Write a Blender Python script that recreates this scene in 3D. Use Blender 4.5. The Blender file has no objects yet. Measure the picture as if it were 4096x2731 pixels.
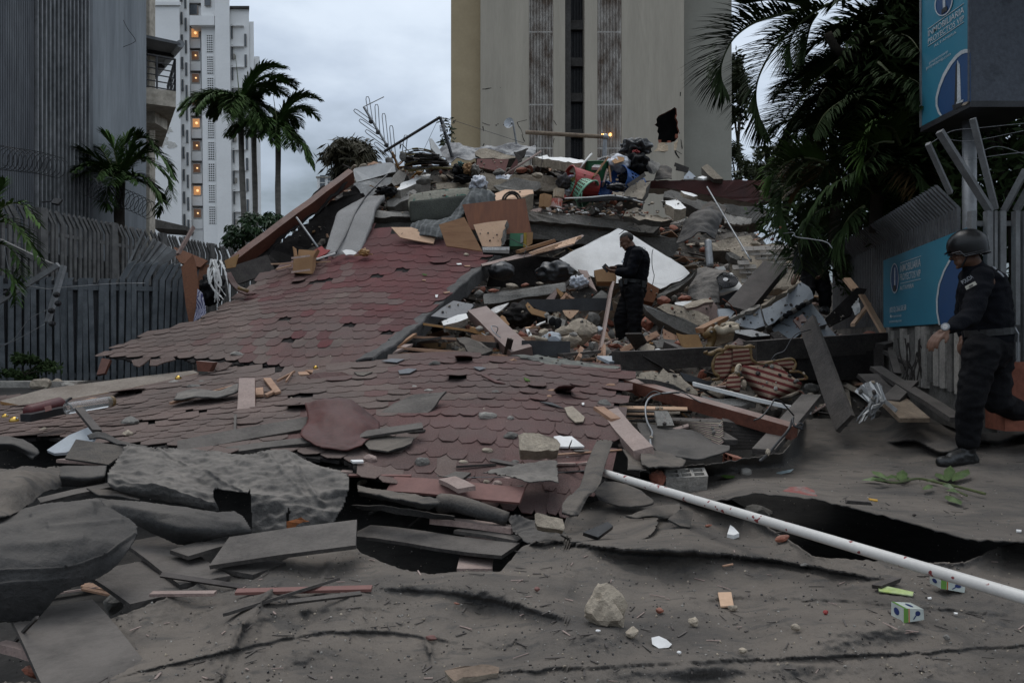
import bpy,bmesh,math,random
from mathutils import Vector,Matrix,noise,geometry
from mathutils.bvhtree import BVHTree
random.seed(7)
sc=bpy.context.scene
COL=sc.collection
# ------------------------ camera, sky, sun, exposure
FPX=1829.3
CAM=Vector((0,0,1.0))
cd=bpy.data.cameras.new('camera');cam=bpy.data.objects.new('camera',cd);COL.objects.link(cam)
cam.location=CAM;cam.rotation_euler=(math.radians(90),0,0)
cd.lens=28.0;cd.sensor_width=36.0;cd.clip_start=0.05;cd.clip_end=2000
sc.camera=cam
w=bpy.data.worlds.new('World');sc.world=w;w.use_nodes=True
nt=w.node_tree;N=nt.nodes;L=nt.links
bg=N['Background']
sky=N.new('ShaderNodeTexSky');sky.sky_type='NISHITA';sky.sun_disc=False
sky.sun_elevation=math.radians(72);sky.sun_rotation=math.radians(-22);sky.air_density=1.5;sky.dust_density=3
tc=N.new('ShaderNodeTexCoord');sep=N.new('ShaderNodeSeparateXYZ');L.new(tc.outputs['Generated'],sep.inputs[0])
mp=N.new('ShaderNodeMapping');mp.inputs['Scale'].default_value=(3.0,3.0,6.5);L.new(tc.outputs['Generated'],mp.inputs[0])
nz=N.new('ShaderNodeTexNoise');nz.inputs['Scale'].default_value=1.6;nz.inputs['Detail'].default_value=7;nz.inputs['Roughness'].default_value=.52
L.new(mp.outputs[0],nz.inputs['Vector'])
ma=N.new('ShaderNodeMath');ma.operation='MULTIPLY_ADD';ma.inputs[1].default_value=.62;ma.inputs[2].default_value=-.33
L.new(nz.outputs['Fac'],ma.inputs[0])
ad=N.new('ShaderNodeMath');ad.operation='ADD';L.new(sep.outputs['Z'],ad.inputs[0]);L.new(ma.outputs[0],ad.inputs[1])
rp=N.new('ShaderNodeValToRGB');L.new(ad.outputs[0],rp.inputs[0])
cr=rp.color_ramp
cr.elements[0].position=0.04;cr.elements[0].color=(.155,.19,.22,1)
cr.elements[1].position=1.0;cr.elements[1].color=(.80,.86,.94,1)
for p,c in((.13,(.27,.32,.385,1)),(.26,(.40,.465,.56,1)),(.40,(.54,.61,.70,1))):
 e=cr.elements.new(p);e.color=c
mx=N.new('ShaderNodeMix');mx.data_type='RGBA';mx.inputs[0].default_value=.006
L.new(rp.outputs[0],mx.inputs[6]);L.new(sky.outputs[0],mx.inputs[7])
L.new(mx.outputs[2],bg.inputs[0]);bg.inputs[1].default_value=1.0
sd=bpy.data.lights.new('sun','SUN');so=bpy.data.objects.new('sun',sd);COL.objects.link(so)
sd.energy=.75;sd.angle=math.radians(32);sd.color=(1,.97,.93)
so.rotation_euler=(math.radians(-16),math.radians(-8),0)
vs=sc.view_settings
vs.view_transform='Standard';vs.look='None';vs.exposure=0.38;vs.gamma=1;vs.use_curve_mapping=False
sc.cycles.max_bounces=5;sc.cycles.diffuse_bounces=3;sc.cycles.glossy_bounces=2;sc.cycles.transmission_bounces=4
# ------------------------ picture frames used to read coordinates off the photograph
SC=2352/4096
FR={}
for n,x,y,w_,ow in(('F',0,0,4096,2352),('A1',0,0,1366,2352),('A2',1200,350,1100,2331),('A3',2000,350,1100,2331),('A4',2730,0,1366,2352),('B1',0,900,1366,2352),('B2',1366,900,1366,2352),('B3',2730,900,1366,2352),('C1',0,1700,1366,2077),('C2',1366,1700,1366,2077),('C3',2730,1700,1366,2077),('D1',2450,1050,700,2195),('D2',2450,1350,800,2091),('D3',1900,1050,650,2265),('D4',2200,540,700,2352),('D5',1560,560,700,2352),('D6',700,850,800,2352),('E1',3500,900,596,935),('E2',2350,880,400,1140),('E3',3600,0,496,1389),('E4',3080,900,820,2352)):
 FR[n]=(x*SC,y*SC,w_/ow*SC)
def UV(f,x,y):
 a=FR[f];return a[0]+x*a[2],a[1]+y*a[2]
def ray(f,x,y):
 u,v=UV(f,x,y);return Vector(((u-1176)/FPX,1.0,(784-v)/FPX))
def P(f,x,y,D):return CAM+ray(f,x,y)*D
def DZ(f,x,y,z):
 u,v=UV(f,x,y);return(1-z)*FPX/max(v-784,5)
def pt(f,p):
 if len(p)==4:return P(f,p[0],p[1],DZ(f,p[0],p[1],p[3]))
 return P(f,p[0],p[1],p[2])
 # ------------------------ materials
MC={}
def lin(c):return(c[0],c[1],c[2],1)
def pm(name,c1,c2=None,scale=6,rough=.85,bump=.25,bs=45,dust=0,spec=.3,metal=0,rnd=0,stretch=(1,1,1),dcol=(.17,.16,.15),speck=.25,thr=(.35,.65),world=False,emit=None,trans=0,dlo=.2):
 if name in MC:return MC[name]
 m=bpy.data.materials.new(name);m.use_nodes=True
 n=m.node_tree.nodes;l=m.node_tree.links;b=n['Principled BSDF']
 c2=c2 or tuple(x*.6 for x in c1)
 t=n.new('ShaderNodeTexCoord');mpn=n.new('ShaderNodeMapping');mpn.inputs['Scale'].default_value=stretch
 if world:
  g0=n.new('ShaderNodeNewGeometry');l.new(g0.outputs['Position'],mpn.inputs[0])
 else:l.new(t.outputs['Object'],mpn.inputs[0])
 oi=n.new('ShaderNodeObjectInfo')
 if not world:
  v3=n.new('ShaderNodeVectorMath');v3.operation='SCALE';v3.inputs[0].default_value=(17,23,31);l.new(oi.outputs['Random'],v3.inputs['Scale'])
  l.new(v3.outputs[0],mpn.inputs['Location'])
 a=n.new('ShaderNodeTexNoise');a.inputs['Scale'].default_value=scale;a.inputs['Detail'].default_value=8;a.inputs['Roughness'].default_value=.62
 l.new(mpn.outputs[0],a.inputs['Vector'])
 r=n.new('ShaderNodeValToRGB');r.color_ramp.elements[0].position=thr[0];r.color_ramp.elements[1].position=thr[1]
 r.color_ramp.elements[0].color=lin(c2);r.color_ramp.elements[1].color=lin(c1);l.new(a.outputs['Fac'],r.inputs[0])
 col=r.outputs[0]
 f=n.new('ShaderNodeTexNoise');f.inputs['Scale'].default_value=bs;f.inputs['Detail'].default_value=5;f.inputs['Roughness'].default_value=.7
 l.new(mpn.outputs[0],f.inputs['Vector'])
 if speck:
  mr=n.new('ShaderNodeMapRange');mr.inputs[1].default_value=.3;mr.inputs[2].default_value=.7;mr.inputs[3].default_value=1-speck;mr.inputs[4].default_value=1+speck
  l.new(f.outputs['Fac'],mr.inputs[0])
  vm=n.new('ShaderNodeVectorMath');vm.operation='SCALE';l.new(col,vm.inputs[0]);l.new(mr.outputs[0],vm.inputs['Scale']);col=vm.outputs[0]
 if rnd:
  mr=n.new('ShaderNodeMapRange');mr.inputs[3].default_value=1-rnd;mr.inputs[4].default_value=1+rnd;l.new(oi.outputs['Random'],mr.inputs[0])
  vm=n.new('ShaderNodeVectorMath');vm.operation='SCALE';l.new(col,vm.inputs[0]);l.new(mr.outputs[0],vm.inputs['Scale']);col=vm.outputs[0]
 if dust:
  g=n.new('ShaderNodeNewGeometry');s=n.new('ShaderNodeSeparateXYZ');l.new(g.outputs['Normal'],s.inputs[0])
  d=n.new('ShaderNodeTexNoise');d.inputs['Scale'].default_value=scale*.8;d.inputs['Detail'].default_value=10;d.inputs['Roughness'].default_value=.66;l.new(g.outputs['Position'],d.inputs['Vector'])
  mr=n.new('ShaderNodeMapRange');mr.inputs[1].default_value=dlo;mr.inputs[2].default_value=.97;mr.inputs[4].default_value=dust;l.new(s.outputs['Z'],mr.inputs[0])
  mr2=n.new('ShaderNodeMapRange');mr2.inputs[1].default_value=.35;mr2.inputs[2].default_value=.6;mr2.inputs[3].default_value=.35;l.new(d.outputs['Fac'],mr2.inputs[0])
  mm=n.new('ShaderNodeMath');mm.operation='MULTIPLY';l.new(mr.outputs[0],mm.inputs[0]);l.new(mr2.outputs[0],mm.inputs[1])
  x=n.new('ShaderNodeMix');x.data_type='RGBA';l.new(mm.outputs[0],x.inputs[0]);l.new(col,x.inputs[6]);x.inputs[7].default_value=lin(dcol);col=x.outputs[2]
 l.new(col,b.inputs['Base Color'])
 b.inputs['Roughness'].default_value=rough;b.inputs['Metallic'].default_value=metal;b.inputs['Specular IOR Level'].default_value=spec
 if trans:b.inputs['Transmission Weight'].default_value=trans
 if bump:
  bp=n.new('ShaderNodeBump');bp.inputs['Strength'].default_value=bump;bp.inputs['Distance'].default_value=.02
  l.new(f.outputs['Fac'],bp.inputs['Height']);l.new(bp.outputs[0],b.inputs['Normal'])
 if emit:
  b.inputs['Emission Color'].default_value=lin(emit[0]);b.inputs['Emission Strength'].default_value=emit[1]
 MC[name]=m;return m
def stripes(name,c1,c2,scale,rot=(0,0,0),rough=.8,width=.5,dist=0,coord='Object'):
 if name in MC:return MC[name]
 m=pm(name,c1,tuple(x*.75 for x in c1),12,rough,.3,160,0,.2)
 n=m.node_tree.nodes;l=m.node_tree.links;b=n['Principled BSDF']
 src=b.inputs['Base Color'].links[0].from_socket
 t=n.new('ShaderNodeTexCoord');mpn=n.new('ShaderNodeMapping');mpn.inputs['Rotation'].default_value=rot;l.new(t.outputs[coord],mpn.inputs[0])
 wv=n.new('ShaderNodeTexWave');wv.inputs['Scale'].default_value=scale;wv.inputs['Distortion'].default_value=dist;l.new(mpn.outputs[0],wv.inputs['Vector'])
 r=n.new('ShaderNodeValToRGB');r.color_ramp.elements[0].position=width-.06;r.color_ramp.elements[1].position=width+.06;l.new(wv.outputs['Fac'],r.inputs[0])
 x=n.new('ShaderNodeMix');x.data_type='RGBA';l.new(r.outputs[0],x.inputs[0]);l.new(src,x.inputs[6]);x.inputs[7].default_value=lin(c2)
 l.new(x.outputs[2],b.inputs['Base Color']);return m
m_felt=pm('felt',(.085,.079,.073),(.045,.043,.042),1.8,.85,.6,70,.85,.2,world=True,speck=.4,dcol=(.188,.16,.134),dlo=.1)  # felts: dust settles on top; dark base also paints shade on sides
m_feltdark=pm('felt_dark',(.06,.057,.055),(.032,.032,.032),3.0,.8,.6,35,.75,.25,world=True,dcol=(.135,.12,.106),speck=.25,dlo=.3)
m_feltgrey=pm('felt_grey',(.10,.094,.088),(.042,.041,.04),7.5,.85,1.0,26,.85,.2,world=True,dcol=(.245,.22,.195),dlo=.4,speck=.35)  # dusty top; steep fronts left dark to deepen the roll's shading
m_shingle=pm('shingle',(.135,.06,.055),(.10,.068,.06),1.1,.9,.8,90,.42,.2,rnd=.11,world=True,speck=.45,dcol=(.185,.155,.145))
m_shingle_d=pm('shingle_dusty',(.165,.112,.097),(.10,.074,.066),1.5,.9,.8,90,.4,.2,rnd=.11,world=True,speck=.45,dcol=(.22,.185,.165))
m_shingle_r=pm('shingle_red',(.125,.034,.036),(.09,.04,.04),1.4,.88,.8,90,.25,.2,rnd=.1,world=True,speck=.4,dcol=(.185,.135,.125))
m_deck=pm('roof_deck',(.035,.032,.03),(.018,.016,.016),4,.95,.4,40,0,.1)
m_conc=pm('concrete',(.36,.335,.30),(.23,.215,.195),4,.92,.7,35,.35,.2,dcol=(.40,.38,.35))
m_concd=pm('concrete_dark',(.18,.17,.155),(.095,.09,.082),4,.92,.8,30,.5,.2,dcol=(.27,.255,.235))
m_conct=pm('concrete_tan',(.42,.355,.275),(.28,.235,.185),6,.93,.9,28,.2,.2,dcol=(.42,.38,.33))
m_white=pm('white_plaster',(.74,.73,.71),(.56,.55,.53),3,.8,.2,50,0,.3,speck=.07,thr=(.25,.6))
m_bluewall=pm('blue_grey_plaster',(.40,.43,.46),(.31,.335,.36),2,.8,.2,40,.2,.25,speck=.08,dcol=(.42,.42,.41))
m_tanwall=pm('tan_plaster',(.47,.405,.32),(.37,.32,.255),3,.85,.3,40,0,.25,speck=.1)
m_brown=pm('brown_steel',(.20,.135,.115),(.14,.092,.08),3,.7,.15,50,.55,.35,dcol=(.33,.275,.25),speck=.12)
m_redwood=pm('red_brown_timber',(.15,.055,.034),(.085,.032,.022),2.5,.6,.3,30,.7,.35,stretch=(1,1,1),dcol=(.33,.265,.235))
m_wood=pm('raw_timber',(.40,.245,.165),(.27,.155,.10),4,.85,.4,60,.15,.2,stretch=(1,1,4),dcol=(.42,.35,.29))
m_woodg=pm('grey_board',(.085,.075,.068),(.045,.041,.038),5,.85,.6,40,.75,.25,dcol=(.17,.151,.135),dlo=.35)  # dust on top; near-black base paints the shaded board sides
m_woodp=pm('pinkish_board',(.33,.245,.215),(.23,.165,.145),4,.8,.4,50,.35,.25,dcol=(.35,.30,.27))
m_woodd=pm('dark_timber',(.05,.043,.038),(.025,.021,.019),5,.75,.4,40,.6,.3,dcol=(.15,.13,.12))
m_veneer=pm('orange_veneer',(.20,.065,.02),(.14,.042,.014),3,.4,.1,60,0,.4,stretch=(6,1,1),speck=.1)
m_ply=pm('plywood',(.32,.18,.095),(.24,.125,.065),3,.7,.15,50,.1,.3,stretch=(1,1,6),speck=.1)
m_plyl=pm('light_board',(.55,.37,.25),(.45,.29,.19),3,.75,.15,50,0,.3,speck=.1)
m_honey=pm('honey_wood',(.36,.20,.075),(.26,.135,.05),3,.5,.15,50,.15,.4,speck=.12)
m_card=pm('cardboard',(.40,.245,.135),(.33,.195,.105),4,.9,.15,60,0,.15,speck=.08)
m_maroon=pm('maroon_panel',(.075,.018,.014),(.04,.012,.010),2.5,.6,.2,40,.15,.35,dcol=(.2,.13,.12))
m_maroonl=pm('dusty_maroon',(.21,.10,.085),(.16,.075,.065),3,.75,.1,40,.2,.3,speck=.1)
m_gate=pm('grey_blue_paint',(.12,.132,.142),(.06,.068,.075),5,.6,.2,50,.2,.4,speck=.15)
m_fence=pm('grey_fence_paint',(.16,.155,.148),(.075,.073,.07),6,.65,.2,50,.2,.4,speck=.15)
m_fencel=pm('pale_fence_paint',(.20,.205,.205),(.13,.13,.13),6,.6,.2,50,.1,.4,speck=.15)
m_metal=pm('galvanised',(.30,.31,.32),(.20,.205,.21),6,.5,.15,60,.1,.5,metal=.5,speck=.1)
m_dmetal=pm('dark_metal',(.045,.045,.047),(.028,.028,.03),6,.5,.1,60,.25,.5,metal=.3)
m_black=pm('black_plastic',(.018,.018,.02),(.011,.011,.012),5,.42,.25,12,.22,.5,dcol=(.1,.095,.09))
m_blackcloth=pm('black_cloth',(.016,.016,.017),(.009,.009,.01),7,.8,.6,30,.3,.2,dcol=(.08,.075,.07))
m_red=pm('red_plastic',(.34,.035,.03),(.25,.028,.025),4,.45,.05,60,.15,.45,speck=.08)
m_green=pm('green_plastic',(.035,.17,.075),(.025,.12,.055),4,.45,.05,60,.15,.45,speck=.08)
m_mint=pm('mint_plastic',(.20,.42,.29),(.15,.34,.23),4,.5,.05,60,.1,.45,speck=.08)
m_blue=pm('blue_plastic',(.03,.10,.30),(.02,.07,.22),4,.45,.05,60,.1,.45,speck=.08)
m_brick=pm('red_brick',(.30,.115,.075),(.21,.075,.05),6,.9,.6,40,.35,.2,dcol=(.36,.29,.25))
m_whitep=pm('white_paint',(.66,.66,.64),(.52,.51,.49),4,.55,.1,60,0,.4,speck=.06)
m_paper=pm('paper',(.62,.60,.57),(.45,.43,.41),8,.9,.2,40,0,.2)
m_bag=pm('clear_bag',(.55,.57,.62),(.36,.38,.42),8,.35,.5,14,0,.5)
m_rubble=pm('rubble_mass',(.12,.105,.09),(.035,.031,.028),5,.95,1.0,14,.35,.15,world=True,dcol=(.19,.172,.15))
m_soil=pm('street_ground',(.05,.046,.042),(.025,.024,.023),.8,.95,.5,12,0,.2,world=True)
m_gold=pm('gilt_wood',(.20,.125,.045),(.11,.065,.025),14,.45,.4,30,.2,.5,metal=.1)
m_glass=pm('dark_glass',(.03,.035,.04),(.02,.022,.026),4,.12,0,40,0,.6,speck=0)
m_skin=pm('brown_skin',(.15,.078,.05),(.11,.056,.036),9,.55,.1,90,0,.35,speck=.08)
m_hair=pm('black_hair',(.012,.01,.009),(.007,.006,.006),20,.6,.6,90,0,.3)
m_navy=pm('navy_uniform',(.0055,.006,.009),(.0035,.004,.006),6,.85,.4,70,.05,.12,dcol=(.05,.05,.05))
m_camo=pm('dark_trousers',(.008,.008,.0095),(.0035,.0035,.0045),8,.8,.4,50,.1,.15,dcol=(.06,.057,.053))
m_leather=pm('black_leather',(.013,.013,.013),(.008,.008,.008),8,.38,.3,50,.2,.5,dcol=(.09,.085,.08))
m_helmet=pm('helmet_shell',(.006,.0055,.0055),(.004,.004,.004),4,.32,.05,40,0,.35,speck=.05)
def wear(m,c,sc,st,lo,hi,k):
 n=m.node_tree.nodes;l=m.node_tree.links;b=n['Principled BSDF'];src=b.inputs['Base Color'].links[0].from_socket
 g=n.new('ShaderNodeNewGeometry');mp_=n.new('ShaderNodeMapping');mp_.inputs['Scale'].default_value=st;l.new(g.outputs['Position'],mp_.inputs[0])
 t=n.new('ShaderNodeTexNoise');t.inputs['Scale'].default_value=sc;t.inputs['Detail'].default_value=9;t.inputs['Roughness'].default_value=.58;t.inputs['Distortion'].default_value=.5;l.new(mp_.outputs[0],t.inputs['Vector'])
 r=n.new('ShaderNodeMapRange');r.inputs[1].default_value=lo;r.inputs[2].default_value=hi;r.inputs[4].default_value=k;l.new(t.outputs['Fac'],r.inputs[0])
 x=n.new('ShaderNodeMix');x.data_type='RGBA';l.new(r.outputs[0],x.inputs[0]);l.new(src,x.inputs[6]);x.inputs[7].default_value=lin(c);l.new(x.outputs[2],b.inputs['Base Color'])
wear(m_felt,(.052,.051,.051),1.5,(.7,2.0,1),.5,.7,.6)
wear(m_felt,(.07,.067,.064),7,(1,2.4,1),.56,.64,.55)
# ------------------------ building helpers
def orgw(o):
 v=Vector((0,0,0))
 while o is not None:v+=o.location;o=o.parent
 return v
def tag(o,label=None,cat=None,group=None,kind=None):
 if label:o['label']=label
 if cat:o['category']=cat
 if group:o['group']=group
 if kind:o['kind']=kind
 return o
def thing(name,label,cat,loc,group=None):
 o=bpy.data.objects.new(name,None);COL.objects.link(o);o.location=loc;o.empty_display_size=.1
 return tag(o,label,cat,group)
def mk(name,me,parent,mat4):
 o=bpy.data.objects.new(name,me);COL.objects.link(o)
 if parent is not None:
  o.parent=parent;o.matrix_local=Matrix.Translation(-orgw(parent))@mat4
 else:o.matrix_world=mat4
 return o
def _ico(s):
 bm=bmesh.new();bmesh.ops.create_icosphere(bm,subdivisions=s,radius=1)
 r=([v.co.copy()for v in bm.verts],[tuple(v.index for v in f.verts)for f in bm.faces]);bm.free();return r
ICO={s:_ico(s)for s in(1,2,3,4)}
UP=Vector((0,0,1))
class MB:
 def __init__(s):s.v=[];s.f=[];s.mi=[];s.m=0
 def add(s,vs,fs):
  o=len(s.v);s.v+=[Vector(v)for v in vs];s.f+=[tuple(i+o for i in f)for f in fs];s.mi+=[s.m]*len(fs)
 def box(s,c,X,Y,Z):
  c=Vector(c);X=Vector(X);Y=Vector(Y);Z=Vector(Z)
  if X.cross(Y).dot(Z)<0:X=-X
  s.add([c+X*a+Y*b+Z*d for a in(-1,1)for b in(-1,1)for d in(-1,1)],[(0,1,3,2),(4,6,7,5),(0,4,5,1),(2,3,7,6),(0,2,6,4),(1,5,7,3)])
 def bar(s,a,b,w,t,roll=0,ref=UP):
  a=Vector(a);b=Vector(b);d=b-a;ax=d.normalized()
  W=ax.cross(ref)
  if W.length<.05:W=ax.cross(Vector((0,1,0)))
  W.normalize();T=W.cross(ax).normalized()
  if roll:
   q=Matrix.Rotation(roll,3,ax);W=q@W;T=q@T
  s.box((a+b)/2,d/2,W*w/2,T*t/2)
 def tube(s,pts,r,n=8,cap=True):
  pts=[Vector(p)for p in pts];k=len(pts)
  rr=r if isinstance(r,(list,tuple))else[r]*k
  o=len(s.v);prev=None
  for i,p in enumerate(pts):
   d=(pts[min(i+1,k-1)]-pts[max(i-1,0)]).normalized()
   if prev is None:
    a=d.cross(UP)
    if a.length<.1:a=d.cross(Vector((1,0,0)))
   else:a=prev-d*prev.dot(d)
   a.normalize();prev=a;b=d.cross(a)
   for j in range(n):
    t=2*math.pi*j/n;s.v.append(p+(a*math.cos(t)+b*math.sin(t))*rr[i])
  for i in range(k-1):
   for j in range(n):
    j2=(j+1)%n;s.f.append((o+i*n+j,o+i*n+j2,o+(i+1)*n+j2,o+(i+1)*n+j));s.mi.append(s.m)
  if cap:
   s.f.append(tuple(o+j for j in reversed(range(n))));s.mi.append(s.m)
   s.f.append(tuple(o+(k-1)*n+j for j in range(n)));s.mi.append(s.m)
 def ico(s,c,R,sub=2,rot=None,fn=None):
  vs,fs=ICO[sub];c=Vector(c)
  if not isinstance(R,(list,tuple,Vector)):R=(R,R,R)
  out=[]
  for v in vs:
   q=Vector((v.x*R[0],v.y*R[1],v.z*R[2]))
   if fn:q=q*fn(v)
   if rot:q=rot@q
   out.append(c+q)
  s.add(out,fs)
 def mesh(s,name,mats,smooth=False,org=Vector((0,0,0))):
  me=bpy.data.meshes.new(name);me.from_pydata([v-org for v in s.v],[],s.f)
  for m in(mats if isinstance(mats,(list,tuple))else[mats]):me.materials.append(m)
  if max(s.mi,default=0)>0:me.polygons.foreach_set('material_index',s.mi)
  if smooth:me.polygons.foreach_set('use_smooth',[True]*len(s.f))
  me.update();return me
 def build(s,name,mats,parent=None,smooth=False,label=None,cat=None,group=None,kind=None):
  if parent is None:
   n=len(s.v);org=Vector((sum(v.x for v in s.v)/n,sum(v.y for v in s.v)/n,min(v.z for v in s.v)))
  else:org=orgw(parent)
  o=bpy.data.objects.new(name,s.mesh(name,mats,smooth,org));COL.objects.link(o)
  if parent is None:o.location=org
  else:o.parent=parent
  return tag(o,label,cat,group,kind)
BASE=[];_bv=[None,0]
def addbase(mb):BASE.append((list(mb.v),list(mb.f)))
def bvh():
 if _bv[0]is None or _bv[1]!=len(BASE):
  V=[];Fc=[]
  for v,f in BASE:
   o=len(V);V+=v;Fc+=[tuple(i+o for i in q)for q in f]
  _bv[0]=BVHTree.FromPolygons(V,Fc);_bv[1]=len(BASE)
 return _bv[0]
def hit(f,x,y):
 r=ray(f,x,y);loc,nrm,i,d=bvh().ray_cast(CAM,r.normalized())
 if loc is None:return P(f,x,y,12),Vector((0,0,1))
 if nrm.dot(r)>0:nrm=-nrm
 return loc,nrm
def ground_z(x,y,top=3.0):
 loc,nrm,i,d=bvh().ray_cast(Vector((x,y,top)),Vector((0,0,-1)))
 return loc.z if loc is not None else 0
def jag(pts,amp,seg):
 out=[];k=len(pts)
 for i in range(k):
  a,b=pts[i],pts[(i+1)%k];m=max(1,int((b-a).length/seg))
  for j in range(m):
   p=a.lerp(b,j/m)
   if j:p=p+Vector((random.uniform(-1,1),random.uniform(-1,1),random.uniform(-1,1)))*amp
   out.append(p)
 return out
def plate(mb,pts,n,t,rough=0,seg=.06,taper=0):
 """outline extruded away along -n; pts in order, n faces the viewer"""
 if rough:pts=jag(pts,rough,seg)
 k=len(pts);ar=Vector((0,0,0))
 for i in range(k):ar+=pts[i].cross(pts[(i+1)%k])
 if ar.dot(n)<0:pts=pts[::-1]
 c=sum(pts,Vector())/k
 low=[p+(c-p)*taper*random.uniform(.3,1)-n*t*(random.uniform(.85,1.1)if rough else 1)for p in pts]
 o=len(mb.v);mb.v+=[p.copy()for p in pts]+low
 m0=mb.m
 mb.f.append(tuple(range(o,o+k)));mb.mi.append(m0)
 mb.f.append(tuple(reversed(range(o+k,o+2*k))));mb.mi.append(m0+1)
 for i in range(k):
  j=(i+1)%k;mb.f.append((o+i,o+k+i,o+k+j,o+j));mb.mi.append(m0+1)
def plane_pts(f,pts,D,n):
 us=[ray(f,*p[:2])for p in pts];c=sum(us,Vector())/len(us)*D
 q=n.dot(c);out=[]
 for r in us:
  dn=n.dot(r)
  d=q/dn if abs(dn)>1e-4 else D
  d=max(D*.75,min(D*1.3,d));out.append(CAM+r*d)
 return out
def PL(name,label,cat,mat,f,pts,D=None,z=None,n=(0,-1,0),t=.02,side=None,rough=0,parent=None,group=None,off=.012,taper=0,seg=.06,base=False,kind=None):
 cx=sum(p[0]for p in pts)/len(pts);cy=sum(p[1]for p in pts)/len(pts)
 if D is None and z is None:
  loc,nn=hit(f,cx,cy);n=nn if n==(0,-1,0)else n;D=(loc.y);off_=off+t
  n=Vector(n).normalized();D=D-off_/max(.15,abs(n.dot(ray(f,cx,cy))))
 elif D is None:D=DZ(f,cx,cy,z)
 n=Vector(n).normalized()
 if n.dot(ray(f,cx,cy))>0:n=-n
 mb=MB();plate(mb,plane_pts(f,pts,D,n),n,t,rough,seg,taper)
 if base:addbase(mb)
 return mb.build(name,[mat,side or mat],parent,label=label,cat=cat,group=group,kind=kind)
def B(name,label,cat,mat,f,a,b,w,t,roll=0,parent=None,group=None,ref=UP):
 mb=MB();A_,B_=pt(f,a),pt(f,b);n=max(1,int((B_-A_).length/.35))
 ax=(B_-A_).normalized();W=ax.cross(ref).normalized();T=W.cross(ax).normalized()
 if roll:
  q=Matrix.Rotation(roll,3,ax);W=q@W;T=q@T
 o=len(mb.v)
 for i in range(n+1):
  c=A_.lerp(B_,i/n);j=Vector((random.gauss(0,1),random.gauss(0,1),random.gauss(0,1)))*.0025
  for sw,st in((-1,-1),(1,-1),(1,1),(-1,1)):
   e=ax*random.uniform(-.012,.012)if i in(0,n)else Vector()
   mb.v.append(c+W*sw*w/2+T*st*t/2+j+e)
 for i in range(n):
  for k in range(4):
   k2=(k+1)%4;mb.f.append((o+i*4+k,o+i*4+k2,o+i*4+4+k2,o+i*4+4+k));mb.mi.append(0)
 mb.f.append((o+3,o+2,o+1,o));mb.mi.append(0);q=o+n*4;mb.f.append((q,q+1,q+2,q+3));mb.mi.append(0)
 return mb.build(name,mat,parent,label=label,cat=cat,group=group)
def rockfn(seed,amp=.28,fr=1.3,flat=.0):
 s=Vector((seed*3.1,seed*1.7,seed*5.3))
 pl=[Vector((math.sin(seed*7+k*2.4),math.cos(seed*5+k*1.9),math.sin(seed*3+k*3.3))).normalized()for k in range(7)]
 def fn(v):
  q=1+amp*noise.noise(v*fr+s)+amp*.45*noise.noise(v*fr*3+s)
  for p in pl:
   d=v.dot(p)
   if d>.62:q=min(q,.74/d*(1+.05*noise.noise(v*6+s)))
  return q
 return fn
_seed=[1]
def RK(name,label,cat,mat,f,x,y,w,h,D=None,depth=None,parent=None,group=None,sub=3,sink=.2,amp=.28):
 _seed[0]+=1
 if D is None:loc,nn=hit(f,x,y+h*.35);D=loc.y-.02
 k=FR[f][2]/FPX*D;c=P(f,x,y,D)
 mb=MB();mb.ico(c,(w/2*k*1.12,(depth or min(w,h*1.3)*k)/2,h/2*k*1.15),sub,Matrix.Rotation(random.uniform(-.2,.2),3,'Y'),rockfn(_seed[0],amp))
 return mb.build(name,mat,parent,label=label,cat=cat,group=group)
def BL(name,label,cat,mat,f,x,y,w,h,D,depth=None,parent=None,group=None,amp=.22,sub=4,fr=2.2):
 _seed[0]+=1;s=Vector((_seed[0]*2.3,_seed[0],1));k=FR[f][2]/FPX*D
 def fn(v):
  a=noise.noise(v*fr+s)*amp
  return 1+a+.5*amp*abs(noise.noise(v*fr*2.5+s))*-1.2+.12*amp*noise.noise(v*14+s)
 mb=MB();mb.ico(P(f,x,y,D),(w/2*k*1.1,depth or w/2*k,h/2*k*1.1),sub,None,fn)
 return mb.build(name,mat,parent,True,label,cat,group)
def TB(name,label,cat,mat,f,pts,r,n=8,parent=None,group=None,smooth=True):
 mb=MB();mb.tube(smoothline([pt(f,p)for p in pts]),r,n);return mb.build(name,mat,parent,smooth,label,cat,group)
def CB(name,label,cat,mat,f,pts,r,parent=None,lift=.0,group=None):
 """a cable laid on what lies under it"""
 q=[hit(f,*p)[0]+Vector((0,0,r+lift))for p in pts]
 mb=MB();mb.tube(smoothline(q),r,6);return mb.build(name,mat,parent,True,label,cat,group)
def cr(p0,p1,p2,p3,t):
 return((p1*2)+(p2-p0)*t+(p0*2-p1*5+p2*4-p3)*(t*t)+(p1*3-p0-p2*3+p3)*(t**3))*.5
def crline(P_,t):
 k=len(P_)-1;s=min(max(t,0),1)*k;i=min(int(s),k-1);g=lambda j:P_[min(max(j,0),k)]
 e0=g(i-1)if i>0 else P_[0]*2-P_[1]
 e3=g(i+2)if i+2<=k else P_[k]*2-P_[k-1]
 return cr(e0,P_[i],P_[i+1],e3,s-i)
def smoothline(P_,m=5):
 if len(P_)<3:return P_
 n=(len(P_)-1)*m;return[crline(P_,i/n)for i in range(n+1)]
def surf(ctrl,s,t):return crline([crline(row,s)for row in ctrl],t)
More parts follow.
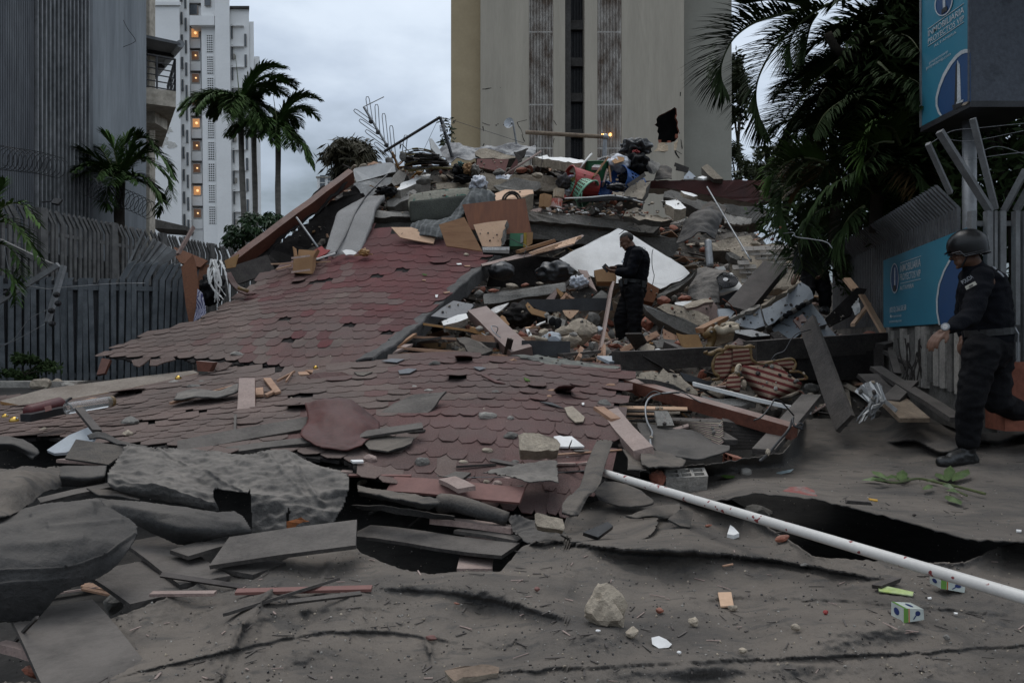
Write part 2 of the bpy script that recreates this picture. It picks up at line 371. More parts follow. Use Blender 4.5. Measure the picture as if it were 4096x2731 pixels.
def sheetmesh(mb,G,thick,keep=None):
 """grid of points to a closed thin sheet"""
 nr=len(G);nc=len(G[0]);o=len(mb.v);nrm=[]
 for i in range(nr):
  for j in range(nc):
   a=G[min(i+1,nr-1)][j]-G[max(i-1,0)][j];b=G[i][min(j+1,nc-1)]-G[i][max(j-1,0)]
   n=b.cross(a);n=n.normalized()if n.length>1e-9 else UP
   nrm.append(n)
 sgn=1 if sum(n.dot(CAM-G[k//nc][k%nc])for k,n in enumerate(nrm))>0 else-1
 flat=[p for r in G for p in r]
 mb.v+=[p.copy()for p in flat]+[p-n*sgn*thick for p,n in zip(flat,nrm)]
 M=nr*nc;from collections import Counter
 fs=[]
 for i in range(nr-1):
  for j in range(nc-1):
   if keep and not keep(i,j):continue
   q=(i*nc+j,i*nc+j+1,(i+1)*nc+j+1,(i+1)*nc+j)
   fs.append(q if sgn<0 else q[::-1])
 ed={}
 for q in fs:
  for k in range(4):ed[(q[k],q[(k+1)%4])]=1
 for q in fs:
  mb.f.append(tuple(o+i for i in q));mb.mi.append(mb.m)
  mb.f.append(tuple(o+M+i for i in reversed(q)));mb.mi.append(mb.m)
 for(a,b)in ed:
  if(b,a)not in ed:
   mb.f.append((o+b,o+a,o+M+a,o+M+b));mb.mi.append(mb.m)
def SH(name,label,cat,mat,f,rows,thick=.006,nu=40,nv=30,amp=.01,fr=3,edge=.02,parent=None,group=None,base=False,kind=None,fine=.0,poly=None,ridges=()):
 ctrl=[[pt(f,p)for p in r]for r in rows]
 _seed[0]+=1;sd_=Vector((_seed[0]*1.3,_seed[0]*2.1,0));G=[]
 for i in range(nv+1):
  r=[]
  for j in range(nu+1):
   s=j/nu;t=i/nv
   if edge:
    je=edge*noise.noise(Vector((t*9,s*9,_seed[0])))+edge*.7*noise.noise(Vector((t*33,s*33,_seed[0])))+edge*.5*noise.noise(Vector((t*90,s*90,_seed[0])))
    if j==0:s=max(0,abs(je))
    if j==nu:s=1-abs(je)
    if i==0:t=abs(je)
    if i==nv:t=1-abs(je)
   p=surf(ctrl,s,t)
   d=amp*noise.noise(p*fr+sd_)+amp*.16*(1-3*abs(noise.noise(Vector((p.x*fr*.8,(p.y+p.z)*fr*2.6,3))+sd_)))+amp*.35*noise.noise(p*fr*3.1+sd_)
   if fine:d+=fine*noise.noise(p*25)
   if ridges:
    u,v=proj(p);a_=FR[f];fx,fy=(u-a_[0])/a_[2],(v-a_[1])/a_[2]
    for(x0,y0,x1,y1,h_,w_)in ridges:
     dx,dy=x1-x0,y1-y0;tt=min(1,max(0,((fx-x0)*dx+(fy-y0)*dy)/(dx*dx+dy*dy)));dd=math.hypot(fx-x0-dx*tt,fy-y0-dy*tt);d+=h_*math.exp(-(dd/w_)**2)
   r.append(p+Vector((.15,-.45,1)).normalized()*d)
  G.append(r)
 keep=None
 if poly:
  pj=lambda p:((proj(p)[0]-FR[f][0])/FR[f][2],(proj(p)[1]-FR[f][1])/FR[f][2])
  pp_=smoothpoly(poly,2);kp=[[inpoly(*[c+5*noise.noise(Vector((p.x*17,p.z*17+p.y*9,k*9)))for k,c in enumerate(pj(p))],pp_)for p in r]for r in G];keep=lambda i,j:kp[i][j]
 mb=MB();sheetmesh(mb,G,thick,keep)
 if base:addbase(mb)
 return mb.build(name,mat,parent,True,label,cat,group,kind)
def smoothpoly(pts,m=3):
 V=[Vector((p[0],p[1],0))for p in pts];k=len(V);out=[]
 for i in range(k):
  for j in range(m):q=cr(V[i-1],V[i],V[(i+1)%k],V[(i+2)%k],j/m);out.append((q.x,q.y))
 return out
def inpoly(x,y,poly):
 c=False;j=len(poly)-1
 for i in range(len(poly)):
  (xi,yi),(xj,yj)=poly[i],poly[j]
  if(yi>y)!=(yj>y)and x<(xj-xi)*(y-yi)/(yj-yi)+xi:c=not c
  j=i
 return c
def proj(p):
 d=p-CAM;return 1176+d.x/d.y*FPX,784-d.z/d.y*FPX
def lerpf(tab,x):
 if x<=tab[0][0]:return tab[0][1]
 for(a,b),(c,d)in zip(tab,tab[1:]):
  if x<=c:return b+(d-b)*(x-a)/(c-a)if c>a else d
 return tab[-1][1]
 # ------------------------ ground and rubble mound
def ease(a,b,x):
 t=min(1,max(0,(x-a)/(b-a)));return t*t*(3-2*t)
def H0(x,y):
 q_=2.2*ease(.2,1.6,x);h=-.38+.75*ease(4.2+q_,7.6+q_,y)
 h+=.1*ease(2.2,3.6,x)*ease(8,9.5,y)+.12*ease(-2,-4,x)*ease(7,9,y)
 return h
mb=MB()
xs=[-600,-200,-80,-40,-20,-12]+[-9+i*.5 for i in range(37)]+[12,20,40,80,200,600]
ys=[-300,-80,-30,-10,-4]+[i*.5 for i in range(50)]+[28,35,50,80,140,250,500,900]
g=[[Vector((x,y,H0(x,y)+(.03*noise.noise(Vector((x,y,0)))if abs(x)<10 and 0<y<25 else 0)))for x in xs]for y in ys]
for i in range(len(ys)-1):
 for j in range(len(xs)-1):mb.add([g[i][j],g[i][j+1],g[i+1][j+1],g[i+1][j]],[(0,1,2,3)])
addbase(mb);mb.build('ground',m_soil,kind='structure',smooth=True)
def HM(x,y):
 p=lerpf([(7.6,.2),(8.3,.55),(9.5,.72),(11.2,.85),(12.4,1.0),(13.2,1.5),(14.0,2.0),(14.5,2.6),(15.2,3.15),(16.0,3.9),(16.8,4.5),(17.6,4.75),(20,4.6),(22,2.5),(24,.5)],y)
 xl=lerpf([(7.6,-.8),(9,-.9),(11,-.8),(12.4,-3.6),(14,-4.1),(16,-4.0),(17,-3.6),(24,-3.6)],y)
 xr=lerpf([(7.6,3.3),(10,4.2),(12,5.4),(14,5.8),(16,5.6),(24,5.2)],y)
 k=ease(xl-1.1,xl+.5,x)*(1-ease(xr-.5,xr+1.2,x))
 if y>14:p-=1.35*ease(1.6,3.2,x)*ease(14,15.5,y)
 return H0(x,y)+(p-.35)*k
mb=MB();nx,ny=120,150
g=[]
for j in range(ny+1):
 y=7.4+17*j/ny;r=[]
 for i in range(nx+1):
  x=-6+13.5*i/nx;q=Vector((x,y,0))
  z=HM(x,y);k=min(1,max(0,z-H0(x,y))*2)
  z+=k*(.13*noise.noise(q*2.2)+.09*noise.noise(q*5.5)+.05*noise.noise(q*13))-.02
  r.append(Vector((x,y,z)))
 g.append(r)
for j in range(ny):
 for i in range(nx):mb.add([g[j][i],g[j][i+1],g[j+1][i+1],g[j+1][i]],[(0,1,2,3)])
addbase(mb);mb.build('rubble',m_rubble,kind='stuff',label='dark mass of pulverised rubble under the collapsed building')
# ------------------------ roofing felt in the foreground
top1=[(-300,1568),(150,1568),(204,1439),(332,1392),(438,1348),(495,1314),(560,1300),(623,1300),(700,1262),(807,1246),(833,1271),(917,1305),(988,1318),(1064,1310),(1150,1312),(1172,1286),(1200,1254),(1260,1236),(1294,1215),(1310,1165),(1420,1135),(1560,1120),(1690,1150),(1760,1210),(1813,1241),(1870,1278),(2017,1288),(2115,1292),(2217,1292),(2281,1261),(2352,1240),(2700,1240)]
LAPS=(([(1180,1250),(1290,1247),(1426,1267),(1569,1272),(1643,1276),(1794,1290),(2000,1330)],.035,3),([(250,1560),(420,1520),(640,1470),(760,1450),(900,1452),(1050,1475)],.012,3),([(880,1352),(1040,1362),(1200,1395),(1340,1440)],.012,4),([(1000,1552),(1400,1530),(1800,1512),(2100,1500),(2500,1470)],.014,3),([(430,1420),(520,1385),(700,1370),(820,1375)],.010,4),([(1500,1395),(1700,1372),(1950,1380),(2300,1412)],.010,4))
def zfelt(u,v):
 lap=0
 for tab,h_,w_ in LAPS:
  if tab[0][0]-60<u<tab[-1][0]+60:lap+=h_*ease(w_,-w_,v-lerpf(tab,u)-4*noise.noise(Vector((u*.03,h_*99,0)))-2*noise.noise(Vector((u*.12,h_*99,0))))*ease(tab[0][0]-60,tab[0][0]+90,u)*(1-ease(tab[-1][0]-90,tab[-1][0]+60,u))
 a=.045*noise.noise(Vector((u*.0016,v*.006+u*.001,3)))+.028*noise.noise(Vector((u*.006-v*.004,v*.012+u*.003,9)))
 r=0
 for(x0,y0,x1,y1,h,w_)in((640,1335,560,1430,.02,7),(560,1430,500,1568,.016,6),(760,1290,700,1400,.012,9),(980,1470,1010,1568,.015,5),(640,1330,420,1568,.03,45),(820,1260,1400,1440,.035,38),(1180,1290,1900,1300,.016,40),(1192,1252,1800,1262,.035,16),(700,1500,1500,1440,.018,26),(1500,1400,2400,1470,.014,22),(1300,1540,2300,1520,.016,20),(500,1420,900,1370,.02,26),(880,1335,1300,1350,.02,20)):
  dx,dy=x1-x0,y1-y0;t=((u-x0)*dx+(v-y0)*dy)/(dx*dx+dy*dy);tt=min(1,max(0,t))
  d=math.hypot(u-x0-dx*tt,v-y0-dy*tt);r+=h*math.exp(-(d/w_)**2)*(.6+.4*math.sin(7*tt+x0))
 edge=.05*math.exp(-max(0,v-lerpf(top1,u))/26)if 1700<u<2300 else .012*math.exp(-max(0,v-lerpf(top1,u))/20)
 return lap+a*1.15+r*1.5+edge+.0035*noise.noise(Vector((u*.05,v*.09,1)))+.002*noise.noise(Vector((u*.15,v*.25,5)))
def felt_sheet(name,label,top,bot,u0,u1,nu,nv,zf,mat=None,wob=3.5):
 G=[]
 for i in range(nv+1):
  r=[]
  for j in range(nu+1):
   u=u0+(u1-u0)*j/nu;vt=lerpf(top,u)+wob*noise.noise(Vector((u*.06,2,0)))+wob*.7*noise.noise(Vector((u*.21,5,0)));vb=lerpf(bot,u)+(wob*noise.noise(Vector((u*.05,8,0)))if bot[0][1]<1500 else 0)
   s=i/nv;v=vb+(vt-vb)*s;r.append(P('F',u,v,DZ('F',u,v,zf(u,v))))
  G.append(r)
 mb=MB();sheetmesh(mb,G,.007);addbase(mb)
 return mb.build(name,mat or m_felt,None,True,label,'roofing felt')
felt_sheet('roofing_felt','broad dusty grey roofing felt spread across the whole foreground',top1,[(-300,1760),(2700,1760)],-300,2660,520,120,zfelt)
top4=[(1470,1084),(1500,1076),(1640,1066),(1750,1048),(1800,1040),(1830,1003),(1850,962),(2000,958),(2100,962),(2352,955),(2700,950)]
bot4=[(1470,1112),(1560,1140),(1640,1150),(1681,1142),(1735,1131),(1881,1146),(2051,1188),(2225,1237),(2352,1243),(2700,1246)]
def zfelt4(u,v):
 b=lerpf(bot4,u);t=lerpf(top4,u);s=(b-v)/max(20,b-t)
 z=.17-.13*math.sin(math.pi*s)+.06*s+.02*noise.noise(Vector((u*.006,v*.02,4)))+.012*noise.noise(Vector((u*.018,v*.05,7)))
 z+=.06*math.exp(-((u-1700)/60)**2)*(1-s)-.12*ease(1640,1480,u)*(1-s)
 dd=math.hypot((u-1780)/60,(v-1128)/22);z+=.035*math.exp(-dd*dd)
 if u>1830:
  f_=1020+14*math.sin(u*.021)+8*math.sin(u*.05);z+=.05*(1-ease(f_-3,f_+5,v))*ease(2020,2090,u)*(1-ease(2330,2420,u)*.6)
 return z+.003*noise.noise(Vector((u*.05,v*.12,2)))
felt_sheet('roofing_felt','sagging roofing felt with a torn raised lip above the long black gap at right',top4,bot4,1470,2660,260,70,zfelt4)
# ------------------------ collapsed shingle roofs
def roof(name,label,ctrl,poly,rows,cols,mats,skips,seed):
 C_=[[P('F',*p)for p in r]for r in ctrl];rng=random.Random(seed)
 mb=MB();n1,n2=150,110;G=[[surf(C_,j/n1,i/n2)for j in range(n1+1)]for i in range(n2+1)]
 PJ=[[proj(p)for p in r]for r in G]
 wob=lambda i,j:5*noise.noise(Vector((i*.16,j*.16,seed)))
 def keep(i,j):
  x,y=PJ[i][j];return inpoly(x+wob(i,j),y+3+wob(j,i),poly)
 G2=[[p-Vector((0,-.25,1)).normalized()*.012 for p in r]for r in G]
 sheetmesh(mb,G2,.022,keep);addbase(mb)
 root=thing(name,label,'roof',C_[-1][len(C_[0])//2])
 mb.build('roof_deck',m_deck,root)
 var=[]
 for k in range(7):
  q=MB();a=rng.uniform(.79,.85);b=rng.uniform(1.07,1.13);c=rng.uniform(.24,.31);j=lambda:rng.uniform(-.025,.025)
  out=[(-.51,-.5),(.51,-.5),(.505+j(),a+j()),(c+j(),b+j()),(-c+j(),b+j()),(-.505+j(),a+j())]
  curl=rng.uniform(0,.003)+(rng.random()<.15)*rng.uniform(.003,.010)
  zz=[.0,.0,.0045+curl*.5,.005+curl,.005+curl*rng.uniform(.4,1.4),.0045+curl*.4]
  vs=[Vector((x,y,z))for(x,y),z in zip(out,zz)];lo=[v-Vector((0,0,.005))for v in vs]
  q.add(vs+lo,[(0,5,2,1),(5,4,3,2),(6,7,8,11),(11,8,9,10)]+[(i,(i+1)%6,(i+1)%6+6,i+6)for i in range(6)])
  var.append(q)
 items=[]
 for i in range(rows+1):
  t=i/rows;off=.5*(i%2)
  for j in range(-1,cols+1):
   s=(j+off+.5)/cols
   if not(-.01<s<1.01 and t<1.0):continue
   p=surf(C_,min(max(s,0),1),t);t2=min(1,t+1/rows);p2=surf(C_,min(max(s,0),1),t2)
   cpx=proj(p.lerp(p2,.55))
   if not inpoly(cpx[0],cpx[1],poly)or rng.random()<.012:continue
   if any(inpoly(cpx[0],cpx[1],sk)for sk in skips):continue
   e=.01;X=surf(C_,min(1,s+e),t)-surf(C_,max(0,s-e),t)
   Y=p2-p if t2>t else p-surf(C_,s,t-1/rows)
   wd=(surf(C_,min(1,max(0,s)+.5/cols),t)-surf(C_,max(0,min(1,s)-.5/cols),t)).length
   if s<.02 or s>.98:wd*=1.6
   Yl=(Y).length;Yd=Y.normalized();X=(X-Yd*X.dot(Yd)).normalized();Z=X.cross(Yd)
   if Z.z<0:X=-X;Z=-Z
   if Z.z<0:continue
   M=Matrix(((X.x*wd,Yd.x*Yl,Z.x,p.x),(X.y*wd,Yd.y*Yl,Z.y,p.y),(X.z*wd,Yd.z*Yl,Z.z,p.z),(0,0,0,1)))
   tilt=Matrix.Rotation(rng.gauss(0,.018),4,'Z')@Matrix.Rotation(abs(rng.gauss(0,.004)),4,'X')
   if rng.random()<.02:tilt=Matrix.Rotation(rng.gauss(0,.12),4,'Z')@Matrix.Rotation(rng.uniform(.03,.12),4,'X')@Matrix.Translation((rng.gauss(0,.06),rng.uniform(-.05,.12),.006))
   M=M@tilt;M.translation=p+(M.to_3x3()@tilt.translation if tilt.translation.length else Vector())
   area=wd*Yl/(p.y**2)*abs(Z.dot((p-CAM).normalized()))
   mi=mats(cpx[0],cpx[1],rng)
   items.append((area,M,mi))
 items.sort(key=lambda a:-a[0]);meshes={}
 for a,M,mi in items[:300]:
  k=rng.randrange(7)
  if(k,mi)not in meshes:meshes[(k,mi)]=var[k].mesh('shingle',[(m_shingle,m_shingle_d,m_shingle_r)[mi]])
  mk('shingle',meshes[(k,mi)],root,M)
 if len(items)>300:
  big=MB()
  for a,M,mi in items[300:]:
   q=var[rng.randrange(7)];big.m=mi;big.add([M@v for v in q.v],q.f)
  o=big.build('shingles',[m_shingle,m_shingle_d,m_shingle_r],root);o['kind']='stuff'
 return C_,root
R1poly=[(237,816),(262,800),(330,768),(400,752),(445,742),(520,700),(574,656),(606,632),(640,612),(700,600),(818,594),(806,572),(838,527),(900,538),(1000,556),(1108,577),(1131,588),(1060,648),(985,715),(900,790),(838,829),(800,846),(690,862),(584,836),(490,832),(400,822),(300,826)]
R1=[[(560,600,13),(720,560,13.4),(900,515,13.8),(1160,560,12.9)],[(470,690,11.4),(660,655,11.6),(850,630,11.8),(1075,640,11.2)],[(330,765,9.9),(570,735,9.9),(770,725,9.9),(970,733,9.6)],[(215,828,8.6),(470,842,8.2),(680,866,7.9),(850,840,7.9)]]
def mat1(u,v,r):
 k=(u-560)/400+(700-v)/500+r.gauss(0,.22)+.5*noise.noise(Vector((u*.012,v*.02,0)))
 return 1 if k<-.05 else(2 if k>.62 else 0)
def mat2(u,v,r):
 k=(u-560)/420+r.gauss(0,.25)+.5*noise.noise(Vector((u*.01,v*.02,5)))
 return 1 if k<.75 else(2 if k>2.6 else 0)
C1_,roof_up=roof('fallen_roof','upper sagging slope of dull red hexagonal shingles below the wood panels',R1,R1poly,21,20,mat1,[[(700,646),(745,640),(758,652),(700,660)],[(858,628),(925,622),(938,630),(860,636)]],3)
R2poly=[(-100,915),(100,905),(250,880),(400,866),(590,842),(690,868),(784,836),(941,820),(1060,816),(1171,818),(1300,826),(1431,841),(1424,900),(1405,985),(1390,1095),(1335,1150),(1300,1178),(1180,1150),(1000,1128),(830,1085),(780,1052),(640,1040),(480,1032),(300,1022),(100,1005),(-100,1000)]
R2=[[(-60,905,8.3),(250,872,8.3),(600,842,8.1),(941,816,8.15),(1180,812,8.3),(1450,834,8.0)],[(-60,940,7.1),(250,922,7.0),(600,900,6.8),(941,880,6.9),(1190,876,6.9),(1436,900,6.7)],[(-60,975,6.1),(250,968,6.0),(600,960,5.8),(941,955,5.8),(1200,960,5.7),(1418,982,5.6)],[(-60,1025,5.3),(250,1030,5.1),(600,1050,4.8),(920,1115,4.6),(1190,1170,4.4),(1370,1190,4.3)]]
C2_,roof_low=roof('fallen_roof','lower shingle roof slope with large dusty red hexagons nearest the camera',R2,R2poly,15,30,mat2,[],5)
mb=MB()
e1=[(1140,583,12.7),(1075,640,11.3),(1010,696,10.4),(950,752,9.4),(890,800,8.5),(838,832,7.95)]
q=[P('F',*p)for p in e1];q=smoothline(q,8)
G=[]
for i,p in enumerate(q):
 jit=Vector((0,0,.02*noise.noise(p*4)));jit=jit+Vector((.02*noise.noise(p*9),0,.015*noise.noise(p*11)));G.append([p+Vector((-.09,-.01,.025))+jit,p+Vector((-.0,0,.05))+jit,p+Vector((.075,.01,.055))+jit,p+Vector((.085,.01,.04))+jit,p+Vector((.09,.01,-.13+.06*noise.noise(p*7)))])
sheetmesh(mb,G,.02);addbase(mb);mb.build('ridge_cap',pm('ridge_felt',(.085,.083,.082),(.045,.044,.045),5,.85,.6,40,.4,.2),roof_up,False)
# ------------------------ tower block behind the heap
TD=60.0
def TP(f,x,y,D=TD):return P(f,x,y,D)
m_tower=pm('tower_render',(.43,.385,.315),(.34,.305,.25),.5,.9,.25,6,0,.2,world=True,speck=.06,stretch=(1.6,1.6,.16),thr=(.3,.62))
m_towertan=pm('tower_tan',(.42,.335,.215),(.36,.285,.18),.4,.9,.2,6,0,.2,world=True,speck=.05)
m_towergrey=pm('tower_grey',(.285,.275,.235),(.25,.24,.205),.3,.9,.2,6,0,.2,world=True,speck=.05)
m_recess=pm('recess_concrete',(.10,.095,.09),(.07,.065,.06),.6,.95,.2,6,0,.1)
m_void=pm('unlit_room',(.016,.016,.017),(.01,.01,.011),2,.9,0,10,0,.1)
m_rust=pm('stained_backing',(.20,.17,.14),(.04,.026,.02),.9,.9,.3,3,0,.1,world=True,thr=(.40,.62))
tower=thing('apartment_tower','beige concrete apartment tower with slatted strips and a broken hole in its wall','building',P('F',1360,784,TD)-Vector((0,0,1)))
ztop,zbot=32.0,-1.0
def xs_(u,D=TD):return(u-1176)/FPX*D
def wallseg(name,u0,u1,D,depth,mat,z0=zbot,z1=ztop):
 mb=MB();x0,x1=xs_(u0,D),xs_(u1,D);mb.box(((x0+x1)/2,D+depth/2,(z0+z1)/2),((x1-x0)/2,0,0),(0,depth/2,0),(0,0,(z1-z0)/2));return mb.build(name,mat,tower)
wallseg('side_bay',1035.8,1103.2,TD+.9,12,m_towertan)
wallseg('wall',1103.4,1215,TD,12,m_tower)
wallseg('wall',1270.5,1298,TD,12,m_tower)
wallseg('wall',1343,1372.3,TD,12,m_tower)
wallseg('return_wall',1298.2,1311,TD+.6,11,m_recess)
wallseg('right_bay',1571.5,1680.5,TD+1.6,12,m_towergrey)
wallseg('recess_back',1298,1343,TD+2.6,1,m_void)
for u0,u1 in((1215.2,1270.3),(1372.5,1427.3)):
 wallseg('slat_backing',u0,u1,TD+.45,1,m_rust)
 x0,x1=xs_(u0),xs_(u1);sl=MB();sl.box((0,0,(ztop+zbot)/2),(.026,0,0),(0,.09,0),(0,0,(ztop-zbot)/2));sm=sl.mesh('slat',pm('louver_white',(.54,.50,.45),(.17,.125,.095),1.3,.75,.1,6,0,.25,world=True,thr=(.36,.62),stretch=(1,1,.5)))
 for k in range(16):mk('slat',sm,tower,Matrix.Translation((x0+(x1-x0)*(k+.5)/16,TD+.1,0)))
 for v in(73,240,-60,-200,340):
  z=1+(784-v)/FPX*TD;mb=MB();mb.box(((x0+x1)/2,TD+.12,z),((x1-x0)/2,0,0),(0,.05,0),(0,0,.05));mb.build('rail',m_whitep,tower)
for v0,v1 in((286,305),(201,221),(30,52),(118,138),(-54,-34),(-140,-120),(370,390)):
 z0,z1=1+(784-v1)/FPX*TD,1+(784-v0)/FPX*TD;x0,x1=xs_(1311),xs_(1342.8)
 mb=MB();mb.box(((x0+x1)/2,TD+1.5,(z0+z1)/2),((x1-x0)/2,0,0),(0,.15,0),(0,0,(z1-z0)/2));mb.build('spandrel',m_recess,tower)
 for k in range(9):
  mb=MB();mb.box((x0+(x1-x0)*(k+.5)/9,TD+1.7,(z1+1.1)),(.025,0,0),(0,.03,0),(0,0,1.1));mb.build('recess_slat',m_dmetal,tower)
x0,x1=xs_(1427.5),xs_(1571.2)
hole=[(1340,245),(1400,215),(1480,168),(1496,180),(1500,235),(1493,260),(1508,290),(1505,330),(1520,370),(1508,405),(1510,425),(1480,458),(1420,470),(1345,470),(1338,440),(1345,395),(1332,375),(1340,340),(1310,318),(1330,300),(1325,270)]
hv=jag([TP('A3',*p)for p in hole],.05,.25)
outer=[Vector((x0,TD,zbot)),Vector((x1,TD,zbot)),Vector((x1,TD,ztop)),Vector((x0,TD,ztop))]
tri=geometry.tessellate_polygon([outer,hv]);allv=outer+hv;mb=MB()
o2=[Vector(v)for v in allv];mb.v=o2+[v+Vector((0,.35,0))for v in o2];k=len(o2)
for t in tri:
 a,b,c=t
 if(o2[b]-o2[a]).cross(o2[c]-o2[a]).y>0:a,b=b,a
 mb.f.append((a,b,c));mb.mi.append(0);mb.f.append((a+k,c+k,b+k));mb.mi.append(0)
for i in range(len(hv)):
 j=(i+1)%len(hv);mb.f.append((4+i,4+j,4+j+k,4+i+k));mb.mi.append(1)
for a,b in((0,1),(1,2),(2,3),(3,0)):mb.f.append((a,b,b+k,a+k));mb.mi.append(0)
mb.build('wall',[m_tower,m_brick],tower,label='wall broken through by a jagged hole')
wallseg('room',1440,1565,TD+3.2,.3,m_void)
for px,py,w_,h_ in((1352,455,34,26),(1436,458,30,18),(1498,245,18,30),(1500,410,20,34)):
 c=TP('A3',px,py)+Vector((0,.2,0));mb=MB();k=FR['A3'][2]/FPX*TD;mb.box(c,(w_/2*k,0,0),(0,.12,0),(0,0,h_/2*k));mb.build('broken_brick',m_brick,tower)
PL('exposed_render',None,None,pm('exposed_render',(.58,.46,.33),(.48,.37,.26),1,.95,.4,8),'A3',[(1340,472),(1480,470),(1515,430),(1500,500),(1490,535),(1440,530),(1400,545),(1330,540),(1300,545),(1335,510)],D=TD-.012,t=.02,rough=.05,seg=.3,parent=tower)
def crack(pts,f='A3',w_=.07,D=TD):
 mb=MB();q=jag([TP(f,*p,D-.006)for p in pts],.06,.25);q=q[:max(2,len(q)-3)]if len(pts)>2 else[TP(f,*p,D-.006)for p in pts]
 for a,b in zip(q,q[1:]):
  d=(b-a);s_=Vector((d.z,0,-d.x)).normalized()*w_*random.uniform(.25,.6);mb.add([a-s_,a+s_,b+s_*.8,b-s_*.8],[(0,1,2,3)])
 mb.build('crack',m_void,tower)
crack([(1530,40),(1528,75)]);crack([(1480,535),(1500,575),(1520,600),(1516,635)],w_=.12);crack([(1490,535),(1540,565)]);crack([(1520,380),(1535,450),(1545,520)])
crack([(455,280),(480,320),(505,370)]);crack([(460,430),(450,470)])
crack([(1545,300),(1600,320),(1660,320),(1730,315)],'A2',.07);crack([(1840,295),(1870,350),(1890,400),(1905,460)],'A2',.05);crack([(1840,295),(1925,275)],'A2');crack([(1545,15),(1620,5),(1700,2)],'A2',.05);crack([(1550,330),(1555,370)],'A2');crack([(1105,345),(1112,330)],'F')
mb=MB();mb.ico(TP('A3',935,400,TD+.33),.13,2);mb.build('lamp',pm('lit_lamp',(.9,.6,.3),None,4,.5,0,emit=((1,.5,.14),7)),tower)
mb=MB();mb.ico(TP('A3',870,400,TD+.33),.09,2);mb.build('lamp',MC['lit_lamp'],tower)
# ------------------------ tall white apartment block at left
WD=95.0
m_wb=pm('white_render',(.86,.86,.85),(.78,.78,.77),.25,.8,.1,5,0,.25,world=True,speck=.03)
m_peel=pm('peeled_paint',(.60,.585,.55),(.52,.505,.47),.5,.9,.2,4,0,.2)
m_win=pm('window_glass',(.10,.115,.13),(.07,.08,.09),.5,.15,0,5,0,.5)
m_lit=pm('lit_window',(.5,.3,.15),None,3,.4,0,emit=((1,.45,.17),.26))
m_dim=pm('dim_window',(.14,.115,.10),None,3,.3,0,emit=((1,.42,.17),.04))
m_bulb=pm('window_bulb',(1,.8,.5),None,3,.5,0,emit=((1,.6,.25),.9))
wb=thing('apartment_block','tall white apartment block with a column of warmly lit windows behind the palms','building',P('F',470,784,WD)-Vector((0,0,1)))
def lean(v):return(v-600)*.026
def wq(u,v,D=WD):return P('F',u+.55*lean(v)*(1 if v<600 else 0),v,D)
def wslab(name,u0,u1,v0,v1,D,dep,mat,parent=None):
 a,b,c,d=wq(u0,v0,D),wq(u1,v0,D),wq(u1,v1,D),wq(u0,v1,D);mb=MB();bkp=lambda p:p+Vector((0,dep,0))if dep<2.5 else Vector((p.x*(1+dep/p.y)-(.4 if p.x>0 else .0)-.02*dep,p.y+dep,p.z))
 mb.add([a,b,c,d,bkp(a),bkp(b),bkp(c),bkp(d)],[(3,2,1,0),(4,5,6,7),(0,1,5,4),(1,2,6,5),(2,3,7,6),(3,0,4,7)]);return mb.build(name,mat,parent or wb)
wslab('wall',318,421,-90,800,WD,20,m_wb);wslab('parapet',318,422,4,12,WD-.25,.25,m_wb)
wslab('wall',421.2,443,-90,800,WD+1.2,20,m_wb);wslab('recess_wall',443.2,470.5,-90,800,WD+2.6,20,m_wb)
wslab('wall',470.7,502,-90,800,WD+1.0,20,m_wb);wslab('wall',502.2,536,-90,800,WD+.1,20,m_wb);wslab('wall',536.2,580,18,800,WD+1.6,20,m_wb)
wslab('wall',580.2,590.5,50,800,WD+1.9,18,m_wb);wslab('wall',590.7,603,130,800,WD+2.4,16,m_wb)
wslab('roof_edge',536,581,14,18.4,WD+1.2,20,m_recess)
def window(u0,u1,v0,v1,D,pane,fr=.14,ac=False):
 w_=wslab('window',u0,u1,v0,v1,D-.12,.12,m_whitep if pane is not m_win else m_conc)
 wslab('pane',u0+fr*8,u1-fr*8,v0+fr*8,v1-fr*8,D-.16,.03,pane,w_);return w_
for i in range(-1,10):
 v=75-51.7+i*51.7+0
 v=64+i*51.7
 if v>520:break
 lit=i in(0,4,7);o=window(446,464,v+1,v+23,WD+2.55,m_lit if lit else m_dim,.16)
 if i in(0,1,2,4,5,6,7,3,8):
  mb=MB();mb.ico(wq(456,v+12,WD+2.30),.16 if lit else .11,2);mb.build('bulb',m_bulb,o)
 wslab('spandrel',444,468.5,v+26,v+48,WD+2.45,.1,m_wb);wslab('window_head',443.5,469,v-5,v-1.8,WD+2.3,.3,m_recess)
wslab('downpipe',467.2,469,60,560,WD+2.2,.12,m_metal)
for i in range(-1,11):
 v=28+i*51.5
 window(422.5,427,v,v+27,WD+1.15,m_win,.05);window(431.5,436,v+13,v+43,WD+1.15,m_win,.05)
for i in range(0,9):
 v=79+i*49.2;gr=wslab('vent_grille',481,495.5,v,v+41,WD+.96,.05,m_void)
 for k in range(8):wslab('bar',481,495.5,v+5.2*k,v+5.2*k+2.2,WD+.9,.06,m_wb,gr)
 for k in range(4):wslab('bar',481+k*4.7,482.2+k*4.7,v,v+41,WD+.89,.06,m_wb,gr)
for i in range(0,10):
 v=56+i*47.5
 window(538,541.5,v,v+33,WD+1.55,m_win,.04);window(568,573,v+22,v+50,WD+1.55,m_win,.05)
 wslab('ledge',538,566,v+1,v+3.2,WD+1.2,.4,m_wb)
 if i%2:wslab('air_conditioner',541.5,545,v+20,v+30,WD+1.1,.4,m_conc)
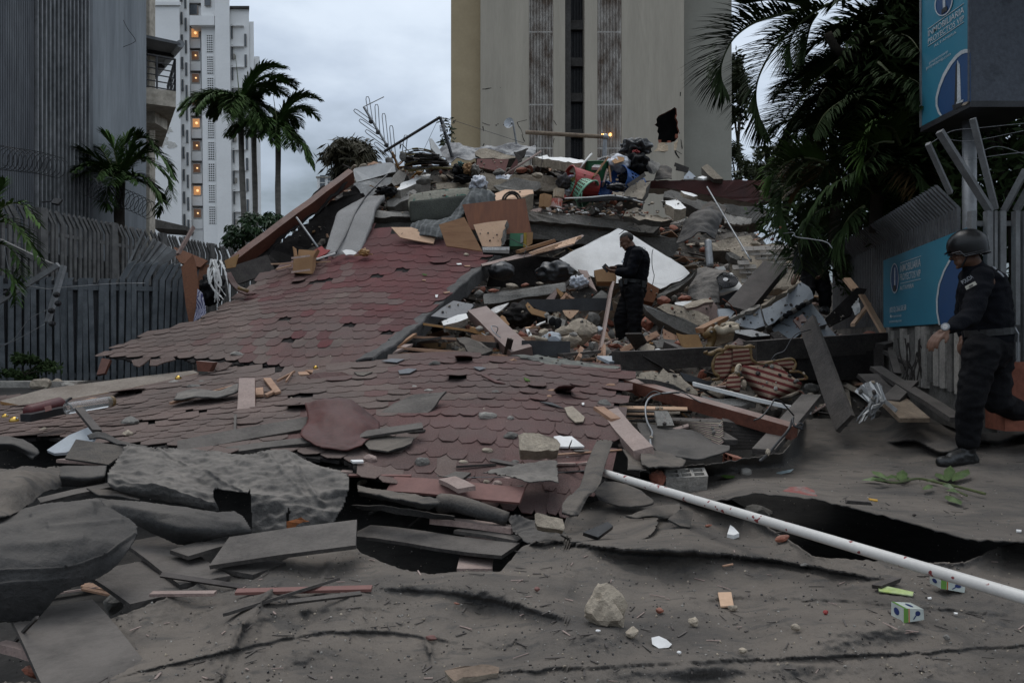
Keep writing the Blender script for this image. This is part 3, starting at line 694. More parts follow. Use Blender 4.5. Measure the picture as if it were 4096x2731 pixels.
for px,py,s_,sd_ in((365,272,42,1),(370,325,46,2),(385,300,20,3),(350,262,18,4),(395,333,24,5),(345,335,16,6)):
 k=[]
 for j in range(26):
  a=2*math.pi*j/26;r=s_*(.5+.55*noise.noise(Vector((math.cos(a)*2,math.sin(a)*2,sd_))));k.append((px+r*math.cos(a),py+r*.62*math.sin(a)))
 PL('peeled_patch',None,None,m_peel,'F',k,D=WD-.01-.004*sd_,t=.02,parent=wb)
window(443,462,9,34,WD+2.5,m_win,.1);wslab('balcony_band',443,500,36,58,WD+.3,2,m_wb);window(478,492,-20,14,WD+.9,m_win,.1)
small=thing('white_house','small distant white block with two tiny windows left of the dark tree','building',P('A2',210,870,110))
mb=MB();a=P('A2',146,768,110);b=P('A2',290,900,110);mb.box(((a.x+b.x)/2,113,(a.z-4)/2),((b.x-a.x)/2,0,0),(0,3,0),(0,0,(a.z+4)/2));mb.build('wall',m_wb,small)
mb=MB();mb.box(((a.x+b.x)/2,113,a.z+.1),((b.x-a.x)/2+.15,0,0),(0,3.2,0),(0,0,.1));mb.build('roof',m_conc,small)
for x,y in((190,812),(257,800)):
 c=P('A2',x,y,109.95);mb=MB();mb.box(c,(.32,0,0),(0,.06,0),(0,0,1.1));o=mb.build('window',m_win,small)
 mb=MB();mb.box(c+Vector((0,-.05,.05)),(.36,0,0),(0,.05,0),(0,0,.06));mb.build('glazing_bar',m_whitep,o)
 # ------------------------ louvred grey building at far left
SD=Vector((.203,.979,0));SN=Vector((.979,-.203,0))
m_streak=pm('streaked_concrete',(.29,.31,.325),(.17,.185,.20),.8,.8,.3,5,0,.25,world=True,stretch=(3,3,.22),speck=.16,thr=(.3,.7))
m_slat=pm('grey_louver',(.155,.165,.175),(.085,.09,.10),.8,.6,.2,6,0,.4,world=True,stretch=(2,2,.3))
m_travert=pm('travertine',(.48,.43,.36),(.36,.32,.26),2,.9,.3,8,0,.2)
lb=thing('louvred_building','dark grey building with tall vertical metal louvers and streaked concrete at left edge','building',Vector((-9,14,.4)))
corner=Vector(((336-1176)/FPX*16,16,0))
def FP(u,z,off=0):
 r=(u-1176)/FPX;t=(r*corner.y-corner.x)/(SD.x-r*SD.y);p=corner+SD*t+SN*off;return Vector((p.x,p.y,z))
def fslab(name,u0,u1,z0,z1,off,dep,mat,parent=None):
 a,b=FP(u0,0,off),FP(u1,0,off);mb=MB();n=SN*dep;mb.box((a+b)/2-n/2+Vector((0,0,(z0+z1)/2)),(b-a)/2,n/2,(0,0,(z1-z0)/2));return mb.build(name,mat,parent or lb)
ZT=14
fslab('wall',203,336,.3,ZT,0,6,m_streak)
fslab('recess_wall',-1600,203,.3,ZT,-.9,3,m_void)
fslab('corrugated_sheet',-1600,80,.3,ZT,-.05,.2,m_slat)
rib=MB();rib.tube([(0,0,.3),(0,0,ZT)],.016,6);rm=rib.mesh('rib',m_slat)
p0,p1=FP(-60,0),FP(80,0);nr_=int((p1-p0).length/.045)
for k in range(nr_):p=p0.lerp(p1,k/nr_)+SN*.0;mk('rib',rm,lb,Matrix.Translation((p.x,p.y,0)))
sl=MB();sl.box((0,0,ZT/2),SD*.012,SN*.05,(0,0,ZT/2-.2));sm=sl.mesh('louver',pm('louver_grey',(.24,.245,.25),(.13,.135,.14),1,.5,.15,8,0,.4))
p0,p1=FP(82,0),FP(200,0);ns=int((p1-p0).length/.085)
for k in range(ns+1):p=p0.lerp(p1,k/ns);mk('louver',sm,lb,Matrix.Translation((p.x,p.y,.2)))
for z in(2.9,3.9,5.0,6.1,7.3):a,b=FP(80,z,-.12),FP(202,z,-.12);mb=MB();mb.bar(a,b,.04,.07);mb.build('louver_rail',m_metal,lb)
for z in(3.4,4.6,6.9):a,b=FP(120,z,-.5),FP(200,z,-.5);mb=MB();mb.bar(a,b,.3,.12);mb.build('floor_beam',m_recess,lb)
for u in(203,206):a=FP(u,0,.04);mb=MB();mb.tube([a,a+UP*ZT],.02,6);mb.build('downpipe',m_slat,lb)
TB('loose_wire',None,None,m_dmetal,'A1',[(850,140,15.2),(880,200,15.2),(930,270,15.3),(920,295,15.3),(850,325,15.2)],.006,5,parent=lb)
def slabq(name,pts,dz,mat,parent=lb):
 mb=MB();k=len(pts);ar=sum((pts[i].x*pts[(i+1)%k].y-pts[(i+1)%k].x*pts[i].y)for i in range(k))
 if ar<0:pts=pts[::-1]
 mb.add([p for p in pts]+[p+Vector((0,0,dz))for p in pts],[tuple(reversed(range(k))),tuple(range(k,2*k))]+[(i,(i+1)%k,(i+1)%k+k,i+k)for i in range(k)]);return mb.build(name,mat,parent)
def zat(v,D):return 1+(784-v)/FPX*D
mb=MB();c0=Vector(((318-1176)/FPX*17.5,17.5,0));c1=Vector(((343-1176)/FPX*17.5,17.5,0));mb.box(((c0.x+c1.x)/2,17.65,4),((c1.x-c0.x)/2,0,0),(0,.14,0),(0,0,5));mb.build('rear_wall',m_travert,lb)
zb=zat(240,16.4);A_=[Vector((xs_(u,D),D,zb))for u,D in((300,16.2),(404,16.6),(372,20),(290,20))];slabq('balcony_slab',A_,.33,m_travert)
mb=MB();mb.box((xs_(334,17),17.2,zb-.12),(.25,0,0),(0,.3,0),(0,0,.12));mb.build('corbel',m_travert,lb)
rail=[Vector((xs_(u,D),D,0))for u,D in((318,16.25),(402,16.65),(385,18.4))]
rl=MB()
for k in range(6):
 z=zb+.36+.13*k;rl.tube([r+UP*z for r in rail],.014 if k<5 else .024,6)
for a,b in((rail[0],rail[1]),(rail[1],rail[2])):
 for t in(0,.5,1):rl.tube([a.lerp(b,t)+UP*(zb+.3),a.lerp(b,t)+UP*(zb+1.02)],.02,6)
rl.build('balcony_railing',m_dmetal,lb)
zc=zat(104,16.6);A_=[Vector((xs_(u,D),D,z))for u,D,z in((295,16,zc),(415,16.6,zc),(350,21.5,zc+.9),(280,21.5,zc+.9))];slabq('canopy',A_,.06,pm('canopy_sheet',(.13,.135,.145),(.09,.095,.10),2,.6,.1,12))
mb=MB();mb.tube([A_[1]+UP*.03,A_[2]+UP*.03],.08,8);mb.build('canopy_edge',m_metal,lb)
for t in(.2,.5,.8):mb=MB();mb.bar(A_[0].lerp(A_[3],t)-UP*.05,A_[1].lerp(A_[2],t)-UP*.05,.05,.08);mb.build('canopy_rib',m_dmetal,lb)
mb=MB();mb.tube([Vector((xs_(335,16.7),16.7,zb+.3)),Vector((xs_(335,16.7),16.7,zc))],.03,6);mb.build('canopy_post',m_dmetal,lb)
# ------------------------ fences at left
def slatmesh(h,tip,w_,d_,mat,bend=(-.14,0,.2)):
 """flat picket with an angled tip; local x along the fence, y across"""
 mb=MB();b=Vector(bend)
 mb.box((0,0,h/2),(w_/2,0,0),(0,d_/2,0),(0,0,h/2))
 c=[Vector((x,y,h))for x,y in((-w_/2,-d_/2),(w_/2,-d_/2),(w_/2,d_/2),(-w_/2,d_/2))];d=[p+b*(1 if i%3 else .8)for i,p in enumerate(c)]
 mb.add(c+d,[(0,1,5,4),(1,2,6,5),(2,3,7,6),(3,0,4,7),(4,5,6,7)]);return mb.mesh('slat',mat)
fa,fb=Vector((-6.53-SD.x*2.0,11-SD.y*2.0,0)),Vector((-5.46+.15,16.2+.6,0))
fl=thing('picket_fence','long grey metal picket fence with bent spear tips below the white block','fence',fa+UP*.4)
fs_=slatmesh(2.2,.2,.05,.025,m_fence);ang=math.atan2((fb-fa).y,(fb-fa).x)
n_=int((fb-fa).length/.092)
for k in range(n_):
 p=fa.lerp(fb,k/n_);mk('slat',fs_,fl,Matrix.Translation((p.x,p.y,.45))@Matrix.Rotation(ang,4,'Z')@Matrix.Rotation(random.gauss(0,.008),4,'X'))
for z in(2.52,.8):mb=MB();mb.bar(fa+UP*z+SN*-.03,fb+UP*z+SN*-.03,.05,.05);mb.build('rail',m_fence,fl)
for u in(95,258,373,484):
 r=(u-1176)/FPX;t=(r*fa.y-fa.x)/(SD.x-r*SD.y);p=fa+SD*t;mb=MB();mb.box(p+UP*1.6,SD*.06,SN*.05,(0,0,1.25));mb.build('post',m_fence,fl)
bk=MB();a,b=fa-SN*.12,fa.lerp(fb,.72)-SN*.12;bk.box((a+b)/2+UP*1.45,(b-a)/2,SN*.01,(0,0,.8));bk.build('backing_sheet',pm('fence_backing',(.06,.062,.066),(.04,.041,.044),2,.8,.2,20),fl)
ga,gb=P('B1',-40,350,9.55),P('B1',1300,385,11.3)
gate=thing('slatted_gate','dark blue grey slatted gate with bent tips buckled by the fallen roof','gate',Vector((ga.x,ga.y,.45)))
gm=slatmesh(1.45,.3,.064,.045,m_gate,(.14,0,.27));gm2=slatmesh(1.42,.02,.06,.045,m_gate,(.02,0,.04));gdir=Vector((gb.x-ga.x,gb.y-ga.y,0));gang=math.atan2(gdir.y,gdir.x)
n_=29
for k in range(n_):
 t=k/(n_-1);p=ga.lerp(gb,t);bent=t>.58
 z0=p.z-1.45;M=Matrix.Translation((p.x,p.y,z0))@Matrix.Rotation(gang,4,'Z')@Matrix.Rotation(random.gauss(0,.012)+(.10*(t-.5)if bent else 0),4,'Y')@Matrix.Rotation(-.02+random.gauss(0,.012),4,'X')
 mk('slat',gm if bent else gm2,gate,M)
for dz in(-.12,-1.25):mb=MB();mb.bar(Vector(ga)+UP*dz+Vector((0,.05,0)),Vector(gb)+UP*dz+Vector((0,.05,0)),.04,.06);mb.build('rail',m_gate,gate)
for t in(.30,.97):p=ga.lerp(gb,t);mb=MB();mb.box((p.x,p.y+.06,p.z-.75),(.05,0,0),(0,.04,0),(0,0,.82));mb.build('post',m_gate,gate)
p=ga.lerp(gb,.5)+Vector((0,.12,0));mb=MB();mb.box((p.x,p.y,p.z-.75),gdir/2,(0,.008,0),(0,0,.7));mb.build('backing_sheet',MC['fence_backing'],gate)
mb=MB()
for k in range(7):
 a=P('B1',850+k*28,360-k*4,11.1);mb.bar(a,a+Vector((.26+.02*k,.05,.62-.05*k)),.085,.03,.3*k)
mb.build('broken_slats',m_fencel,gate)
# ------------------------ right-hand fence, signs
ra=Vector((4.25,9.0,0))+SD*3.2;rb=Vector((4.25,9.0,0))-SD*3.7
rfd=(rb-ra).normalized();rang=math.atan2(rfd.y,rfd.x);RN=Vector((-.979,.203,0))
rf=thing('picket_fence','tall dark picket fence carrying the lower blue sign at right','fence',Vector((ra.x,ra.y,.6)))
rm_=slatmesh(.95,.3,.04,.03,pm('shaded_fence_paint',(.13,.132,.135),(.08,.08,.082),6,.65,.2,50,.1,.4),(.0,-.18,.2));nrs=int((rb-ra).length/.088)
for k in range(nrs):
 p=ra.lerp(rb,k/nrs);D=p.y
 if D>6.75:mk('slat',rm_,rf,Matrix.Translation((p.x,p.y,1.18))@Matrix.Rotation(rang,4,'Z'))
for z in(2.02,1.32):mb=MB();mb.bar(ra+UP*z-RN*.03,rb.lerp(ra,.33)+UP*z-RN*.03,.04,.05);mb.build('rail',m_fence,rf)
wl=MB();a,b=ra,rb-rfd*1.15;wl.box((a+b)/2+UP*.72-RN*.1,(b-a)/2,RN*.11,(0,0,.46));wl.build('base_wall',m_concd,rf)
for k in range(14):
 p=Vector((4.25,9,0)).lerp(Vector((4.25,9,0))-SD*2.6,k/14);mb=MB();mb.box(p+UP*(.83+.03*random.random())+RN*.02,SD*random.uniform(.06,.09),RN*.03,(0,0,random.uniform(.22,.3)));mb.build('cracked_render',m_conc if k%3 else m_concd,rf)
ng=thing('fence_gate','pale steel fence bays with broken V shaped post arms behind the helmeted officer','fence',P('F',2290,900,6.2))
for x0,x1 in((2135,2155),(1975,2010),(2085,2125),(2175,2215),(2280,2310),(2335,2365)):
 D=6.3;a,b=P('A4',x0,1455,D),P('A4',x1,1455,D);mb=MB();mb.box(((a.x+b.x)/2,D,(a.z+.8)/2),((b.x-a.x)/2,0,0),(0,.03,0),(0,0,(a.z-.8)/2));mb.build('post',m_fencel,ng)
for(x0,y0,x1,y1,w_)in((2120,1455,1770,905,.05),(2155,1440,1998,818,.042),(2215,1450,2365,1170,.05),(2300,1450,2420,1230,.045),(1845,1330,1690,990,.035)):
 a,b=P('A4',x0,y0,6.3),P('A4',x1,y1,6.15);mb=MB();mb.bar(a,b,w_,.045,.3);mb.build('arm',m_fencel,ng)
mb=MB();mb.bar(P('A4',1960,1540,6.34),P('A4',2440,1540,6.34),.03,.04);mb.build('rail',m_fencel,ng)
for i,pts in enumerate(([(1690,1000,6.2),(1850,905,6.3),(2060,880,6.3),(2352,850,6.4)],[(1820,960,6.2),(2000,970,6.3),(2352,900,6.3)],[(1960,1100,6.2),(2100,1080,6.3),(2250,1060,6.3),(2352,1050,6.4)],[(2060,1040,6.2),(2180,1010,6.3),(2352,1060,6.3)])):
 TB('fence_wire',('uppermost','second','third','lowest')[i]+' thin loose wire strung across the bent gate arms','wire',m_metal,'A4',pts,.0022,4)
SG0=Vector((4.25,9.0,0))+RN*.05
sx=-SD
zt,zb_=P('F',2040,598,9).z,P('F',2040,752,9).z
m_sgn=pm('sign_turquoise',(.033,.235,.335),(.028,.20,.30),1.2,.45,.05,60,0,.4,speck=.05)
m_sgnd=pm('sign_blue',(.018,.075,.20),(.015,.06,.17),1.0,.45,.05,60,0,.4,speck=.05)
m_ltr=pm('sign_lettering',(.60,.63,.65),(.48,.52,.54),6,.5,.0,60,0,.3)
sg=thing('sign_board','lower turquoise estate agency sign with telephone number fixed to the fence','sign',SG0+UP*zb_)
SW=2.75
mb=MB();mb.box(SG0+sx*SW/2+UP*(zt+zb_)/2-RN*.02,sx*SW/2,RN*.02,(0,0,(zt-zb_)/2));mb.build('panel',m_sgn,sg)
def onplane(f,x,y,p0,n):
 r=ray(f,x,y);return CAM+r*((p0-CAM).dot(n)/r.dot(n))
def text(parent,s,p,ex,ez,nrm,height,width=None,mat=None,name='lettering',bold=.003,shear=0):
 c=bpy.data.curves.new(name,'FONT');c.body=s;c.size=1;c.extrude=0.001;c.offset=bold;c.resolution_u=3;c.shear=shear
 tmp=bpy.data.objects.new('tmp',c);COL.objects.link(tmp);dg=bpy.context.evaluated_depsgraph_get();me=bpy.data.meshes.new_from_object(tmp.evaluated_get(dg));bpy.data.objects.remove(tmp)
 xs=[v.co.x for v in me.vertices];ys=[v.co.y for v in me.vertices];W_=max(xs)-min(xs);x0,y0=min(xs),0
 Hc=.70;ky=height/Hc;kx=width/W_ if width else ky
 O=orgw(parent)
 for v in me.vertices:v.co=p-O+ex*((v.co.x-x0)*kx)+ez*((v.co.y-y0)*ky)+nrm*(v.co.z*.2+.004)
 me.materials.clear();me.materials.append(mat or m_ltr);o=bpy.data.objects.new(name,me);COL.objects.link(o);o.parent=parent;return o
def text_px(parent,s,f,bl,br_,tl,p0,n,mat=None,name='lettering',bold=.003):
 a,b,c=onplane(f,*bl,p0,n),onplane(f,*br_,p0,n),onplane(f,*tl,p0,n);ex=(b-a).normalized();ez=n.cross(ex)
 if ez.z<0:ez=-ez
 return text(parent,s,a,ex,ez,n,(c-a).dot(ez),(b-a).length,mat,name,bold)
PS=SG0+RN*.001
text_px(sg,'INMOBILIARIA','E4',(1497,545),(1733,470),(1497,460),PS,RN);text_px(sg,'PROYECTOS VIP','E4',(1494,638),(1732,590),(1494,562),PS,RN)
text_px(sg,'ALTAMIRA','E4',(1494,748),(1655,716),(1494,700),PS,RN,bold=-.004);text_px(sg,'(0212) 266.58.58','E4',(1378,1003),(1566,972),(1378,945),PS,RN)
text_px(sg,'proyectosvip','E4',(1398,1058),(1512,1048),(1398,1030),PS,RN,bold=-.004);text_px(sg,'proyectovip.com','E4',(1376,1118),(1512,1108),(1376,1088),PS,RN,bold=-.004)
def flat(parent,name,f,pts,p0,n,mat,t=.004,lift=.004):
 mb=MB();q=[onplane(f,*p,p0,n)+n*lift for p in pts];plate(mb,q,n,t);return mb.build(name,[mat,mat],parent)
def ell(cx,cy,rx,ry,n=28,a0=0,a1=2*math.pi,rot=0):
 o=[]
 for k in range(n+(0 if a1-a0>6.2 else 1)):
  a=a0+(a1-a0)*k/n;x,y=rx*math.cos(a),ry*math.sin(a);o.append((cx+x*math.cos(rot)-y*math.sin(rot),cy+x*math.sin(rot)+y*math.cos(rot)))
 return o
def ring(parent,name,f,o1,o2,p0,n,mat,lift=.005):
 mb=MB();a=[onplane(f,*p,p0,n)+n*lift for p in o1];b=[onplane(f,*p,p0,n)+n*lift for p in o2];k=len(a);mb.v=a+b
 for i in range(k):mb.f.append((i,(i+1)%k,k+(i+1)%k,k+i));mb.mi.append(0)
 return mb.build(name,mat,parent)
flat(sg,'rule','E4',[(1500,434),(1733,353),(1733,359),(1500,440)],PS,RN,m_ltr);flat(sg,'rule','E4',[(1500,668),(1728,616),(1728,622),(1500,674)],PS,RN,m_ltr)
flat(sg,'emblem','E4',ell(1437,610,43,164),PS,RN,m_sgnd);ring(sg,'emblem_ring','E4',ell(1437,610,47,172),ell(1437,610,41,160),PS,RN,m_ltr,.007)
flat(sg,'obelisk','E4',[(1436,490),(1441,490),(1443,690),(1434,690)],PS,RN,m_ltr,lift=.008);flat(sg,'obelisk_base','E4',[(1424,690),(1450,690),(1454,755),(1418,760)],PS,RN,m_black,lift=.008)
flat(sg,'glyph','E4',ell(1388,1045,7,16),PS,RN,m_ltr)
bigc=[(2330,300),(2180,330),(2090,395),(2020,520),(1960,680),(1935,850),(1938,1000),(1965,1145),(2330,1120)];flat(sg,'blue_disc','E4',bigc,PS,RN,m_sgnd)
mb=MB();o1=bigc[:-1];a=[onplane('E4',*p,PS,RN)+RN*.008 for p in o1];b=[onplane('E4',x-20,y-(8 if i<3 else 0),PS,RN)+RN*.008 for i,(x,y)in enumerate(o1)]
for i in range(len(a)-1):mb.add([a[i],a[i+1],b[i+1],b[i]],[(0,1,2,3)])
mb.build('disc_rim',m_ltr,sg)
bs=thing('box_sign','tall turquoise box sign on a round grey pole above the fence','sign',Vector((3.95,7.0,.6)))
m_steel=pm('weathered_sign_side',(.085,.095,.115),(.04,.045,.055),5,.6,.2,30,0,.4,thr=(.28,.42))
XF=3.80;zbot_=P('F',2229,234,6.6).z
mb=MB();mb.box((4.10,6.99,zbot_+2.2),(.30-.004,0,0),(0,.39,0),(0,0,2.2));mb.build('box',m_steel,bs)
mb=MB();mb.box((4.10,6.99,zbot_-.02),(.31,0,0),(0,.40,0),(0,0,.025));mb.build('underside',m_dmetal,bs)
WN=Vector((-1,0,0));PW=Vector((XF,7,3))
mb=MB();mb.box((XF+.002,6.99,zbot_+2.2),(.006,0,0),(0,.385,0),(0,0,2.19));mb.build('face',m_sgn,bs)
PW2=Vector((XF-.005,7,3))
text_px(bs,'INMOBILIARIA','E3',(318,415),(722,140),(316,350),PW2,WN);text_px(bs,'PROYECTOS VIP','E3',(318,497),(722,228),(318,440),PW2,WN)
text_px(bs,'ALTAMIRA','E3',(385,533),(636,372),(385,505),PW2,WN,bold=-.004);text_px(bs,'proyectosvip','E3',(332,722),(543,588),(332,690),PW2,WN,bold=-.004);text_px(bs,'proyectovip.com','E3',(300,782),(572,620),(300,745),PW2,WN,bold=-.004)
flat(bs,'rule','E3',[(315,325),(718,38),(718,44),(315,332)],PW2,WN,m_ltr);flat(bs,'rule','E3',[(315,515),(718,244),(718,250),(315,522)],PW2,WN,m_ltr)
flat(bs,'emblem','E3',ell(498,30,88,148,rot=.25),PW2,WN,m_sgnd);ring(bs,'emblem_ring','E3',ell(498,30,98,156,rot=.25),ell(498,30,86,144,rot=.25),PW2,WN,m_ltr,.008)
flat(bs,'obelisk','E3',[(490,-20),(512,-34),(518,78),(492,94)],PW2,WN,m_ltr,lift=.01);flat(bs,'obelisk_base','E3',[(478,110),(535,72),(540,120),(476,160)],PW2,WN,m_black,lift=.01)
arc=[(790,552),(740,552),(690,570),(630,620),(560,710),(490,830),(440,960),(408,1090),(408,1190),(435,1270),(462,1300)]
arc2=[(790,592),(745,594),(700,610),(650,650),(580,740),(510,860),(460,985),(430,1100),(430,1180),(455,1255),(480,1290)]
flat(bs,'blue_disc','E3',arc2+[(792,1140)],PW2,WN,m_sgnd)
mb=MB()
for i in range(len(arc)-1):q=[onplane('E3',*p,PW2,WN)+WN*.008 for p in(arc[i],arc[i+1],arc2[i+1],arc2[i])];mb.add(q,[(0,1,2,3)])
mb.build('disc_rim',m_ltr,bs)
flat(bs,'obelisk','E3',[(654,680),(680,730),(692,1118),(652,1146)],PW2,WN,m_ltr,lift=.01);flat(bs,'obelisk_shade_side','E3',[(654,680),(652,1146),(620,1165),(634,745)],PW2,WN,m_black,lift=.009)
flat(bs,'obelisk_step','E3',[(642,1145),(720,1115),(716,1142),(640,1168)],PW2,WN,m_ltr,lift=.010);flat(bs,'obelisk_base','E3',[(620,1166),(592,1185),(606,1232),(694,1200),(706,1145)],PW2,WN,m_black,lift=.0085)
flat(bs,'torn_edge','E3',[(700,1185),(730,1150),(778,1135),(780,1150),(745,1180)],PW2,WN,m_conct,lift=.012)
mb=MB();mb.box((XF-.004,7.385,zbot_+2.2),(.012,0,0),(0,.012,0),(0,0,2.2));mb.build('edge_strip',m_metal,bs);mb=MB();mb.box((XF-.006,6.603,zbot_+2.2),(.012,0,0),(0,.01,0),(0,0,2.2));mb.build('edge_strip',m_steel,bs)
mb=MB();mb.tube([(4.02,7.0,.5),(4.02,7.0,zbot_)],.058,14);mb.build('pole',m_metal,bs,True)
mb=MB();mb.box((4.75,6.4,.57),(.9,0,0),(0,.18,0),(0,0,.27));mb.build('low_wall',pm('terracotta_paint',(.24,.088,.055),(.17,.063,.042),2,.85,.2,30,.2,.2),label='low terracotta painted wall behind the legs of the helmeted officer',cat='wall')
# ------------------------ palms and trees
m_leaf=pm('palm_green',(.07,.12,.032),(.035,.07,.02),2,.75,.1,40,0,.12,rnd=.3,speck=.15)
m_leafd=pm('dark_palm_green',(.038,.062,.021),(.02,.035,.012),2,.75,.1,40,0,.12,rnd=.3,speck=.15)
m_leafy=pm('bright_palm_green',(.065,.115,.026),(.04,.075,.017),2,.75,.1,40,0,.12,rnd=.25,speck=.15)
m_leafdry=pm('dry_frond',(.13,.085,.035),(.075,.05,.022),3,.7,.1,40,0,.2)
m_stem=pm('palm_stem',(.10,.115,.045),(.06,.075,.03),2,.6,.1,30,0,.3)
m_trunk=pm('palm_trunk',(.175,.16,.14),(.10,.092,.082),1.5,.9,.6,14,0,.2,stretch=(1,1,3))
m_bark=pm('dark_bark',(.06,.05,.04),(.035,.03,.025),3,.9,.6,20,0,.2)
m_tleaf=pm('tree_leaf',(.05,.06,.025),(.028,.035,.015),1.2,.6,.1,20,0,.3,rnd=.1,speck=.2)
m_tbrown=pm('brown_green_leaf',(.06,.052,.028),(.03,.028,.016),1.0,.65,.1,20,0,.25,speck=.25)
m_bush=pm('glossy_leaf',(.035,.075,.025),(.02,.045,.015),1.5,.45,.1,20,0,.4,speck=.2)
def frond(mb,pts,n,Lmax,hang,width,rng,side=0,stem=.012,wob=.12,comb=False):
 pts=smoothline([Vector(p)for p in pts],6);mb.m=1;mb.tube(pts,[stem*(1-.85*i/(len(pts)-1))for i in range(len(pts))],5);mb.m=0
 for sgn in((-1,1)if not side else(side,)):
  for i in range(n):
   t=.06+.94*(i+rng.random()*.5)/n;p=crline(pts,t);T=(crline(pts,min(1,t+.02))-crline(pts,t-.02)).normalized()
   S=T.cross(UP)
   if S.length<.25:S=T.cross(Vector((0,1,0)))
   S=S.normalized()*sgn
   if comb:
    V_=Vector((0,1,0));S=T.cross(V_).normalized();S=S if S.dot(pts[len(pts)//2]-pts[0].lerp(pts[-1],.5))>0 else-S;S=(S*(1 if sgn>0 else .35)+V_*.55*sgn).normalized()
   ln=Lmax*min(1,.35+2.2*t)*(1-.62*max(0,(t-.55)/.45)**1.6)*rng.uniform(.85,1.1)
   d=(S*.75+T*(.55+.45*t)+UP*.18+Vector((rng.gauss(0,wob),rng.gauss(0,wob),rng.gauss(0,wob)))).normalized()
   w_=width*rng.uniform(.8,1.15);q=p.copy();vs=[];W=d.cross(UP);W=(W.normalized()if W.length>.1 else T)
   for k in range(4):
    ww=w_*(.55,1,.75,.04)[k];vs+=[q-W*ww/2,q+W*ww/2]
    q=q+d*ln/3;d=(d-UP*hang*(.55+.4*k)).normalized()
   mb.add(vs,[(0,1,3,2),(2,3,5,4),(4,5,7,6)])
def arch(base,az,el,length,droop,n=6):
 """points of an arching leaf stalk"""
 d=Vector((math.cos(az)*math.cos(el),math.sin(az)*math.cos(el),math.sin(el)));p=Vector(base);out=[p.copy()]
 for k in range(n):
  p=p+d*length/n;out.append(p.copy());d=(d-UP*droop*(.5+k/n)).normalized()
 return out
def palm(name,label,base,top,r0,r1,nf,L_,droop,leaf,Lmax,hang,seed,mats,trunkmat=m_trunk,shaft=0,cat='palm tree',group=None,els=(-.2,1.3),width=.045,nleaf=46,stem=.02,extra=()):
 rng=random.Random(seed);root=thing(name,label,cat,base,group);base=Vector(base);top=Vector(top)
 mb=MB();n=10;mb.tube([base.lerp(top,i/n)+Vector((math.sin(i*.9+seed),math.cos(i*.7),0))*r0*.12 for i in range(n+1)],[r0+(r1-r0)*i/n+r0*.05*math.sin(i*2.1)for i in range(n+1)],10);mb.build('trunk',trunkmat,root,True)
 if shaft:mb=MB();mb.tube([top,top+UP*shaft*.5,top+UP*shaft],[r1*1.05,r1*1.0,r1*.4],10);mb.build('crownshaft',m_stem,root,True);top=top+UP*shaft*.9
 for k in range(nf):
  az=k*2.399+rng.uniform(-.25,.25);el=els[0]+(els[1]-els[0])*((k*.618)%1);q=MB()
  frond(q,arch(top,az,el,L_*rng.uniform(.85,1.08),droop*rng.uniform(.8,1.2)),nleaf,Lmax,hang,width,rng,stem=stem);q.build('frond',mats,root)
 for pts in extra:
  q=MB();frond(q,pts,nleaf,Lmax,hang,width,rng,stem=stem);q.build('frond',mats,root)
 return root
for i,(ub,vb,ut,vt,D,lab,nf,sd_)in enumerate(((566,545,553,290,45,'tallest royal palm with a green crownshaft in front of the white block',25,4),(589,560,583,290,48,'middle royal palm half hidden by its taller neighbour',18,9),(641,520,638,335,46,'right royal palm standing clear against the sky',22,5))):
 b=P('F',ub,vb,D);t=P('F',ut,vt,D);palm('royal_palm',lab,b-UP*3.5,t,.165,.155,nf,3.5 if i<2 else 3.2,.34,None,.95,.4,sd_,[m_leaf if i!=1 else m_leafd,m_stem],m_trunk,1.6 if i<2 else 1.3,group='royal palms beside the white block',els=(-.45,1.2),width=.085,nleaf=80,stem=.04)
 if i!=1:
  mb=MB();mb.tube([t+UP*1.0,t+UP*(4.0 if i==0 else 3.2)+Vector((-.3,0,0))],[.04,.01],6);mb.build('spear_leaf',m_stem,bpy.context.scene.objects['royal_palm'+('' if i==0 else '.%03d'%i)])
c=P('F',272,400,14.5)
sp=lambda*uv:[P('F',u,v,14.5+dd)for u,v,dd in uv]
palm('low_palm','low arching palm growing behind the left picket fence',P('F',278,520,14.5)-UP*1.0,P('F',274,415,14.5),.10,.085,12,.95,.3,None,.36,.3,11,[m_leaf,m_stem],m_bark,els=(.1,1.35),width=.034,nleaf=64,stem=.016,extra=(sp((274,412,0),(230,370,-.2),(190,350,-.3),(150,365,-.4),(140,400,-.4)),sp((274,412,0),(225,395,-.1),(185,400,-.3),(150,425,-.4),(138,470,-.4)),sp((274,412,0),(315,365,.1),(350,375,.1),(385,410,.2),(395,460,.2)),sp((274,412,0),(305,330,.2),(335,318,.2),(362,345,.2)),sp((274,412,0),(310,400,-.2),(345,420,-.2),(370,455,-.2),(362,490,-.2)),sp((274,412,0),(262,345,-.1),(243,305,-.1)),sp((274,412,0),(255,420,-.3),(245,450,-.4),(250,475,-.4)),sp((274,412,0),(330,345,.3),(375,365,.3),(400,410,.3)),sp((274,412,0),(284,340,.3),(300,305,.4)),sp((274,412,0),(230,340,.2),(205,330,.3),(170,340,.3))))
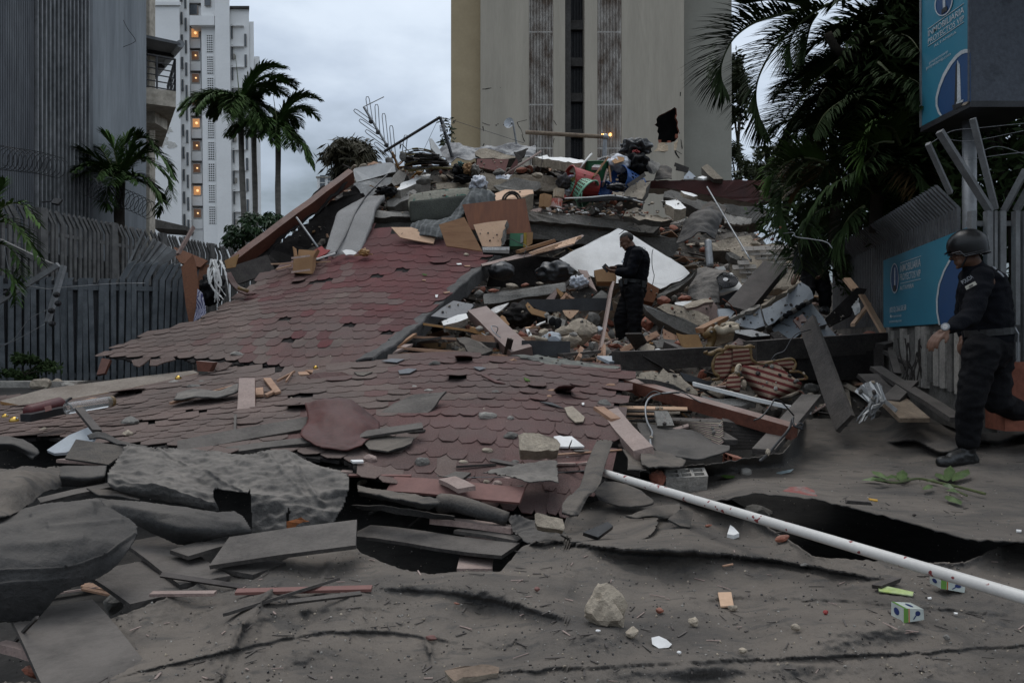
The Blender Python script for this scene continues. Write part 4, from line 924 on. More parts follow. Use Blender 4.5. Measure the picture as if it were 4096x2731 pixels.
def crown(mb,c,R,n,sz,rng,clumps=30,gap=.55,droopy=False,lw=.42):
 cs=[]
 for _ in range(clumps):
  v=Vector((rng.gauss(0,1),rng.gauss(0,1),rng.gauss(0,1))).normalized()*rng.uniform(.35,1)**.6;cs.append((Vector((v.x*R[0],v.y*R[1],v.z*R[2])),rng.uniform(.18,.36)))
 for _ in range(n):
  q,r=cs[rng.randrange(clumps)];o=Vector((rng.gauss(0,1),rng.gauss(0,1),rng.gauss(0,.8)))*r*.5;p=Vector(c)+q+Vector((o.x*R[0],o.y*R[1],o.z*R[2]))
  d=Vector((rng.gauss(0,1),rng.gauss(0,1),rng.gauss(0,.6)-(1.3 if droopy else .2))).normalized();s_=sz*rng.uniform(.6,1.4);W=d.cross(Vector((rng.gauss(0,1),rng.gauss(0,1),rng.gauss(0,1)))).normalized()*s_*lw
  mb.add([p,p+d*s_*.5+W/2,p+d*s_,p+d*s_*.5-W/2],[(0,1,2,3)])
def tree(name,label,base,c,R,n,sz,mat,seed,cat='tree',clumps=30,limbs=5,r=.12,droopy=False,group=None,lw=.42):
 rng=random.Random(seed);root=thing(name,label,cat,base,group);mb=MB();base=Vector(base);c=Vector(c);fork=base.lerp(c,.55);mb.tube([base,base.lerp(fork,.5)+Vector((r*.6,0,0)),fork],[r,r*.8,r*.65],8)
 for k in range(limbs):
  a=k*2.4;e=c+Vector((math.cos(a)*R[0]*.7,math.sin(a)*R[1]*.7,R[2]*rng.uniform(-.3,.7)));mb.tube(smoothline([fork,fork.lerp(e,.5)+UP*R[2]*.12,e],4),[r*.5*(1-.8*i/8)for i in range(9)],6)
 mb.build('trunk',m_bark,root,True);mb=MB();crown(mb,c,R,n,sz,rng,clumps,droopy=droopy,lw=lw);mb.build('crown',mat,root);return root
tree('drooping_tree','dark brownish tree with hanging leaves behind the left shoulder of the heap',P('A2',400,900,30),P('A2',400,560,30),(.95,.9,.72),3800,.40,m_tbrown,3,droopy=True,clumps=24,lw=.16,r=.12)
tree('roadside_tree','dark tree showing past the upper right edge of the tower',P('F',1700,480,66),P('F',1692,215,66),(.75,1.0,3.0),1600,.5,m_tleaf,4,clumps=36,r=.2)
tree('roadside_tree','lower spiky tree beside the foot of the tower',P('F',1690,480,64),P('F',1692,370,64),(.7,.8,1.4),900,.5,m_tleaf,5,clumps=24,r=.15,lw=.16)
tree('broadleaf_tree','leafy green tree at the horizon left of the big palms',P('F',1800,500,24),P('F',1800,395,24),(1.05,.9,.85),3200,.22,m_tleaf,6,clumps=36,r=.14)
tree('bare_shrub','thin sparse shrub against the left edge of the tower',P('F',1035,500,20),P('F',1026,300,20),(.18,.15,.55),170,.14,m_tleaf,8,clumps=18,r=.02,lw=.3)
for i,(u,v,rx,rz,lab,s_)in enumerate(((545,540,.42,.32,'bright green bush with lobed leaves left of the palm trunks',1),(592,520,.45,.38,'dark lobed bush in front of the middle palm trunk',2),(640,507,.36,.28,'small lobed bush beside the dark roof sheets',3))):
 tree('lobed_bush',lab,P('F',u,v+60,20.5),P('F',u,v,20.5),(rx,.35,rz),1500,.14,m_bush,20+s_,'bush',20,4,.03,True,lw=.3)
tree('hedge_plant','low dark leafy plant at the foot of the left gate',P('B1',170,1085,9.3),P('B1',170,985,9.3),(.33,.2,.16),1500,.06,m_leafd,31,'bush',22,5,.012)
PD=8.6
def pp(*a):return[P('A4',x,y,PD+d)for x,y,d in a]
big=thing('feather_palm','large dark feather palm arching its long fronds over the sky at right','palm tree',P('A4',1150,1500,8.9))
rng=random.Random(77)
heroes=[pp((830,60,0),(640,110,-.1),(480,165,-.2),(350,270,-.3),(275,420,-.35),(268,540,-.35),(302,632,-.35)),pp((880,110,0),(740,210,-.1),(620,350,-.1),(530,520,-.1),(505,660,-.1),(530,800,-.1),(586,936,-.1)),pp((930,90,.2),(880,180,.2),(850,330,.2),(832,520,.2)),pp((1080,420,0),(930,540,-.1),(800,700,-.2),(700,830,-.2),(630,950,-.2)),pp((1150,380,.3),(980,470,.2),(850,560,.1),(690,700,.1)),pp((900,60,.3),(760,20,.2),(600,0,.1),(420,30,0)),pp((1000,30,.1),(900,90,0),(800,170,-.1),(740,300,-.1),(750,440,-.1)),pp((1250,650,-.2),(1100,700,-.3),(980,790,-.4),(900,930,-.5)),pp((1340,1000,-.4),(1300,1090,-.5),(1180,1190,-.6),(980,1310,-.7),(870,1470,-.7)),pp((1000,1130,-.3),(880,1090,-.5),(760,1100,-.6),(640,1180,-.7),(600,1300,-.7)),pp((940,1080,-.3),(800,1160,-.5),(700,1290,-.6),(680,1440,-.6),(720,1600,-.6)),pp((1450,980,-.5),(1360,980,-.6),(1260,1040,-.6),(1240,1200,-.6)),pp((1500,1000,-.3),(1440,880,-.4),(1300,880,-.5),(1250,960,-.5)),pp((1350,430,-.3),(1450,520,-.6),(1560,540,-.9),(1650,600,-1.1),(1690,700,-1.2)),pp((1300,300,-.3),(1440,240,-.6),(1560,260,-.9),(1640,360,-1.2)),pp((870,1480,-.4),(820,1560,-.5),(800,1700,-.5),(830,1850,-.5)),pp((1100,1400,-.4),(950,1450,-.5),(850,1560,-.5),(860,1750,-.5)),pp((1250,1420,-.4),(1150,1500,-.5),(1080,1640,-.5),(1040,1820,-.5))]
for i,h in enumerate(heroes):
 q=MB();frond(q,h,105 if i<6 else 60,.50 if i in(0,1)else .46,.24 if i<6 else .3,.024,rng,stem=.018,wob=.07,comb=i<7 or i in(9,10,11));q.build('frond',[m_leafd if i not in(9,11,12)else m_leafy,m_stem],big)
for i,(x,y,d)in enumerate(((1450,200,.5),(1320,380,.7),(1150,620,.6),(1300,560,.8),(1560,60,.4),(1280,780,.3),(1350,700,.6),(1200,1250,.2),(1500,350,.6),(1200,1020,.4),(1420,1200,.3))):
 for k in range(9):
  q=MB();frond(q,arch(P('A4',x,y,PD+d),k*.9+i,rng.uniform(-.2,1.0),rng.uniform(.7,1.15),.36),40,.5,.3,.03,rng,stem=.016,wob=.1);q.build('frond',[m_leafd if(i+k)%9 else m_leafdry,m_stem],big)
for a in([(1000,230,.1),(1060,340,.1),(1160,400,.2),(1300,520,.4),(1350,900,.5),(1330,1600,.5)],[(1180,420,.5),(1220,330,.4),(1190,230,.4)],[(1040,1000,.5),(1060,1300,.5),(1040,1700,.5)]):
 q=MB();pts=smoothline(pp(*a),4);q.tube(pts,[.045+.03*i/len(pts)for i in range(len(pts))],8);q.build('trunk',m_bark,big,True)
for(x,y,D,R,n,lab,s_)in((1700,60,10.0,(.85,.7,.8),3600,'dark tree crown closing the sky above the feather palm',1),(1600,800,10.2,(1.15,.7,1.4),6000,'dense dark thicket tree behind the palm fronds',2),(2250,400,8.4,(1.5,.6,2.0),5200,'dark tree filling the corner behind the box sign',3),(1150,1450,11.0,(1.1,.6,1.1),3600,'shadowy undergrowth tree at the right end of the heap',4),(1900,1150,9.6,(1.2,.5,1.3),4200,'dark tree behind the right picket fence',5)):
 c=P('A4',x,y,D);tree('garden_tree',lab,Vector((c.x+.2,c.y+.2,.3)),c,R,n,.17,m_leafd,50+s_,clumps=60,limbs=7,r=.09,lw=.24)
c=P('A4',1800,-700,6.4);tree('garden_tree','overhanging tree crown above the box sign, enlarged out of view for shade',Vector((6.2,7.5,.3)),Vector((5.3,5.0,6.9)),(3.1,4.0,1.4),7500,.24,m_leafd,60,clumps=80,limbs=9,r=.14,lw=.5)  # unseen crown, enlarged to shade the fence and officer below
lp=thing('young_palm','young palm poking in at the left edge in front of the picket fence','palm tree',P('F',-60,760,8.5))
for i,h in enumerate(([(-60,560),(0,480),(50,470),(95,520)],[(-60,560),(-10,500),(40,520),(75,570)],[(-60,600),(0,560),(40,590),(50,640)],[(-60,600),(-20,480),(0,440),(10,420)],[(-60,640),(0,620),(30,640),(40,700)],[(-60,560),(0,510),(60,540),(100,610)])):
 q=MB();frond(q,[P('F',u,v,8.5+.08*i)for u,v in h],26,.24,.3,.03,rng,stem=.012);q.build('frond',[m_leaf,m_stem],lp)
mb=MB();mb.tube([P('F',-62,760,8.6),P('F',-60,600,8.6),P('F',-58,540,8.6)],[.07,.06,.05],8);mb.build('trunk',m_bark,lp,True)
tree('garden_tree','dark leafy garden tree beside the terracotta wall beyond the right edge',Vector((6.9,9.2,.2)),Vector((7.0,9.0,2.2)),(1.9,1.0,2.0),5200,.22,m_leafd,71,clumps=70,limbs=8,r=.1,lw=.4)
tree('garden_tree','dark leafy shrub row at the far end of the terracotta wall',Vector((9.4,10.5,.2)),Vector((9.6,10.5,1.9)),(2.0,1.2,1.9),4200,.25,m_leafd,72,clumps=70,limbs=8,r=.1,lw=.4)
# ------------------------ aerials on the heap
an=thing('television_aerial','tilted television aerial with hairpin rods against the sky','aerial',P('A2',830,660,16.6))
mb=MB();mb.tube([P('A2',540,165,16.6),P('A2',835,655,16.6)],.028,6);mb.build('boom',m_metal,an)
mb=MB();mb.tube([P('A2',540,165,16.6),P('A2',712,80,16.6)],.011,5);mb.build('tip_rod',m_metal,an)
for a,b in(((602,285),(570,80)),((662,378),(648,145)),((735,488),(708,222)),((796,575),(772,325)),((880,560),(898,405)),((602,292),(460,190)),((660,385),(505,275)),((733,490),(557,365)),((745,560),(632,470)),((745,600),(695,545))):
 p,q=Vector(P('A2',*a,16.6)),Vector(P('A2',*b,16.6));d=(q-p).normalized();s_=Vector((d.z,0,-d.x))*.035
 mb=MB();mb.tube([p+s_,q+s_-d*.05,q+s_*.6,q-s_*.6,q-s_-d*.05,p-s_],.0095,5);mb.build('hairpin_rod',m_metal,an)
for c in((602,290),(662,380),(733,490),(795,585)):mb=MB();mb.ico(P('A2',*c,16.58),.055,1);mb.build('clamp',m_dmetal,an)
ms=thing('bent_mast','black bent mast with a small wire basket beside the aerial','mast',P('A2',1290,590,16.3))
mb=MB();mb.tube([P('A2',715,543,16.5),P('A2',1188,252,16.3)],.03,7);mb.tube([P('A2',1188,252,16.3),P('A2',1290,590,16.3)],.034,7);mb.build('pole',m_black,ms)
mb=MB()
for k in range(6):mb.tube([P('A2',1185+9*k,322,16.2),P('A2',1190+9*k,372,16.2)],.006,4)
for y in(322,340,358,372):mb.tube([P('A2',1185,y,16.2),P('A2',1235,y,16.2)],.006,4)
mb.build('wire_basket',m_metal,ms)
TB('guy_wire','long thin wire sagging from the bent mast across the tower foot','wire',m_dmetal,'A2',[(1190,252,16.3),(1300,280,16.5),(1550,360,16.6),(1900,472,16.6)],.005,4)
TB('guy_wire','short thin wire dropping left of the bent mast','wire',m_dmetal,'A2',[(1175,262,16.3),(1110,400,16.4),(1040,550,16.5)],.005,4)
TB('loose_cable','cable looping between the aerial rods','cable',m_dmetal,'A2',[(850,470,16.5),(848,520,16.5),(862,480,16.5),(890,510,16.5),(940,560,16.5)],.009,5)
sdish=thing('satellite_dish','pale round satellite dish on a thin post above the heap','satellite dish',P('A2',1835,480,16.7))
mb=MB();c=P('A2',1770,300,16.7);ax=Vector((-.25,-.93,.25)).normalized();ux=ax.cross(UP).normalized();uy=ux.cross(ax);R_=.12
rings=[]
for i in range(7):
 r=R_*i/6;rings.append([c+(ux*math.cos(2*math.pi*k/28)*.88+uy*math.sin(2*math.pi*k/28))*r-ax*(.035*(1-(i/6)**2))for k in range(28)])
for i in range(6):
 for k in range(28):mb.add([rings[i][k],rings[i][(k+1)%28],rings[i+1][(k+1)%28],rings[i+1][k]],[(0,1,2,3)])
mb.build('reflector',pm('dish_grey',(.42,.44,.46),(.33,.345,.36),3,.5,.05,40),sdish,True)
mb=MB();mb.tube([P('A2',1805,296,16.6),P('A2',1835,482,16.7)],.02,7);mb.build('post',m_metal,sdish);mb=MB();mb.ico(P('A2',1795,302,16.5),(.025,.03,.035),2);mb.tube([P('A2',1770,335,16.6),P('A2',1795,305,16.5)],.006,5);mb.build('feed_horn',m_metal,sdish)
gp=thing('goal_post','long rusty pipe rail standing on a post across the tower slats','pipe',P('A3',885,580,17))
mb=MB();mb.tube([P('A3',215,380,17),P('A3',905,420,17)],.045,8);mb.build('rail',pm('rusty_pipe',(.22,.17,.12),(.13,.095,.07),8,.8,.2,40,0,.3),gp);mb=MB();mb.tube([P('A3',892,418,17),P('A3',885,585,17)],.045,8);mb.ico(P('A3',896,420,17),.075,2);mb.build('post',m_metal,gp)
# ------------------------ top of the heap
def RB(label,f,pts,D,n,t,mat=m_conc,side=m_concd,name='concrete_slab',cat='slab',rough=.02,taper=.06,**k):return PL(name,label,cat,mat,f,pts,D,None,n,t,side,rough,taper=taper,**{'seg':.12,**k})
RB('thick dark concrete floor edge running across the middle of the heap','F',[(846,494),(950,493),(1090,503),(1210,508),(1330,522),(1450,538),(1552,545),(1560,566),(1545,590),(1400,574),(1300,556),(1210,548),(1090,552),(950,552),(850,552)],14.35,(0,-1,.12),1.0,m_concd,m_concd,rough=.025)
RB('pale chamfered ledge along the top of the long concrete floor edge','F',[(1208,486),(1330,494),(1452,508),(1520,516),(1500,535),(1448,530),(1330,516),(1210,506)],14.25,(0,-1,.35),.5,m_conc,m_concd,rough=.015)
RB('chamfered ledge of the floor edge left of the mattress','F',[(857,482),(950,488),(950,497),(870,500),(846,496)],14.25,(0,-1,.5),.4,m_conc,m_concd)
RB('broken white rendered block wall piece at the left shoulder, upper half','A2',[(450,688),(560,665),(770,635),(800,650),(812,715),(660,755),(480,808)],16.0,(-.25,-1,.25),.35,m_white,m_concd)
RB('cracked grey rendered block wall piece at the left shoulder, lower half','A2',[(455,812),(640,770),(780,760),(790,800),(690,870),(600,920),(455,930)],15.8,(-.2,-1,.2),.35,pm('stained_white',(.50,.49,.47),(.36,.35,.33),2,.85,.3,30),m_concd)
RB('small tilted hollow block with a round hole on the left shoulder','A2',[(790,748),(838,698),(905,735),(880,800),(800,835),(770,800)],15.7,(-.3,-1,.5),.3,m_conc,m_concd,'concrete_block','block')
RB('smooth white topped slab wedge left of the mattress','A2',[(800,862),(880,800),(1078,733),(1108,735),(1100,758),(950,830),(850,868)],15.4,(0,-.5,1),.33,m_white,m_conc)
RB('rough concrete beam end lying left of the mattress','A2',[(738,962),(850,905),(965,862),(990,882),(975,915),(800,1010),(742,1010)],15.0,(0,-1,.7),.3)
RB('corrugated concrete fragment on the dusty tarpaulin','A2',[(1480,550),(1520,520),(1575,515),(1700,550),(1842,592),(1760,606),(1640,598),(1540,602),(1490,575)],16.1,(0,-1,.5),.3,m_conct,m_concd)
RB('long flat white topped slab in the middle of the summit','A3',[(272,590),(370,577),(560,600),(746,624),(690,636),(640,642),(440,615)],15.4,(0,-.3,1),.17,m_white,m_conct)
RB('tan block wall strip with peeled grey render below the summit slab','A3',[(-380,790),(-190,770),(-170,735),(105,735),(340,740),(520,770),(800,770),(900,800),(880,890),(640,880),(300,880),(0,885),(-360,870)],15.75,(0,-1,.15),.5,m_conct,m_concd)
RB('patch of grey render on the tan block wall strip','A3',[(-60,830),(40,800),(130,760),(250,790),(340,800),(350,850),(300,878),(0,880)],15.68,(0,-1,.15),.05,m_conc,m_conc,'render_patch','render')
RB('low tan concrete lump under the rag pile','A2',[(1150,815),(1260,805),(1460,830),(1450,865),(1160,865)],15.3,(0,-1,.4),.3,m_conct,m_concd)
PL('wooden_board','dull maroon board half buried below the tarpaulin','panel',m_maroonl,'A2',[(1500,605),(1770,608),(1735,722),(1640,700),(1495,672)],15.75,None,(.05,-1,.4),.03)
PL('wooden_board','dark red triangular board beside the dull maroon board','panel',m_maroon,'A2',[(1760,716),(1835,600),(1852,640),(1800,740)],15.6,None,(.2,-1,.3),.03)
PL('wooden_board','black splintered board standing left of the summit slab','panel',m_woodd,'A2',[(1810,545),(1935,515),(1880,620),(1840,640)],15.7,None,(0,-1,.3),.04,rough=.02)
SH('tarpaulin','dusty grey crumpled tarpaulin along the summit below the tower','tarpaulin',pm('dusty_tarp',(.33,.325,.32),(.10,.10,.105),2.2,.8,.6,18,0,.3,thr=(.42,.56)),'A2',[[(1160,520,17),(1325,452,17),(1375,490,17),(1600,498,17.2),(1860,480,17.2),(2005,485,17.2)],[(1200,580,16.6),(1330,525,16.5),(1420,530,16.5),(1600,530,16.6),(1820,530,16.6),(2000,540,16.6)],[(1260,640,16.2),(1340,610,16.1),(1440,620,16.1),(1600,610,16.1),(1800,600,16.1),(1990,600,16.1)]],.01,70,30,.07,3.2,.03,fine=.008)
sb=thing('slat_bundle','springy bundle of dark and yellowed slats at the summit left','slats',P('A2',1080,720,15.6));rng=random.Random(4)
for k in range(34):
 y0=550+k*4.9;mb=MB();a=P('A2',842+rng.uniform(0,60)+max(0,k-8)*1.5,y0+rng.uniform(-6,8),15.6+rng.uniform(-.2,.3));b=P('A2',1180+rng.uniform(-40,20)+k*3,560+k*4+rng.uniform(-10,10),15.6+rng.uniform(-.2,.3));m=a.lerp(b,.5)+Vector((0,-.05,rng.uniform(-.05,.07)))
 q=smoothline([a,m,b],3)
 for p0_,p1_ in zip(q,q[1:]):mb.bar(p0_,p1_,.055,.012,rng.uniform(-.5,.5))
 mb.build('slat',(m_woodd,m_woodd,pm('yellowed_slat',(.23,.19,.085),(.15,.125,.06),4,.7,.2,30),m_woodg)[(0,1,0,3,0,2,1,3)[k%8]if k not in(0,1,31,32,33)else 2],sb)
RK('concrete_chunk','round grey lump beside the slat bundle on the skyline','concrete chunk',m_concd,'A2',755,625,70,60,16.1)
RK('concrete_chunk','grey lump holding down the left end of the slat bundle','concrete chunk',m_concd,'A2',872,588,60,70,15.4)
PL('plastic_trim','pale bent plastic trim sticking up by the slat bundle','trim',m_whitep,'A2',[(1100,433),(1118,432),(1196,545),(1205,585),(1185,595),(1112,515)],15.5,None,(.3,-1,.3),.06)
BL('rubbish_bag','crumpled clear plastic bag on top of the mattress','plastic bag',m_bag,'A2',1515,815,140,130,14.2,.18,amp=.5)
BL('black_bag','huge black plastic bag crowning the heap before the tower','plastic bag',m_black,'D4',1140,190,390,230,15.4,.45,amp=.4)
BL('cloth_bundle','dark bundle of clothes with a red garment under the big black bag','clothes',m_blackcloth,'D4',1150,400,340,300,15.2,.4,amp=.5)
BL('red_garment','small bright red garment peeping from the black bundle','garment',m_red,'D4',1150,235,85,60,15.0,.1,amp=.5)
BL('parcel','bulging pale parcel wrapped in film and brown tape','parcel',m_bag,'D4',925,390,290,220,15.0,.25,amp=.25)
PL('packing_tape','tan cardboard flap taped over the bulging parcel','cardboard',m_card,'D4',[(830,350),(940,265),(1000,310),(990,350),(870,385)],14.75,None,(-.2,-1,.8),.01)
SH('grey_cloth','wrinkled grey cloth hanging right of the black bundle','cloth',pm('grey_fabric',(.24,.225,.20),(.13,.12,.11),5,.85,.6,30),'D4',[[(1180,340,15.2),(1330,330,15.2),(1490,370,15.3)],[(1260,420,15.0),(1350,430,14.9),(1470,450,15.1)],[(1330,520,15),(1380,545,14.9),(1420,520,15)]],.01,30,24,.06,6)
SH('black_sheeting','black plastic sheet trailing left of the big bag','plastic sheet',m_black,'D4',[[(640,300,15.8),(780,270,15.7),(930,245,15.6)],[(620,335,15.5),(780,310,15.4),(920,290,15.3)]],.01,30,16,.06,6)
SH('dark_sheeting','dark roofing sheet draped right of the black bundle','plastic sheet',m_felt,'D4',[[(1480,400,15.5),(1560,410,15.5),(1640,470,15.5)],[(1430,500,15.2),(1540,520,15.2),(1630,560,15.2)],[(1400,590,15.1),(1500,590,15.1),(1640,590,15.1)]],.01,30,16,.06,4)
def basket(name,label,mat,c,ax,r1,r2,ln,ns=18,gaps=True,inner=None,handle=False,rows=6,cat='basket'):
 root=thing(name,label,cat,c);ax=Vector(ax).normalized();u=ax.cross(UP)
 u=u.normalized()if u.length>.1 else Vector((1,0,0));v=ax.cross(u)
 P_=lambda t,k,rr=0:c+ax*ln*t+(u*math.cos(2*math.pi*k/ns)+v*math.sin(2*math.pi*k/ns))*(r1+(r2-r1)*t+rr)
 mb=MB()
 for rr in(0,-.008):
  for k in range(ns):
   for j in range(rows):
    t0,t1=j/rows,(j+1)/rows
    if gaps and 1<=j<rows-1:
     for a0,a1,b0,b1 in((0,.42,0,1),(.42,1,0,.3)):mb.add([P_(t0+(t1-t0)*b0,k+a0,rr),P_(t0+(t1-t0)*b0,k+a1,rr),P_(t0+(t1-t0)*b1,k+a1,rr),P_(t0+(t1-t0)*b1,k+a0,rr)],[(0,1,2,3)])
    else:mb.add([P_(t0,k,rr),P_(t0,k+1,rr),P_(t1,k+1,rr),P_(t1,k,rr)],[(0,1,2,3)])
 mb.add([P_(1,k)for k in range(ns)],[tuple(range(ns))]);mb.build('wall',mat,root)
 mb=MB();mb.tube([P_(0,k*ns/28,.006)for k in range(29)],.013,6,False);mb.build('rim',mat,root,True)
 if handle:mb=MB();mb.tube([P_(0,ns*.5*k/14+ns*.0,.0)-ax*.16*math.sin(math.pi*k/14)for k in range(15)],.011,6);mb.build('handle',mat,root,True)
 return root
basket('laundry_basket','blue slotted laundry basket tipped on its side with dark contents',m_blue,P('D4',925,585,14.8),(.75,.55,-.12),.24,.17,.55)
BL('dark_clothes','dark clothes spilling inside the blue basket','clothes',m_blackcloth,'D4',985,590,120,120,15.05,.12)
basket('tub','large red plastic tub tipped over with rags in its mouth',m_red,P('D4',255,635,14.6),(.93,.35,-.12),.30,.25,.52,24,False,cat='tub')
BL('rag_bundle','grey rags bulging from the mouth of the red tub','rags',pm('dark_rag',(.055,.05,.05),(.03,.028,.028),7,.9,.6,20),'D4',190,630,190,200,14.5,.16,amp=.4)
BL('rag','yellow green rag inside the red tub','rags',pm('olive_rag',(.25,.24,.08),(.16,.15,.06),7,.9,.4,20),'D4',310,590,90,80,14.45,.08,amp=.4)
BL('rag','pale lilac rag inside the red tub','rags',pm('lilac_rag',(.40,.38,.46),(.3,.28,.36),7,.9,.4,20),'D4',290,560,80,40,14.42,.06,amp=.4)
basket('laundry_basket','upright green plastic bin holding a small carton',m_green,P('D4',615,365,15.05),(0,.15,-1),.235,.20,.55,22,False)
PL('carton','small pink and white carton inside the green bin','carton',m_paper,'D4',[(560,430),(600,395),(705,405),(690,440)],14.8,None,(0,-.7,.7),.06)
PL('wooden_tray','little brown wooden tray standing in the green bin','tray',m_honey,'D4',[(610,390),(625,340),(712,350),(700,400)],14.85,None,(0,-1,.3),.03)
basket('laundry_basket','overturned mint green mesh basket with a looped handle',m_mint,P('D4',510,790,14.45),(-.62,.35,.55),.27,.16,.36,22,True,handle=True,rows=9)
basket('colander','small blue plastic colander beside the blue basket',m_blue,P('D4',735,725,14.7),(.2,.9,-.1),.14,.09,.12,16,True,rows=5,cat='colander')
lid=thing('bin_lid','round black lid with a knob lying on the broken tiles','lid',P('D4',760,900,14.35))
for nm,r,h,dz in(('disc',.58,.035,0),('ring',.46,.05,.015),('knob',.17,.07,.045)):
 mb=MB();c=P('D4',760,868,14.35)+Vector((0,0,dz));q=Matrix.Rotation(.18,3,'X')@Matrix.Rotation(-.05,3,'Y');k=32
 mb.add([c+q@Vector((r*.93*math.cos(2*math.pi*i/k),r*math.sin(2*math.pi*i/k),s*h/2))for s in(-1,1)for i in range(k)],[tuple(range(k,2*k)),tuple(reversed(range(k)))]+[(i,(i+1)%k,k+(i+1)%k,k+i)for i in range(k)]);mb.build(nm,m_black,lid)
TB('curtain_rod','long pale rod lying in front of the black lid','rod',m_whitep,'D4',[(200,852,14.2),(520,840,14.1),(830,815,14.0),(1040,850,14.0),(1250,908,14.0)],.014,6)
def boxy(name,label,cat,mat,f,x,y,w,h,D,rz=.4,dp=None,open_=False,tilt=.1):
 k=FR[f][2]/FPX*D;W,Hh=w*k/2,h*k/2;dp=(dp or w*k*.7)/2;R=Matrix.Rotation(rz,3,'Z')@Matrix.Rotation(tilt,3,'Y');c=P(f,x,y,D)+Vector((0,dp,0));root=thing(name,label,cat,c-Vector((0,0,Hh)))
 X,Y,Z=R@Vector((W*.85,0,0)),R@Vector((0,dp,0)),R@Vector((0,0,Hh));t=.006
 for nm,s,a,b in(('side',-Y,X,Z),('side',Y,X,Z),('side',X,Y,Z),('side',-X,Y,Z),('base',-Z,X,Y))+((()if open_ else(('lid',Z,X,Y),))):
  mb=MB();mb.box(c+s,a,b,s.normalized()*t);mb.build(nm,mat,root)
 if open_:
  for s,a in((Y,X),(-X,Y),(X,Y)):
   fd=(Z.normalized()*.75+s.normalized()*random.uniform(.15,.7)).normalized()*Hh*.5;mb=MB();mb.box(c+s+Z+fd,a*.95,fd,s.normalized()*t);mb.build('flap',mat,root)
 return root
boxy('carton','small brown printed carton left of the mint basket','carton',pm('carton_print',(.42,.36,.27),(.33,.25,.18),5,.8,.1,40),'D4',120,775,140,110,14.3,.3)
boxy('carton','red and white carton on the tile shards','carton',pm('red_print',(.55,.38,.33),(.45,.10,.07),4,.7,.1,40,thr=(.45,.5)),'D4',95,905,130,110,14.1,-.5)
boxy('carton','greyish carton leaning behind the red and white one','carton',m_card,'A3',385,960,90,110,14.1,.6)
BL('clear_bag','clear plastic bag with dark contents beside the mint basket','plastic bag',m_bag,'D4',255,755,140,130,14.6,.14,amp=.4)
BL('shoe_bag','black and pink patterned bag in front of the blue basket','bag',m_black,'D4',890,700,250,95,14.5,.14,amp=.3)
for i,(a,b,lab)in enumerate((((770,322,14.7),(572,588,14.5),'tan plank leaning from the green bin to the tub'),((795,430,14.9),(820,645,14.7),'short upright plank left of the blue basket'),((755,485,14.8),(712,668,14.6),'wide plank standing below the parcel'),((1275,528,14.7),(1045,690,14.5),'grey stick crossing in front of the blue basket'),((1672,395,15.4),(1860,465,15.4),'pale lath at the right of the summit'),((1690,450,15.3),(1850,480,15.3),'second pale lath at the right of the summit'))):
 B('plank',lab,'plank',(m_ply,m_ply,m_woodp,m_woodg,m_woodg,m_woodg)[i],'D4',a,b,.14 if i in(0,2)else .07,.03,ref=Vector((0,1,0)),roll=math.pi/2 if i<3 else 0)
TB('rod','thin pale stick poking from the summit slab to the red tub','stick',m_whitep,'D4',[(560,252,15),(330,525,14.6)],.02,6)
TB('rod','long pinkish stick crossing the dark board left of the summit slab','stick',m_woodp,'D5',[(2030,155,15.2),(1545,465,14.9)],.022,6)
TB('rod','thin grey rod slanting across the maroon panel at right','rod',m_metal,'A3',[(1755,842,13.6),(1930,1140,12.8),(2130,1475,11.9)],.013,6)
PL('maroon_beam','long maroon clad beam at the right end of the summit','beam',m_maroon,'A3',[(1200,790),(1600,785),(2285,785),(2290,960),(2230,1000),(1900,935),(1620,890),(1480,860),(1240,850)],15.6,None,(.05,-1,.05),.45,m_conc,.01)
RB('ragged bank of broken blocks left of the maroon beam','D4',[(1070,690),(1130,630),(1260,595),(1280,640),(1355,628),(1290,720),(1240,860),(1130,850),(990,815),(1010,760)],14.7,(0,-1,.8),.4,m_conct,m_concd,'masonry_chunk','masonry',.05)
RB('long rough concrete beam end below the maroon beam','D4',[(1535,765),(1625,738),(1760,775),(1985,860),(2080,935),(2075,1010),(1960,990),(1760,900),(1530,835)],14.4,(0,-1,.7),.3,m_concd,m_concd,rough=.04)
RB('thick block with a bright white top at the right of the tile shards','D4',[(1545,885),(1690,866),(1760,905),(1832,975),(1670,992),(1560,930)],14.0,(0,-.35,1),.2,m_white,m_conct,'concrete_block','block')
RB('white plaster flake lying on the rough beam','D4',[(1755,750),(1900,780),(1985,815),(1930,830),(1800,790)],14.2,(0,-.6,1),.08,m_white,m_conct,'plaster_flake','plaster')
RB('curled tan slab flake on the ledge below the black lid','D4',[(985,1090),(1110,990),(1160,970),(1290,1030),(1640,1140),(1500,1165),(1200,1150)],13.95,(0,-1,1),.12,m_conct,m_concd,'plaster_flake','plaster',.04)
RB('ribbed timber and concrete block end standing at the right of the summit','D4',[(2035,435),(2110,390),(2175,440),(2330,590),(2200,590),(2130,540)],15.5,(-.2,-1,.3),.3,m_conct,m_concd,'masonry_chunk','masonry')
PL('drywall_scrap','pale board scrap under the ribbed block end','board',m_bluewall,'D4',[(1800,560),(1870,480),(1960,560),(1940,590),(1800,592)],15.2,None,(0,-1,.5),.02)
PL('foam_scrap','white foam scrap on the maroon beam','foam',m_white,'D4',[(1980,570),(2050,550),(2110,565),(2060,590)],15.2,None,(0,-.5,1),.03)
